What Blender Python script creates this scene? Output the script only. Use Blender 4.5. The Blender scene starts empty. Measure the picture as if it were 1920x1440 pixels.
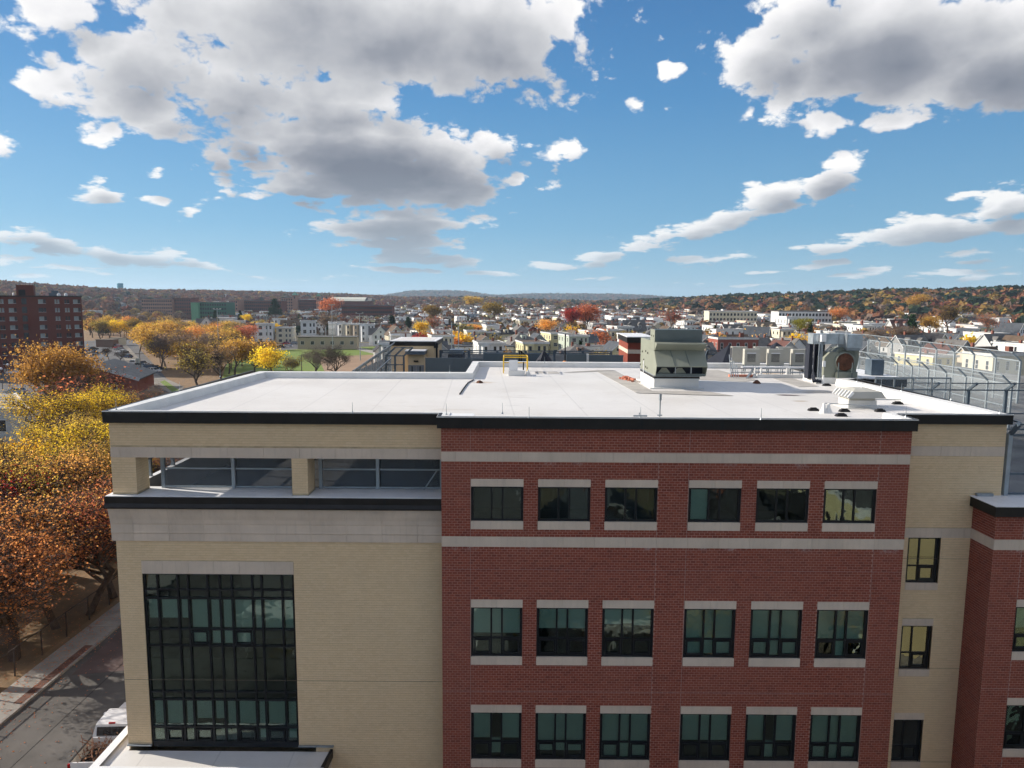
import bpy, math, random
import numpy as np
from mathutils import Vector, Matrix
rng = np.random.default_rng(7)
random.seed(7)
SC = bpy.context.scene
COL = SC.collection
PI = math.pi
H = 23.6                                   # camera height over the street

# ------------------------------------------------------------------ camera
FOC = 1330.0
def cam_axes():
    p, r, yw = math.radians(6.80), math.radians(.36), math.radians(-.08)
    cy, sy = math.cos(yw), math.sin(yw)
    fwd = np.array([sy, cy, 0]); right = np.array([cy, -sy, 0]); up = np.array([0, 0, 1.])
    f2 = fwd*math.cos(p)-up*math.sin(p); u2 = up*math.cos(p)+fwd*math.sin(p)
    return np.array([right*math.cos(r)+u2*math.sin(r), -(u2*math.cos(r)-right*math.sin(r)), f2])
AX = cam_axes()
cam_d = bpy.data.cameras.new('camera'); cam = bpy.data.objects.new('camera', cam_d); COL.objects.link(cam)
m3 = Matrix(((AX[0][0], -AX[1][0], -AX[2][0]), (AX[0][1], -AX[1][1], -AX[2][1]), (AX[0][2], -AX[1][2], -AX[2][2])))
cam.matrix_world = Matrix.Translation((0, 0, H)) @ m3.to_4x4()
cam_d.sensor_width = 36; cam_d.lens = FOC/1920*36
cam_d.clip_start = .5; cam_d.clip_end = 30000
SC.camera = cam
def ray(u, v): return AX.T @ np.array([(u-960)/FOC, (v-720)/FOC, 1.])
def PY(u, v, Y):
    d = ray(u, v); return d*(Y/d[1])                    # height relative to the camera
def PZ(u, v, Z):
    d = ray(u, v); return d*(Z/d[2])
def proj(x, y, z):
    c = AX @ np.array([x, y, z-H]); return 960+FOC*c[0]/c[2], 720+FOC*c[1]/c[2], c[2]

# ------------------------------------------------------------------ light
SUN_AZ, SUN_EL = math.radians(-76), math.radians(24.5)
sun_vec = Vector((math.sin(SUN_AZ)*math.cos(SUN_EL), math.cos(SUN_AZ)*math.cos(SUN_EL), math.sin(SUN_EL)))
sd = bpy.data.lights.new('sun', 'SUN'); sd.energy = 4.0; sd.angle = math.radians(.55); sd.color = (1, .91, .79)
so = bpy.data.objects.new('sun', sd); COL.objects.link(so)
so.rotation_euler = sun_vec.to_track_quat('Z', 'Y').to_euler()
SC.view_settings.view_transform = 'Standard'; SC.view_settings.look = 'None'
SC.view_settings.exposure = .92; SC.view_settings.gamma = 1
SC.view_settings.use_curve_mapping = False
SC.cycles.use_adaptive_sampling = True; SC.cycles.adaptive_threshold = .03
SC.cycles.max_bounces = 5; SC.cycles.diffuse_bounces = 2; SC.cycles.glossy_bounces = 3
SC.cycles.transparent_max_bounces = 16; SC.cycles.transmission_bounces = 4
SC.cycles.caustics_reflective = False; SC.cycles.caustics_refractive = False

# ------------------------------------------------------------------ node helpers
class NT:
    def __init__(s, nt): s.nt = nt; s.N = nt.nodes; s.L = nt.links
    def n(s, typ, **kw):
        nd = s.N.new(typ)
        for k, v in kw.items():
            if k.startswith('i_'):
                key = k[2:]
                key = int(key) if key.isdigit() else key.replace('_', ' ')
                s.set(nd.inputs[key], v)
            else: setattr(nd, k, v)
        return nd
    def set(s, inp, v):
        if hasattr(v, 'is_output') or isinstance(v, bpy.types.NodeSocket): s.L.new(v, inp)
        else: inp.default_value = v
    def math(s, op, a, b=None, c=None, clamp=False):
        nd = s.N.new('ShaderNodeMath'); nd.operation = op; nd.use_clamp = clamp
        for i, x in enumerate((a, b, c)):
            if x is not None: s.set(nd.inputs[i], x)
        return nd.outputs[0]
    def vmath(s, op, a, b=None, scale=None):
        nd = s.N.new('ShaderNodeVectorMath'); nd.operation = op
        s.set(nd.inputs[0], a)
        if b is not None: s.set(nd.inputs[1], b)
        if scale is not None: s.set(nd.inputs['Scale'], scale)
        return nd.outputs['Value'] if op in ('LENGTH', 'DOT_PRODUCT', 'DISTANCE') else nd.outputs[0]
    def mix(s, f, a, b, mode='MIX'):
        nd = s.N.new('ShaderNodeMix'); nd.data_type = 'RGBA'; nd.blend_type = mode
        s.set(nd.inputs[0], f)
        for i, x in ((6, a), (7, b)):
            if isinstance(x, (tuple, list)): x = tuple(x)+(1,)*(4-len(x))
            s.set(nd.inputs[i], x)
        return nd.outputs[2]
    def noise(s, vec, scale, detail=4, rough=.55, dist=0, dim='3D'):
        nd = s.N.new('ShaderNodeTexNoise'); nd.noise_dimensions = dim
        if vec is not None: s.L.new(vec, nd.inputs['Vector'])
        nd.inputs['Scale'].default_value = scale; nd.inputs['Detail'].default_value = detail
        nd.inputs['Roughness'].default_value = rough; nd.inputs['Distortion'].default_value = dist
        return nd
    def ramp(s, f, pts, interp='LINEAR'):
        nd = s.N.new('ShaderNodeValToRGB'); nd.color_ramp.interpolation = interp
        cr = nd.color_ramp
        while len(cr.elements) < len(pts): cr.elements.new(.5)
        for e, (p, c) in zip(cr.elements, pts):
            e.position = p; e.color = tuple(c)+(1,)*(4-len(c)) if isinstance(c, (tuple, list)) else (c, c, c, 1)
        s.L.new(f, nd.inputs[0]); return nd.outputs[0]
    def maprange(s, v, a, b, c=0, d=1, typ='LINEAR'):
        nd = s.N.new('ShaderNodeMapRange'); nd.interpolation_type = typ
        s.set(nd.inputs[0], v)
        for i, x in zip((1, 2, 3, 4), (a, b, c, d)): s.set(nd.inputs[i], x)
        return nd.outputs[0]

# ------------------------------------------------------------------ sky
W = bpy.data.worlds.new('World'); SC.world = W; W.use_nodes = True
nt = NT(W.node_tree)
for nd in list(nt.N): nt.N.remove(nd)
def angdir(u, v):
    d = ray(u, v); d = d/np.linalg.norm(d)
    return math.atan2(d[0], d[1]), math.asin(d[2])
CL = [  # pixel centre, radii, tilt (deg, + = rises to the right), weight : where the clouds stood that noon
 (690, 40, 520, 125, -3, 1.25), (250, 130, 190, 100, 10, .95), (900, 60, 240, 110, -14, 1.1), (420, 160, 190, 90, 14, .95),
 (110, 10, 120, 45, 20, .72), (90, 150, 110, 26, 8, .6), (290, 205, 120, 50, 20, .72), (620, 185, 240, 55, 0, .9), (210, 245, 34, 24, 60, .5),
 (690, 295, 275, 95, -7, 1.3), (560, 350, 120, 42, -5, .8), (820, 345, 145, 55, 8, .95), (735, 425, 175, 46, 0, 1.0),
 (775, 470, 105, 28, 2, .8), (700, 432, 150, 13, -2, 1.0), (750, 458, 130, 11, 0, .95), (790, 484, 110, 10, 1, .9), (770, 505, 90, 7, 0, .75), (930, 275, 90, 26, -4, .75), (1035, 285, 68, 26, 16, .66), (1040, 310, 26, 34, 0, .55), (400, 290, 90, 34, -28, .55),
 (450, 255, 120, 45, -25, .75),
 (1650, 80, 320, 100, -3, 1.35), (1850, 110, 230, 90, 0, 1.35), (1450, 100, 130, 75, 12, 1.0), (1500, 10, 130, 60, 0, .9),
 (1460, 220, 48, 34, 30, .6), (1690, 212, 160, 26, 7, .68), (1560, 232, 60, 26, 0, .5), (1398, 219, 24, 14, 10, .45),
 (5, 265, 52, 30, 10, .66), (183, 358, 50, 24, -5, .6), (300, 372, 32, 10, 0, .45), (360, 398, 34, 13, 0, .48), (385, 370, 34, 13, 0, .45), (428, 334, 40, 18, 0, .48),
 (340, 310, 50, 26, -30, .42), (285, 325, 26, 22, 0, .36),
 (1555, 340, 82, 42, 18, .8), (1460, 365, 90, 30, 8, .7), (1400, 400, 110, 28, 12, .72), (1290, 435, 130, 24, 12, .68), (1150, 478, 140, 20, 8, .66), (1040, 497, 80, 12, 6, .55),
 (1780, 430, 200, 32, 6, .82), (1600, 458, 150, 18, 3, .68), (1890, 390, 80, 36, 14, .72), (1790, 372, 45, 10, 12, .4),
 (70, 450, 130, 24, -7, .75), (250, 478, 130, 20, -9, .7), (400, 505, 110, 12, -7, .55), (20, 487, 80, 10, 0, .5),
 (1310, 485, 90, 14, 6, .6), (1200, 500, 60, 8, 4, .5), (870, 495, 60, 9, -8, .5), (920, 512, 60, 7, 0, .45),
 (1560, 491, 60, 8, 0, .5), (1640, 505, 50, 7, 0, .45), (1840, 475, 90, 12, 2, .6), (1850, 490, 60, 9, 0, .55), (1560, 519, 70, 9, 0, .45), (1770, 512, 90, 11, 0, .5),
 (1880, 508, 60, 9, 0, .5), (1300, 530, 40, 6, 0, .42), (1080, 522, 40, 5, 0, .4), (1100, 520, 60, 5, 0, .4),
 (1075, 175, 36, 22, 50, .42), (1250, 133, 32, 18, 10, .48), (1200, 192, 24, 17, -20, .44), (1245, 198, 18, 14, 0, .38), (1110, 100, 14, 20, 0, .3), (45, 55, 30, 30, 40, .42),
 (1850, 520, 80, 7, 0, .5), (1450, 505, 70, 7, 2, .5), (1400, 530, 70, 5, 0, .45), (1700, 525, 60, 5, 0, .45), (60, 520, 90, 6, 0, .45), (640, 520, 70, 6, 0, .4), (480, 515, 60, 6, 0, .42), (150, 500, 80, 8, -4, .5),
 (850, 225, 24, 12, 20, .4), (975, 330, 30, 22, 20, .5)]
def make_cloud_group():
    g = bpy.data.node_groups.new('cloud_field', 'ShaderNodeTree')
    g.interface.new_socket('P', in_out='INPUT', socket_type='NodeSocketVector')
    g.interface.new_socket('D', in_out='OUTPUT', socket_type='NodeSocketFloat')
    g.interface.new_socket('S', in_out='OUTPUT', socket_type='NodeSocketFloat')
    t = NT(g); gi = t.n('NodeGroupInput'); go = t.n('NodeGroupOutput')
    P = gi.outputs[0]
    w1 = t.noise(P, 9, 3, .55)
    wv = t.vmath('SUBTRACT', w1.outputs['Color'], (.5, .5, .5))
    wv = t.vmath('MULTIPLY', wv, (.055, .03, 0))
    Pw = t.vmath('ADD', P, wv)
    acc = None
    for ci, (u, v, ru, rv, tilt, w) in enumerate(CL):
        if ci and ci % 16 == 0:                      # keeps the shader's working memory small: the next batch waits for this one
            Pw = t.vmath('ADD', Pw, t.vmath('SCALE', (1, 0, 0), scale=t.math('MULTIPLY', acc, 1e-7)))
        az, el = angdir(u, v)
        c2 = math.cos(az)**2
        mp = t.n('ShaderNodeMapping', vector_type='TEXTURE')
        t.L.new(Pw, mp.inputs['Vector'])
        mp.inputs['Location'].default_value = (az, el, 0)
        mp.inputs['Rotation'].default_value = (0, 0, math.radians(tilt))
        mp.inputs['Scale'].default_value = (ru/FOC*max(c2, .7)*1.12, rv/FOC*max(math.cos(az), .8)*1.2, 1)
        ln = t.vmath('LENGTH', mp.outputs[0])
        w = w if w > .75 else w*1.02+.05
        val = t.math('MULTIPLY_ADD', ln, -w, w)
        acc = val if acc is None else t.math('MAXIMUM', acc, val)
    # out-of-view sky: denser cloud, added as neutral fill for the shaded front
    sp = t.n('ShaderNodeSeparateXYZ'); t.L.new(P, sp.inputs[0])
    far = t.maprange(t.math('ABSOLUTE', sp.outputs[0]), .66, .8)
    high = t.maprange(sp.outputs[1], .46, .56)
    out = t.math('MAXIMUM', far, high)
    gn = t.noise(P, 2.6, 3, .5)
    gv = t.math('MULTIPLY', t.math('SUBTRACT', gn.outputs[0], .42), 4.0)
    gv = t.math('ADD', gv, t.math('MULTIPLY_ADD', out, 3, -3))
    acc = t.math('MAXIMUM', acc, gv)
    cmb = t.n('ShaderNodeCombineXYZ'); t.L.new(sp.outputs[0], cmb.inputs[0])
    t.L.new(t.math('MULTIPLY', t.math('LOGARITHM', t.math('MAXIMUM', t.math('ADD', sp.outputs[1], .07), .01), 2.71828), .52), cmb.inputs[1])
    st = cmb.outputs[0]                              # foreshortened toward the horizon
    f1 = t.noise(st, 13, 9, .58, .2)
    f2 = t.noise(st, 4.5, 3, .5)
    d = t.math('ADD', acc, t.math('MULTIPLY', t.math('SUBTRACT', f1.outputs[0], .5), 1.5))
    d = t.math('ADD', d, t.math('MULTIPLY', t.math('SUBTRACT', f2.outputs[0], .5), .5))
    jit = t.vmath('ADD', st, t.vmath('SCALE', t.noise(st, 20, 3, .6).outputs['Color'], scale=.03))
    vo = t.n('ShaderNodeTexVoronoi', feature='F1', i_Scale=17, i_Detail=4, i_Roughness=.55, i_Lacunarity=2.2); t.L.new(jit, vo.inputs['Vector'])
    d = t.math('ADD', d, t.math('MULTIPLY', t.math('SUBTRACT', .95, vo.outputs['Distance']), .62))
    t.L.new(t.math('SUBTRACT', d, .12), go.inputs[0])
    f4 = t.noise(st, 8, 3, .5)
    sm = t.math('ADD', acc, t.math('MULTIPLY', t.math('SUBTRACT', f4.outputs[0], .5), .9)); t.L.new(sm, go.inputs[1])
    return g
cg = make_cloud_group()
tc = nt.n('ShaderNodeTexCoord')
nrm = nt.vmath('NORMALIZE', tc.outputs['Generated'])
sx = nt.n('ShaderNodeSeparateXYZ'); nt.L.new(nrm, sx.inputs[0])
az = nt.math('ARCTAN2', sx.outputs[0], sx.outputs[1]); el = nt.math('ARCSINE', sx.outputs[2])
cb = nt.n('ShaderNodeCombineXYZ'); nt.L.new(az, cb.inputs[0]); nt.L.new(el, cb.inputs[1])
def field(off):
    g = nt.n('ShaderNodeGroup', node_tree=cg)
    nt.L.new(nt.vmath('ADD', cb.outputs[0], off) if off else cb.outputs[0], g.inputs[0]); return g.outputs[0], g.outputs[1]
D0, S0 = field(None)
sc_ = nt.math('MULTIPLY_ADD', el, 1.9, .28)
D1 = field(nt.vmath('SCALE', (-.026, .034, 0), scale=sc_))[1]
up = nt.maprange(sx.outputs[2], 0.0, .02)
alpha = nt.maprange(D0, 0, .26, typ='SMOOTHSTEP')
shade = nt.math('MULTIPLY_ADD', D1, .72, nt.math('MULTIPLY', D0, .20))
shade = nt.math('DIVIDE', shade, nt.math('MULTIPLY_ADD', el, 1.9, .22))
bn = nt.noise(cb.outputs[0], 5.5, 4, .5, .3)
shade = nt.math('ADD', shade, nt.math('MULTIPLY', nt.math('SUBTRACT', bn.outputs[0], .5), .9))
lit = nt.maprange(shade, .05, 1.62, 1, 0)
ccol = nt.ramp(lit, [(0, (.18, .205, .255)), (.3, (.28, .30, .345)), (.62, (.53, .54, .565)), (.86, (.78, .775, .79)), (1, (.90, .89, .875))])
hz = nt.maprange(el, .0, .17, .62, 0)
ccol = nt.mix(hz, ccol, (.50, .58, .64))
alpha = nt.math('MULTIPLY', alpha, nt.maprange(el, .005, .09, .7, 1))
alpha = nt.math('MULTIPLY', alpha, up)
sky = nt.n('ShaderNodeTexSky', sky_type='NISHITA', sun_disc=False, sun_elevation=SUN_EL, sun_rotation=SUN_AZ,
           altitude=200, air_density=1.0, dust_density=.55, ozone_density=2.2)
# autumn air: the low band of the sky stays pale blue instead of the model's sunset yellow
grad = nt.ramp(nt.maprange(el, 0, 1.2), [(0, (2.45, 4.2, 5.5)), (.08, (1.35, 3.15, 4.9)), (.22, (.62, 2.05, 4.1)), (.40, (.27, 1.05, 2.9)), (1, (.16, .62, 2.0))])
sidel = nt.maprange(nt.vmath('DOT_PRODUCT', nrm, tuple(sun_vec)), -1, 1, .86, 1.22)
grad = nt.vmath('SCALE', grad, scale=sidel)
skc = nt.mix(.86, sky.outputs[0], grad)
b1 = nt.n('ShaderNodeBackground', i_Strength=.070); nt.L.new(skc, b1.inputs[0])
b2 = nt.n('ShaderNodeBackground', i_Strength=.62); nt.L.new(ccol, b2.inputs[0])
ms = nt.n('ShaderNodeMixShader'); nt.L.new(alpha, ms.inputs[0]); nt.L.new(b1.outputs[0], ms.inputs[1]); nt.L.new(b2.outputs[0], ms.inputs[2])
wo = nt.n('ShaderNodeOutputWorld'); nt.L.new(ms.outputs[0], wo.inputs[0])
W.cycles.sampling_method = 'MANUAL'; W.cycles.sample_map_resolution = 512
# ------------------------------------------------------------------ materials
def new_mat(name):
    m = bpy.data.materials.new(name); m.use_nodes = True
    t = NT(m.node_tree)
    for nd in list(t.N): t.N.remove(nd)
    return m, t
def finish(t, shader): o = t.n('ShaderNodeOutputMaterial'); t.L.new(shader, o.inputs[0])
def MAT(name, col, rough=.7, metal=0, var=.12, vs=1.5, col2=None, bump=0, bs=30, island=0, spec=.3, streak=0):
    m, t = new_mat(name)
    tcn = t.n('ShaderNodeTexCoord'); P = tcn.outputs['Object']
    n1 = t.noise(P, vs, 5, .6)
    c2 = col2 if col2 else tuple(max(0, c*(1-var*2)) for c in col)
    f = t.maprange(n1.outputs[0], .3, .7)
    c = t.mix(f, col if col2 else tuple(min(1, c*(1+var*.6)) for c in col), c2)
    if streak:
        mp = t.n('ShaderNodeMapping'); t.L.new(P, mp.inputs[0]); mp.inputs['Scale'].default_value = (3, 3, .25)
        n3 = t.noise(mp.outputs[0], 2.5, 4, .6)
        c = t.mix(t.math('MULTIPLY', t.maprange(n3.outputs[0], .5, .75), streak), c, tuple(x*.55 for x in col))
    if island:
        g = t.n('ShaderNodeNewGeometry'); oi = t.n('ShaderNodeObjectInfo')
        r = t.math('FRACT', t.math('ADD', g.outputs['Random Per Island'], oi.outputs['Random']))
        v = t.math('MULTIPLY_ADD', r, island*2, 1-island)
        c = t.mix(1, c, t.n('ShaderNodeCombineColor', i_0=v, i_1=v, i_2=v).outputs[0], 'MULTIPLY')
    b = t.n('ShaderNodeBsdfPrincipled', i_Roughness=rough, i_Metallic=metal)
    b.inputs['Specular IOR Level'].default_value = spec
    t.L.new(c, b.inputs['Base Color'])
    if bump:
        n2 = t.noise(P, bs, 4, .6)
        bp = t.n('ShaderNodeBump', i_Strength=bump, i_Distance=.02); t.L.new(n2.outputs[0], bp.inputs['Height'])
        t.L.new(bp.outputs[0], b.inputs['Normal'])
    finish(t, b.outputs[0]); return m
def brick_mat(name, cols, patch, wv=.35, eff=()):
    m, t = new_mat(name)
    g = t.n('ShaderNodeNewGeometry'); oi = t.n('ShaderNodeObjectInfo'); P = g.outputs['Position']
    r = t.math('FRACT', t.math('ADD', g.outputs['Random Per Island'], t.math('MULTIPLY', oi.outputs['Random'], 7.3)))
    c = t.ramp(r, [(i/(len(cols)-1), c) for i, c in enumerate(cols)])
    n1 = t.noise(P, .35, 5, .6); n2 = t.noise(P, 9, 3, .6)
    c = t.mix(t.math('MULTIPLY', t.maprange(n1.outputs[0], .42, .68), wv), c, patch)
    c = t.mix(t.math('MULTIPLY', n2.outputs[0], .25), c, tuple(x*.6 for x in cols[0]))
    if eff:                                              # lime washed out below the stone bands
        sp = t.n('ShaderNodeSeparateXYZ'); t.L.new(P, sp.inputs[0]); n4 = t.noise(P, 1.1, 2, .5); n5 = t.noise(P, 11, 4, .7)
        for z in eff:
            k = t.math('MULTIPLY', t.maprange(sp.outputs[2], z-.22, z-.02), t.maprange(sp.outputs[2], z+.01, z+.02, 1, 0))
            k = t.math('MULTIPLY', t.math('MULTIPLY', k, t.maprange(n4.outputs[0], .55, .66)), t.maprange(n5.outputs[0], .46, .6))
            c = t.mix(t.math('MULTIPLY', k, .75), c, (.55, .45, .43))
    b = t.n('ShaderNodeBsdfPrincipled', i_Roughness=.85); b.inputs['Specular IOR Level'].default_value = .2
    t.L.new(c, b.inputs['Base Color'])
    bp = t.n('ShaderNodeBump', i_Strength=.25, i_Distance=.006); t.L.new(t.noise(P, 60, 3).outputs[0], bp.inputs['Height']); t.L.new(bp.outputs[0], b.inputs['Normal'])
    finish(t, b.outputs[0]); return m
def glass_mat(name, tint, refl=.14, bump=.012, bs=1.3, rcol=(.85, .95, .9)):
    m, t = new_mat(name)
    P = t.n('ShaderNodeNewGeometry').outputs['Position']
    n = t.noise(P, bs, 2, .5)
    bp = t.n('ShaderNodeBump', i_Strength=1, i_Distance=bump); t.L.new(n.outputs[0], bp.inputs['Height'])
    gl = t.n('ShaderNodeBsdfGlossy', i_Roughness=.01, i_Color=rcol+(1,)); t.L.new(bp.outputs[0], gl.inputs['Normal'])
    tr = t.n('ShaderNodeBsdfTransparent', i_Color=tint+(1,))
    lw = t.n('ShaderNodeFresnel', i_IOR=1.45)
    f = t.math('MULTIPLY_ADD', lw.outputs[0], 1.0, refl-.04)
    mx = t.n('ShaderNodeMixShader'); t.L.new(f, mx.inputs[0]); t.L.new(tr.outputs[0], mx.inputs[1]); t.L.new(gl.outputs[0], mx.inputs[2])
    finish(t, mx.outputs[0]); return m
def mesh_mat(name, col, op):
    """woven wire mesh, far too fine to resolve: part metal, part air"""
    m, t = new_mat(name)
    P = t.n('ShaderNodeTexCoord').outputs['Object']
    n = t.noise(P, 1.2, 3, .6)
    d = t.n('ShaderNodeBsdfPrincipled', i_Roughness=.5, i_Metallic=.2); t.set(d.inputs['Base Color'], col+(1,))
    tr = t.n('ShaderNodeBsdfTransparent')
    mx = t.n('ShaderNodeMixShader'); t.L.new(t.math('MULTIPLY_ADD', n.outputs[0], .12, op-.06), mx.inputs[0]); t.L.new(tr.outputs[0], mx.inputs[1]); t.L.new(d.outputs[0], mx.inputs[2])
    finish(t, mx.outputs[0]); return m

MT = {}
MT['red'] = brick_mat('red_brick', [(.20, .050, .034), (.285, .072, .045), (.33, .088, .053), (.235, .060, .040)], (.30, .105, .07), .4, eff=(H-6.19, H-9.58))
MT['buff'] = brick_mat('buff_brick', [(.735, .55, .335), (.775, .585, .36), (.80, .61, .385), (.76, .57, .35)], (.66, .51, .33), .4)
MT['mortar_r'] = MAT('pink_mortar', (.50, .275, .215), .9, var=.15, vs=3)
MT['mortar_b'] = MAT('buff_mortar', (.54, .42, .265), .9, var=.15, vs=3)
MT['stone'] = MAT('cast_stone', (.67, .555, .445), .85, var=.07, vs=.9, bump=.2, bs=40, island=.05, streak=.25)
MT['sealant'] = MAT('sealant', (.42, .31, .29), .7)
MT['sealant_b'] = MAT('sealant_buff', (.14, .11, .08), .7)
MT['black'] = MAT('black_metal_coping', (.011, .010, .010), .42, var=.3, vs=2, spec=.35)
MT['frame'] = MAT('dark_window_frame', (.010, .013, .017), .4, var=.2, vs=3)
MT['glass'] = glass_mat('green_glass', (.72, .83, .79), .075, .012)
MT['glass_y'] = glass_mat('clear_glass', (.25, .30, .26), .36, .010, rcol=(.95, .97, .85))
MT['blind'] = MAT('roller_blind', (.72, .76, .74), .9, var=.05, vs=1)
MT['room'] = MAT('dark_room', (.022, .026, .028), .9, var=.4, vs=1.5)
MT['white_mem'] = None
def membrane():
    m, t = new_mat('white_roof_membrane')
    P = t.n('ShaderNodeNewGeometry').outputs['Position']
    sp = t.n('ShaderNodeSeparateXYZ'); t.L.new(P, sp.inputs[0])
    # welded sheet laps every 3 m along X (real seams, 6 cm wide), dust gathered in patches and ponding stains
    u = t.math('MULTIPLY_ADD', sp.outputs[1], .05, sp.outputs[0])
    fr = t.math('ABSOLUTE', t.math('SUBTRACT', t.math('FRACT', t.math('MULTIPLY', u, 1/3.05)), .5))
    seam = t.maprange(fr, .006, .0135, 1, 0)
    n1 = t.noise(P, .22, 6, .62); n2 = t.noise(P, 1.1, 6, .65, .6); n3 = t.noise(P, 6, 3)
    c = t.mix(t.maprange(n1.outputs[0], .4, .7), (.68, .665, .64), (.59, .57, .54))
    c = t.mix(t.math('MULTIPLY', t.maprange(n2.outputs[0], .56, .78), .34), c, (.40, .35, .27))
    c = t.mix(t.math('MULTIPLY', n3.outputs[0], .10), c, (.35, .34, .33))
    c = t.mix(t.math('MULTIPLY', seam, .42), c, (.42, .41, .40))
    # two dark rings of dried pond water with rust-coloured dirt
    def stain(x, y, rx, ry, col, k):
        nonlocal c
        dx = t.math('MULTIPLY', t.math('SUBTRACT', sp.outputs[0], x), 1/rx); dy = t.math('MULTIPLY', t.math('SUBTRACT', sp.outputs[1], y), 1/ry)
        r = t.math('SQRT', t.math('ADD', t.math('MULTIPLY', dx, dx), t.math('MULTIPLY', dy, dy)))
        r = t.math('ADD', r, t.math('MULTIPLY', t.math('SUBTRACT', n2.outputs[0], .5), 1.6))
        c = t.mix(t.math('MULTIPLY', t.maprange(r, .25, 1, 1, 0, 'SMOOTHSTEP'), k), c, col)
    for (uu, vv, rx, ry, col, k) in STAINS:
        p = PZ(uu, vv, -4.8); stain(p[0], p[1], rx, ry, col, k)
    b = t.n('ShaderNodeBsdfPrincipled', i_Roughness=.55); t.L.new(c, b.inputs['Base Color'])
    bp = t.n('ShaderNodeBump', i_Strength=.35, i_Distance=.03); t.L.new(t.noise(P, 1.3, 4, .6).outputs[0], bp.inputs['Height']); t.L.new(bp.outputs[0], b.inputs['Normal'])
    finish(t, b.outputs[0]); return m
STAINS = [(1480, 741, .95, .42, (.07, .045, .04), .95), (1500, 752, .5, .25, (.30, .2, .1), .7), (905, 717, .9, .7, (.42, .31, .2), .6), (1530, 735, 1.6, .8, (.5, .42, .32), .6),
          (1195, 715, .9, 1.2, (.62, .50, .34), .6), (1445, 700, 1.6, 1.2, (.6, .45, .3), .7), (975, 745, .8, .15, (.4, .38, .36), .6), (960, 760, .5, .1, (.4, .38, .36), .6),
          (850, 768, 1.4, .4, (.5, .46, .4), .5), (1090, 765, .2, .15, (.3, .28, .26), .6), (1600, 748, 1.3, .8, (.5, .44, .34), .5), (1560, 735, 2.5, 1.0, (.55, .48, .40), .5)]
MT['white_mem'] = membrane()
MT['white_trim'] = MAT('white_trim', (.74, .75, .76), .5, var=.05)
MT['white_flash'] = MAT('white_curb_flashing', (.72, .72, .70), .5, var=.06, vs=1)
MT['walkpad'] = MAT('grey_walk_pad', (.42, .40, .37), .8, var=.12, vs=1, bump=.3, bs=20)
MT['galv'] = MAT('galvanised_steel', (.34, .38, .41), .38, metal=.6, var=.12, vs=3)
MT['galv_l'] = MAT('bright_galvanised_duct', (.50, .56, .60), .35, metal=.55, var=.2, vs=1.6)
MT['steelblue'] = MAT('blue_grey_steel', (.11, .145, .18), .45, metal=.3, var=.12, vs=2)
MT['steellight'] = MAT('pale_grey_steel', (.36, .41, .44), .45, metal=.3, var=.1, vs=2)
MT['olive'] = MAT('olive_unit_paint', (.235, .25, .20), .5, var=.06, vs=1.2, spec=.4)
MT['olive_d'] = MAT('dark_shaded_unit_paint', (.10, .125, .125), .5, var=.06, vs=1.2)  # darker copy of the olive, with the front's shade in its colour
MT['dark'] = MAT('dark_rubber', (.012, .012, .014), .7)
MT['darkblue'] = MAT('navy_fabric', (.018, .022, .035), .8)
MT['cream_unit'] = MAT('beige_condenser_paint', (.44, .43, .38), .5, var=.05)
MT['yellow'] = MAT('safety_yellow', (.72, .46, .03), .45)
MT['rust'] = MAT('rusty_fan_inside', (.13, .055, .032), .8, var=.3, vs=5)
MT['orange'] = MAT('orange_plastic', (.75, .28, .05), .5)
MT['terra'] = MAT('loose_orange_brick', (.55, .20, .13), .8, island=.2)
MT['barrier'] = MAT('slate_blue_panel', (.105, .14, .165), .55, var=.05, vs=.6)
MT['doorgrey'] = MAT('grey_door', (.25, .26, .27), .5, var=.04)
MT['rubberfloor'] = MAT('charcoal_play_floor', (.030, .033, .038), .8, var=.3, vs=1.2)
MT['purple'] = MAT('lilac_play_floor', (.22, .16, .27), .8)
MT['wiremesh'] = mesh_mat('wire_mesh', (.40, .45, .48), .26)
MT['wiremesh_d'] = mesh_mat('wire_mesh_dark', (.16, .19, .22), .30)

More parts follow.
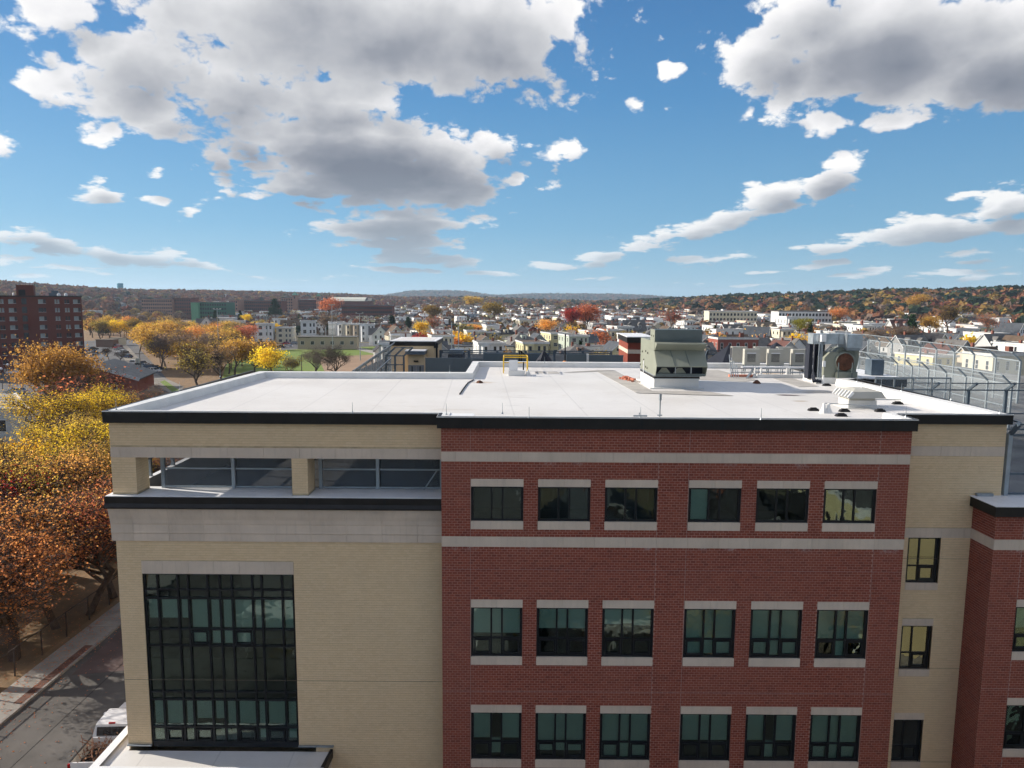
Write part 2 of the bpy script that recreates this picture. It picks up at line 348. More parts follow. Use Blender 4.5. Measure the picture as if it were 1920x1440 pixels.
# ------------------------------------------------------------------ mesh helpers
_q = np.array([[0, 3, 2, 1], [4, 5, 6, 7], [0, 1, 5, 4], [1, 2, 6, 5], [2, 3, 7, 6], [3, 0, 4, 7]])
class MB:
    """collects shapes, in world metres, z given above the street"""
    def __init__(s): s.V = []; s.F = []; s.M = []; s.n = 0
    def add(s, v, f, mi=0):
        v = np.asarray(v, float).reshape(-1, 3); s.V.append(v)
        for q in f: s.F.append(tuple(int(i)+s.n for i in q)); s.M.append(mi)
        s.n += len(v); return s
    def box(s, x0, x1, y0, y1, z0, z1, mi=0, skip=()):
        v = [(x0, y0, z0), (x1, y0, z0), (x1, y1, z0), (x0, y1, z0), (x0, y0, z1), (x1, y0, z1), (x1, y1, z1), (x0, y1, z1)]
        return s.add(v, [q for i, q in enumerate(_q) if i not in skip], mi)
    def obox(s, c, ax, ay, az_, mi=0):
        c = np.array(c, float); ax, ay, az_ = (np.array(a, float)/2 for a in (ax, ay, az_))
        v = [c+sx*ax+sy*ay+sz*az_ for sz in (-1, 1) for sx, sy in ((-1, -1), (1, -1), (1, 1), (-1, 1))]
        return s.add(v, _q, mi)
    def bar(s, a, b, w, h=None, up=(0, 0, 1), mi=0):
        a = np.array(a, float); b = np.array(b, float); d = b-a; L = np.linalg.norm(d)
        if L < 1e-6: return s
        t = d/L; u = np.array(up, float)
        if abs(t@u) > .98: u = np.array((0, 1., 0))
        sd_ = np.cross(t, u); sd_ /= np.linalg.norm(sd_); u = np.cross(sd_, t)
        return s.obox((a+b)/2, d, sd_*w, u*(h or w), mi)
    def tube(s, a, b, r, n=8, r2=None, cap=True, mi=0):
        a = np.array(a, float); b = np.array(b, float); d = b-a; L = np.linalg.norm(d); t = d/L
        u = np.array((0, 0, 1.)) if abs(t[2]) < .9 else np.array((1., 0, 0))
        p = np.cross(t, u); p /= np.linalg.norm(p); q = np.cross(t, p); r2 = r if r2 is None else r2
        an = np.arange(n)*2*PI/n
        c = np.cos(an)[:, None]*p+np.sin(an)[:, None]*q
        v = np.vstack([a+c*r, b+c*r2]); f = [(i, (i+1) % n, n+(i+1) % n, n+i) for i in range(n)]
        if cap: f += [tuple(range(n))[::-1], tuple(range(n, 2*n))]
        return s.add(v, f, mi)
    def prism(s, poly, z0, z1, mi=0):
        n = len(poly); v = [(x, y, z0) for x, y in poly]+[(x, y, z1) for x, y in poly]
        f = [(i, (i+1) % n, n+(i+1) % n, n+i) for i in range(n)]+[tuple(range(n))[::-1], tuple(range(n, 2*n))]
        return s.add(v, f, mi)
    def extrude(s, prof, x0, x1, mi=0):                       # profile in (y, z), swept along x
        n = len(prof); v = [(x0, y, z) for y, z in prof]+[(x1, y, z) for y, z in prof]
        f = [(i, n+i, n+(i+1) % n, (i+1) % n) for i in range(n)]+[tuple(range(n)), tuple(range(n, 2*n))[::-1]]
        return s.add(v, f, mi)
    def quad(s, a, b, c, d, mi=0): return s.add([a, b, c, d], [(0, 1, 2, 3)], mi)
    def lathe(s, c, prof, n=16, axis='z', mi=0):
        c = np.array(c, float); V = []; an = np.arange(n)*2*PI/n
        for r, h in prof:
            for a in an:
                p = {'z': (r*math.cos(a), r*math.sin(a), h), 'y': (r*math.cos(a), h, r*math.sin(a)), 'x': (h, r*math.cos(a), r*math.sin(a))}[axis]
                V.append(c+np.array(p))
        F = [(j*n+i, j*n+(i+1) % n, (j+1)*n+(i+1) % n, (j+1)*n+i) for j in range(len(prof)-1) for i in range(n)]
        F += [tuple(range(n))[::-1], tuple(range((len(prof)-1)*n, len(prof)*n))]
        return s.add(V, F, mi)
    def mesh(s, name, mats, off=(0, 0, 0), smooth=False):
        me = bpy.data.meshes.new(name)
        V = np.vstack(s.V)-np.array(off) if s.V else np.zeros((0, 3))
        me.from_pydata(V.tolist(), [], s.F)
        for m in (mats if isinstance(mats, (list, tuple)) else [mats]): me.materials.append(m)
        if any(s.M): me.polygons.foreach_set('material_index', s.M)
        if smooth: me.polygons.foreach_set('use_smooth', [True]*len(s.F))
        me.update(); return me
    def build(s, name, mats, parent=None, smooth=False, **props):
        off = np.zeros(3)
        if parent is not None: off = np.array(wloc(parent))
        me = s.mesh(name, mats, off, smooth)
        o = bpy.data.objects.new(name, me); COL.objects.link(o)
        if parent is not None: o.parent = parent
        for k, v in props.items(): o[k] = v
        return o
def wloc(o):
    p = Vector((0, 0, 0))
    while o is not None: p = p+o.location; o = o.parent
    return p
def fast_mesh(name, V, Fq, mats, nper=4, smooth=False):
    """V (n,3), Fq (m,nper) int arrays"""
    me = bpy.data.meshes.new(name)
    me.vertices.add(len(V)); me.vertices.foreach_set('co', np.asarray(V, np.float32).ravel())
    m = len(Fq); me.loops.add(m*nper); me.loops.foreach_set('vertex_index', np.asarray(Fq, np.int32).ravel())
    me.polygons.add(m); me.polygons.foreach_set('loop_start', np.arange(m, dtype=np.int32)*nper)
    me.polygons.foreach_set('loop_total', np.full(m, nper, np.int32))
    me.polygons.foreach_set('use_smooth', np.full(m, bool(smooth)))
    me.update(calc_edges=True)
    for mm in mats: me.materials.append(mm)
    return me
def link(name, me, parent=None, loc=(0, 0, 0)):
    o = bpy.data.objects.new(name, me); COL.objects.link(o); o.location = loc
    if parent is not None: o.parent = parent
    return o
def thing(name, label, cat, loc, group=None, rz=0):
    o = bpy.data.objects.new(name, None); COL.objects.link(o); o.location = loc; o.rotation_euler = (0, 0, rz)
    o.empty_display_size = .5
    o['label'] = label; o['category'] = cat
    if group: o['group'] = group
    return o
def tag(o, label, cat, group=None):
    o['label'] = label; o['category'] = cat
    if group: o['group'] = group
    return o
def solo(name, mb, mat, label, cat, loc, group=None, smooth=False):
    """a thing that is one mesh, its origin at its base"""
    me = mb.mesh(name, mat, loc, smooth); o = link(name, me, None, loc)
    return tag(o, label, cat, group)
def boxes_mesh(name, B, mat, skip_back=None):
    """B: (n,6) x0,x1,y0,y1,z0,z1 -> one mesh; drops the face at +skip_back axis"""
    B = np.asarray(B, float); n = len(B)
    idx = np.array([[0, 2, 4], [1, 2, 4], [1, 3, 4], [0, 3, 4], [0, 2, 5], [1, 2, 5], [1, 3, 5], [0, 3, 5]])
    V = B[:, idx].reshape(-1, 3)
    keep = {None: range(6), 'y+': (0, 1, 2, 3, 5), 'y-': (0, 1, 3, 4, 5), 'x+': (0, 1, 2, 4, 5), 'x-': (0, 1, 2, 3, 4)}[skip_back]
    q = _q[list(keep)]
    F = (q[None]+np.arange(n)[:, None, None]*8).reshape(-1, 4)
    return fast_mesh(name, V, F, [mat])
# ================================================================== the brick school
SCH = thing('school_building', 'five-storey red and buff brick school with white flat roof and black coping', 'building', (0, 30, 0))
YR, YL, YY, YW = 26.7, 27.5, 28.1, 26.7            # wall planes: red front, buff left, buff right, right wing
XL, XR, XE = -15.9, 15.25, 19.83
BC, BL, JT = .1023, .2046, .017                     # course, brick, joint
def Z(zr): return H+zr
BRICKS = []                                         # (kind, box array, skip)
def cut(iv, a, b):
    out = []
    for (p, q) in iv:
        if b <= p or a >= q: out.append((p, q)); continue
        if a > p: out.append((p, a))
        if b < q: out.append((b, q))
    return out
def brickwall(kind, u0, u1, plane, z0, z1, holes=(), vj=(), hj=(), face='y-', deep=.03):
    """bricks and the mortar bed behind them; u runs along x (face y-) or along y (faces x- / x+)"""
    B = []; k = 0; z = z1; JT = .021 if kind == 'red' else .010
    sg = {'y-': 1, 'x-': 1, 'x+': -1, 'y+': -1}[face]
    while z-BC > z0-.02:
        zc = z-BC/2; iv = [(u0, u1)]
        if any(abs(zc-j) < BC*.5 for j in hj): pass
        for h in holes:
            if h[2] < zc < h[3]: iv = cut(iv, h[0], h[1])
        for j in vj: iv = cut(iv, j-.006, j+.006)
        for p, q in iv:
            st = math.floor((p-u0)/BL)*BL+u0-(BL/2 if k % 2 else 0)
            while st < q:
                jv = JT/2 if kind == 'red' else .0015
                a, b = max(st+jv, p+.001), min(st+BL-jv, q-.001)
                if b-a > .03:
                    pr = rng.uniform(0, .0035 if kind == 'red' else .0012); B.append((a, b, -pr, deep, z-BC+JT/2, z-JT/2))
                st += BL
        z -= BC; k += 1
    B = np.array(B)
    us = sorted(set([u0, u1]+[v for h in holes for v in h[:2] if u0 < v < u1])); zs = sorted(set([z0, z1]+[v for h in holes for v in h[2:] if z0 < v < z1]))
    R = []
    for a, b in zip(us, us[1:]):
        for c, d in zip(zs, zs[1:]):
            if any(h[0] < (a+b)/2 < h[1] and h[2] < (c+d)/2 < h[3] for h in holes): continue
            R.append((a, b, .007 if kind == 'red' else .004, .05, c, d))
    R = np.array(R)
    def place(A):
        if face == 'y-': return np.column_stack([A[:, 0], A[:, 1], plane+A[:, 2], plane+A[:, 3], A[:, 4]+H, A[:, 5]+H])
        if face == 'x-': return np.column_stack([plane+A[:, 2], plane+A[:, 3], A[:, 0], A[:, 1], A[:, 4]+H, A[:, 5]+H])
        return np.column_stack([plane-A[:, 3], plane-A[:, 2], A[:, 0], A[:, 1], A[:, 4]+H, A[:, 5]+H])
    sk = {'y-': 'y+', 'x-': 'x+', 'x+': 'x-'}[face]
    B, R = place(B), place(R)
    me = boxes_mesh('mortar', R, MT['mortar_r' if kind == 'red' else 'mortar_b'])
    o = link('mortar', me, SCH, -wloc(SCH)); o['kind'] = 'stuff'
    jm = MB()
    for j in hj:
        e = place(np.array([(u0, u1, -.005, .02, j-.006, j+.006)]))[0]; jm.box(*e)
    for j in vj:
        e = place(np.array([(j-.0055, j+.0055, -.005, .02, z0, z1)]))[0]
        zz = [(z0, z1)]
        for h in holes:
            if h[0]-.02 < j < h[1]+.02: zz = cut(zz, h[2], h[3])
        for a, b in zz: jm.box(e[0], e[1], e[2], e[3], a+H, b+H)
    if hj or vj: jm.build('control_joint', MT['sealant' if kind == 'red' else 'sealant_b'], SCH, kind='stuff')
    BRICKS.append((kind, B, sk))
def stones(u0, u1, plane, z0, z1, L=1.21, off=0, proud=.012, face='y-', deep=.06, name='stone_block', prof=None):
    cuts = [u0]; p = u0+(off if off else L)
    while p < u1-.15: cuts.append(p); p += L
    cuts.append(u1)
    for a, b in zip(cuts, cuts[1:]):
        m = MB()
        if prof: m.extrude([(plane+y, Z(z)) for y, z in prof], a+.004, b-.004)
        elif face == 'y-': m.box(a+.004, b-.004, plane-proud, plane+deep, Z(z0), Z(z1))
        elif face == 'x-': m.box(plane-proud, plane+deep, a+.004, b-.004, Z(z0), Z(z1))
        else: m.box(plane-deep, plane+proud, a+.004, b-.004, Z(z0), Z(z1))
        m.build(name, MT['stone'], SCH)
def window(x0, x1, Y, z0, z1, vert, horiz, blinds, mat='glass', fw=.07, depth=.09, shade=None, room=1.6, awn=()):
    """frame, panes, blind and the dark room behind; vert / horiz are bar positions in metres"""
    f = MB(); yf = Y+depth
    f.box(x0, x1, yf-.03, yf+.05, Z(z1)-fw, Z(z1)); f.box(x0, x1, yf-.03, yf+.05, Z(z0), Z(z0)+fw*1.3)
    f.box(x0, x0+fw, yf-.03, yf+.05, Z(z0)+fw*1.3, Z(z1)-fw); f.box(x1-fw, x1, yf-.03, yf+.05, Z(z0)+fw*1.3, Z(z1)-fw)
    for v in vert: f.box(v-fw*.5, v+fw*.5, yf-.026, yf+.046, Z(z0)+fw*1.3, Z(z1)-fw)
    for h in horiz: f.box(x0+fw, x1-fw, yf-.022, yf+.042, Z(h)-fw*.42, Z(h)+fw*.42)
    fr = f.build('window', MT['frame'], SCH)
    xs = [x0+fw*.6]+list(vert)+[x1-fw*.6]; zs = [z0+fw]+sorted(horiz)+[z1-fw*.6]
    for i in range(len(xs)-1):
        for j in range(len(zs)-1):
            a, b, c, d = xs[i], xs[i+1], zs[j], zs[j+1]
            MB().box(a, b, yf+.006, yf+.018, Z(c), Z(d)).build('pane', MT[mat], fr)
            if (i, j) in awn:                        # opening sash inside the lower light
                s = MB(); w = .055
                a2, b2, c2, d2 = a+.05, b-.05, c+.05, d-.04
                s.box(a2, b2, yf-.045, yf+.0, Z(d2)-w, Z(d2)); s.box(a2, b2, yf-.045, yf, Z(c2), Z(c2)+w); s.box(a2, a2+w, yf-.045, yf, Z(c2)+w, Z(d2)-w); s.box(b2-w, b2, yf-.045, yf, Z(c2)+w, Z(d2)-w)
                s.build('sash', MT['frame'], fr)
    for (a, b, zb) in blinds:
        MB().box(a+.03, b-.03, yf+.09, yf+.10, Z(zb), Z(z1)-fw).build('blind', MT['blind'], fr)
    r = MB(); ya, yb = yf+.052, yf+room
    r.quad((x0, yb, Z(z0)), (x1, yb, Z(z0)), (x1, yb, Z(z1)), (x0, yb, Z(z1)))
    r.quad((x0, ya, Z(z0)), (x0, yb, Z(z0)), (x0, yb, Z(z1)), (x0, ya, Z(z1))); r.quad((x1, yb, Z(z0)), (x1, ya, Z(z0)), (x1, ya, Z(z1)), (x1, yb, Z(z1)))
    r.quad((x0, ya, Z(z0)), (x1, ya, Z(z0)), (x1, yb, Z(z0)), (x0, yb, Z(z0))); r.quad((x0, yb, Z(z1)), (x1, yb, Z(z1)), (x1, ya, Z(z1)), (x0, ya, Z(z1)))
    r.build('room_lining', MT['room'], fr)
    t = .03                               # brick-depth reveal round the opening
    for a in (x0-t, x1): MB().box(a, a+t, Y+.03, yf+.06, Z(z0), Z(z1)).build('jamb', MT['frame'], fr)
    return fr

# ---- red front
WX = [-1.6, .99, 3.58, 6.81, 9.43, 12.03]; WW = 2.035
rows = [(-6.87, -7.17, -8.55, -8.87), (-11.73, -12.05, -14.10, -14.43), (-16.15, -16.46, -18.5, -18.82)]
holes = [(XL-50, XR+50, -6.19, -5.82), (XL-50, XR+50, -9.58, -9.17)]
for (lt, wt, wb, sb) in rows:
    for x in WX: holes += [(x, x+WW, sb, lt)]
brickwall('red', -2.74, XR, YR, -20.2, -4.87, holes, vj=(-1.62, 5.61, 6.79, 14.08), hj=(-10.49, -15.56))
stones(-2.74, XR, YR, -6.19, -5.82, 1.21, .55); stones(-2.74, XR, YR, -9.58, -9.17, 1.21, 1.1)
BL_ = {(0, 0): [], (0, 3): [(0, 1, .99)], (1, 0): [(0, 3, .55)], (1, 1): [(0, 2, .45), (2, 3, .45)], (1, 2): [(0, 1, .36), (1, 2, .34), (2, 3, .38)], (1, 3): [(0, 3, .94)], (1, 4): [(0, 3, .97)], (1, 5): [(0, 1, .62), (1, 2, .97), (2, 3, .63)],
       (2, 0): [(0, 3, .58), (1, 2, .9)], (2, 1): [(0, 3, .84)], (2, 2): [(0, 3, .98)], (2, 3): [(0, 3, .6)], (2, 4): [(0, 3, .6), (1, 2, .95)], (2, 5): [(0, 3, .97)]}
for ri, (lt, wt, wb, sb) in enumerate(rows):
    for ci, x in enumerate(WX):
        for a, b in ((x, x+WW/2), (x+WW/2, x+WW)):
            MB().box(a+.003, b-.003, YR-.014, YR+.1, Z(wt), Z(lt)).build('lintel', MT['stone'], SCH)
            MB().box(a+.003, b-.003, YR-.022, YR+.12, Z(sb), Z(wb)).build('sill', MT['stone'], SCH)
        x0, x1 = x+.035, x+WW-.035; w = x1-x0
        vs = [x0+w*.39, x0+w*.605]; xs = [x0]+vs+[x1]
        hs_ = [] if ri == 0 else [wt-(wt-wb)*.63]
        bl = [(xs[a], xs[b], wt-(wt-wb)*fr_) for a, b, fr_ in BL_.get((ri, ci), [])]
        window(x0, x1, YR, wb, wt, vs, hs_, bl, awn=() if ri == 0 else ((0, 0), (2, 0)))
# ---- buff left with its covered terrace
big = (-14.9, -8.83, -18.55, -11.08)
brickwall('buff', XL, -2.74, YL, -20.2, -9.70, [(-14.93, -8.8, -20.3, -10.55), (XL-1, -9.0+.9, -20.4, -18.5)], hj=(-15.62,), vj=())
brickwall('buff', XL, -2.74, YL, -5.89, -4.9, [])
stones(XL, -2.74, YL, -6.30, -5.89, 1.42, .38)
stones(-14.93, -8.80, YL, -11.08, -10.55, 1.03, .86)
# cornice: three coursed mouldings stepping out to the black gutter
zg = PY(500, 933.5, YL-.25)[2]; zl = PY(500, 956, YL-.33)[2]
prof = [(.05, -9.70), (-.05, -9.70), (-.05, -9.40), (-.075, -9.36), (-.075, -9.32), (-.07, -9.30), (-.07, -9.02), (-.09, -8.96), (-.11, -8.80), (-.16, -8.64), (-.23, zl-.02), (.05, zl-.02)]
stones(XL-.14, -2.76, YL, 0, 0, 1.42, .9, prof=prof, name='cornice_stone')
m = MB(); m.extrude([(YL-.32, Z(zl)), (YL-.33, Z(zl)+.06), (YL-.25, Z(zl)+.20), (YL-.25, Z(zg)), (YL+.3, Z(zg)), (YL+.3, Z(zl))], XL-.22, -2.75)
m.build('gutter', MT['black'], SCH)
MB().box(XL-.19, -2.75, YL-.235, YL+1.25, Z(zg)+.002, Z(zg)+.03).build('terrace_ledge', MT['white_trim'], SCH)
PIL = [(XL, -14.93), (-8.75, -8.12)]
for a, b in PIL:
    brickwall('buff', a, b, YL, -7.80, -6.30)
    brickwall('buff', YL, YL+.98, b, -7.80, -6.30, face='x+')
    MB().box(a+.05, b-.05, YL+.05, YL+.96, Z(-7.80), Z(-6.30)).build('pillar_core', MT['mortar_b'], SCH)
    MB().box(a-.02, b+.02, YL-.02, YL+1.0, Z(zg)+.031, Z(-7.80)).build('pillar_flashing', MT['galv'], SCH)
brickwall('buff', YL+.02, YL+.98, XL, -7.80, -6.30, face='x-')
# terrace room: soffit, floor, back and end walls, side posts
MB().box(XL+.2, -2.8, YL+.06, 43, Z(-5.88), Z(-5.30)).build('terrace_soffit', MT['white_trim'], SCH)
MB().box(XL, -2.8, YL+1.25, 43, Z(-9.35), Z(-9.10)).build('terrace_floor', MT['rubberfloor'], SCH)
MB().box(-2.75, -2.55, YL+.06, 43, Z(-20), Z(-4.9)).build('party_wall', MT['mortar_b'], SCH)
MB().box(-11.2, -9.2, 31.0, 33.4, Z(-9.099), Z(-9.09)).build('floor_patch', MT['purple'], SCH)
MB().box(-7.9, -5.6, 30.0, 31.4, Z(-9.099), Z(-9.09)).build('floor_patch', MT['purple'], SCH)
MB().box(XL, XL+.25, YL+1.3, 43, Z(-9.1), Z(-7.75)).build('terrace_kerb_wall', MT['white_trim'], SCH)
for k in range(7):
    y = 30.2+k*2.05
    MB().box(XL+.03, XL+.16, y, y+.13, Z(-7.75), Z(-5.88)).build('side_post', MT['steellight'], SCH)
MB().box(XL+.06, XL+.12, YL+1.3, 43, Z(-7.0), Z(-6.93)).build('side_rail', MT['steelblue'], SCH)
MB().box(XL, -2.75, 43, 43.2, Z(-9.1), Z(-4.9)).build('terrace_back_wall', MT['mortar_b'], SCH)
yg = YL+1.08
posts = [-14.4, -11.5, -8.9, -7.9, -5.55, -2.92]
for k, p in enumerate(posts):
    MB().box(p-.07, p+.07, yg-.05, yg+.09, Z(-7.94), Z(-5.9)).build('guard_post', MT['steellight'], SCH)
for a, b in zip(posts, posts[1:]):
    if a == -8.9: continue
    for z in (-7.78, -7.02, -5.98):
        MB().box(a+.07, b-.07, yg-.02, yg+.04, Z(z), Z(z)+.06).build('guard_rail', MT['steellight'], SCH)
    MB().box(a+.12, b-.12, yg+.012, yg+.016, Z(-7.86), Z(-6.0)).build('guard_mesh', MT['wiremesh_d'], SCH)
MB().bar((-3.7, yg-.05, Z(-7.9)), (-3.1, yg-.05, Z(-7.0)), .05).build('brace', MT['galv'], SCH)
# curtain wall
fx = [0, .087, .221, .291, .422, .504, .585, .722, .786, .923, 1.0]; X0, X1 = -14.88, -8.85
gx = [X0+f*(X1-X0) for f in fx]
gz = [-11.10+(-18.52+11.10)*f for f in (0, .090, .140, .318, .413, .684, .730, .893, .982)]; gz = gz[::-1]
m = MB(); yc = YL+.10; fw = .075
for x in gx: m.box(x-fw/2, x+fw/2, yc-.06, yc+.08, Z(gz[0]), Z(gz[-1]))
for z in gz: m.box(X0, X1, yc-.055, yc+.075, Z(z)-fw/2, Z(z)+fw/2)
m.box(X0, X1, yc-.05, yc+.07, Z(-18.6), Z(gz[0]))
cw = m.build('curtain_wall', MT['frame'], SCH)
for i in range(10):
    for j in range(8):
        sp = j in (3, 6, 7) or (j == 4 and False)
        MB().box(gx[i], gx[i+1], yc, yc+.015, Z(gz[j]), Z(gz[j+1])).build('pane', MT['glass'], cw)
        if j in (0, 4) and i in ((1, 3, 6, 8) if j == 0 else (3, 6)):
            a, b, c, d = gx[i]+.08, gx[i+1]-.08, gz[j]+.07, gz[j+1]-.07; s = MB(); w = .05
            s.box(a, b, yc-.075, yc-.001, Z(d)-w, Z(d)); s.box(a, b, yc-.075, yc-.001, Z(c), Z(c)+w); s.box(a, a+w, yc-.075, yc-.001, Z(c)+w, Z(d)-w); s.box(b-w, b, yc-.075, yc-.001, Z(c)+w, Z(d)-w)
            s.build('sash', MT['frame'], cw)
def cblind(i, ztop, zbot): MB().box(gx[i]+.06, gx[i+1]-.06, yc+.12, yc+.13, Z(zbot), Z(ztop)).build('blind', MT['blind'], cw)
for i in range(10):
    cblind(i, gz[6], gz[5]+.42 if i < 3 else gz[5]); cblind(i, gz[2], gz[1]+(.3 if i in (3, 4) else .08))
for i in (4, 5): cblind(i, gz[5]-.04, gz[4]+.05)
for i in (3, 6): cblind(i, gz[5]-.1, gz[4]+.1)
for i in (0, 2, 4, 5): MB().box(gx[i]+.07, gx[i+1]-.07, yc+.5, yc+.6, Z(gz[0]+.1), Z(gz[0]+.28)).build('radiator_cover', MT['white_trim'], cw)
for i in (7, 9): cblind(i, gz[1]-.02, gz[0]+.12)
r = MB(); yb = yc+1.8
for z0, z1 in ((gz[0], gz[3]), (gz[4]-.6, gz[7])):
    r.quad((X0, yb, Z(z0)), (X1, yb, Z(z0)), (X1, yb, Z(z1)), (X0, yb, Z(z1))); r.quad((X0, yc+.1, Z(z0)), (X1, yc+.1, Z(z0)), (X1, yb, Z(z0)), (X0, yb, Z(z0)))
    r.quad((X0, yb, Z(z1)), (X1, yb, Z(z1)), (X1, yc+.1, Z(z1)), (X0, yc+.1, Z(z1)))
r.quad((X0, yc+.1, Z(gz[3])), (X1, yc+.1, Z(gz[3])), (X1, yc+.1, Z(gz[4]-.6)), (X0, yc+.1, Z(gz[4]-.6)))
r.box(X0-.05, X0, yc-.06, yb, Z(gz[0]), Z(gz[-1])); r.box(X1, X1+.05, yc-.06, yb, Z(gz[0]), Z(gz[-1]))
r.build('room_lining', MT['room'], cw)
# ---- buff right
YWIN = [(16.24, 17.46, -9.57, -11.50), (16.24, 17.40, -13.35, -15.27), (16.20, 17.33, -17.51, -19.42)]
hl = [(XR-1, XE+1, -6.16, -5.77), (XR-1, XE+1, -9.57, -9.17)]
for x0, x1, zt, zb in YWIN: hl.append((x0-.02, x1+.1, zb-.3, zt))
for x0, x1, zt, zb in YWIN[1:]: hl.append((x0-.02, x1+.1, zt, zt+.3))
brickwall('buff', XR, XE, YY, -20.2, -4.84, hl, hj=(-10.46, -15.22, -19.42))
stones(XR, XE, YY, -6.16, -5.77, 1.21, .8, proud=.006); stones(XR, 18.75, YY, -9.57, -9.17, 1.21, .8, proud=.006)
for k, (x0, x1, zt, zb) in enumerate(YWIN):
    w = x1-x0
    window(x0, x1, YY, zb, zt, [x0+w*.40], [zt-(zt-zb)*.63], [], mat='glass_y', awn=((1, 0),), fw=.065)
    MB().box(x0-.02, x1+.1, YY-.014, YY+.1, Z(zb-.3), Z(zb)).build('sill', MT['stone'], SCH)
    if k: MB().box(x0-.02, x1+.1, YY-.01, YY+.1, Z(zt), Z(zt+.3)).build('lintel', MT['stone'], SCH)
brickwall('red', YR, YY, XR, -20.2, -4.87, [(0, 99, -6.19, -5.82), (0, 99, -9.58, -9.17)], face='x+')
stones(YR+.01, YY, XR, -6.19, -5.82, 1.38, face='x+', proud=.008); stones(YR+.01, YY, XR, -9.58, -9.17, 1.38, face='x+', proud=.008)
brickwall('buff', YY, 46, XE, -9.0, -4.84, face='x+')
# ---- right wing, one storey lower
XWL, XWE = 18.75, 27
WWIN = [(19.86, 21.9, -11.88, -13.76, -11.58, -14.08), (19.86, 21.9, -15.99, -17.9, -15.69, -18.2)]
hw = [(0, 99, -9.57, -9.16)]+[(a-.02, b+.02, f, e) for a, b, c, d, e, f in WWIN]
brickwall('red', XWL, XWE, YW, -20.2, -8.22, hw, vj=(19.84,), hj=(-15.3,))
brickwall('red', YW, YY, XWL, -20.2, -8.22, [(0, 99, -9.57, -9.16)], face='x-')
stones(XWL, XWE, YW, -9.57, -9.16, 1.21, 1.0); stones(YW+.01, YY, XWL, -9.57, -9.16, 1.4, face='x-')
for a, b, c, d, e, f in WWIN:
    window(a, b, YW, d, c, [a+.8, a+1.25], [c-(c-d)*.63], [(a, b, c-(c-d)*.5)], awn=((0, 0),))
    MB().box(a-.02, b+.02, YW-.014, YW+.1, Z(c), Z(e)).build('lintel', MT['stone'], SCH); MB().box(a-.02, b+.02, YW-.022, YW+.1, Z(f), Z(d)).build('sill', MT['stone'], SCH)
m = MB(); m.box(XWL-.16, XWE, YW-.16, YW-.02, Z(-8.2), Z(-7.815)); m.box(XWL-.16, XWL-.02, YW-.02, YY-.02, Z(-8.2), Z(-7.815)); m.build('wing_fascia', MT['black'], SCH)
m = MB(); m.box(XWL-.18, XWE, YW-.18, YY+.5, Z(-7.81), Z(-7.78)); m.build('wing_coping', MT['white_trim'], SCH)
MB().box(XWL+.02, XE-.4, YY-.16, YY-.03, Z(-7.78), Z(-7.66)).build('wing_upstand', MT['galv'], SCH)
# ---- solid core of the building below the brick seen here
core = MB(); core.box(XL+.1, -2.6, YL+2.1, 42.9, 0, Z(-9.36)); core.box(-2.5, XR-.1, YR+2.0, 50.5, 0, Z(-5.4)); core.box(XR-.1, XE-.1, YY+2.0, 50.5, 0, Z(-5.4)); core.box(XWL+.1, 60, YW+2.0, 96, 0, Z(-8.65))
core.box(XL+.0, XL+.06, YL+.06, YL+2.2, 0, Z(-9.0)); core.build('inner_structure', MT['mortar_b'], SCH)
low = MB(); low.box(XL+.05, -2.75, YL+.005, YL+.03, 0, Z(-20.2)); low.box(XR, XE, YY+.005, YY+.03, 0, Z(-20.2)); low.build('base_wall', MT['buff'], SCH)
low = MB(); low.box(-2.74, XR, YR+.005, YR+.03, 0, Z(-20.2)); low.box(XWL, XWE, YW+.005, YW+.03, 0, Z(-20.2)); low.build('base_wall', MT['red'], SCH)
# ---- low canopy block at the bottom left
cz = -18.62; cy0 = 26.05; cx0 = -16.75; cx1 = -7.45
m = MB(); m.prism([(cx0+.1, cy0+.1), (cx1-.1, cy0+.1), (cx1-.02, YL-.01), (XL, YL-.01), (XL, 44), (cx0+.1, 44)], Z(cz-3.5), Z(cz-.36)); m.build('canopy_body', MT['stone'], SCH)
m = MB(); m.prism([(cx0, cy0), (cx1, cy0), (cx1+.06, YL-.02), (cx1-.05, YL-.02), (cx1-.16, cy0+.14), (cx0+.14, cy0+.14), (cx0+.14, 44), (cx0, 44)], Z(cz-.36), Z(cz)); m.build('canopy_fascia', MT['black'], SCH)
m = MB(); m.prism([(cx0+.14, cy0+.14), (cx1-.16, cy0+.14), (cx1-.05, YL-.02), (XL, YL-.02), (XL, 44), (cx0+.14, 44)], Z(cz-.36), Z(cz-.12)); m.build('canopy_roof', MT['white_mem'], SCH)
m = MB(); m.box(cx0-.02, cx1+.01, cy0-.02, cy0+.22, Z(cz)+.002, Z(cz)+.02); m.box(cx0-.02, cx0+.32, cy0+.22, 44, Z(cz)+.002, Z(cz)+.02); m.build('canopy_coping', MT['white_trim'], SCH)
MB().box(-8.8, cx1+.1, YL-.10, YL-.012, Z(cz+.12), Z(cz+.18)).build('flashing', MT['galv'], SCH)
MB().box(XL, -14.9, YL-.10, YL-.012, Z(cz+.12), Z(cz+.18)).build('flashing', MT['galv'], SCH)
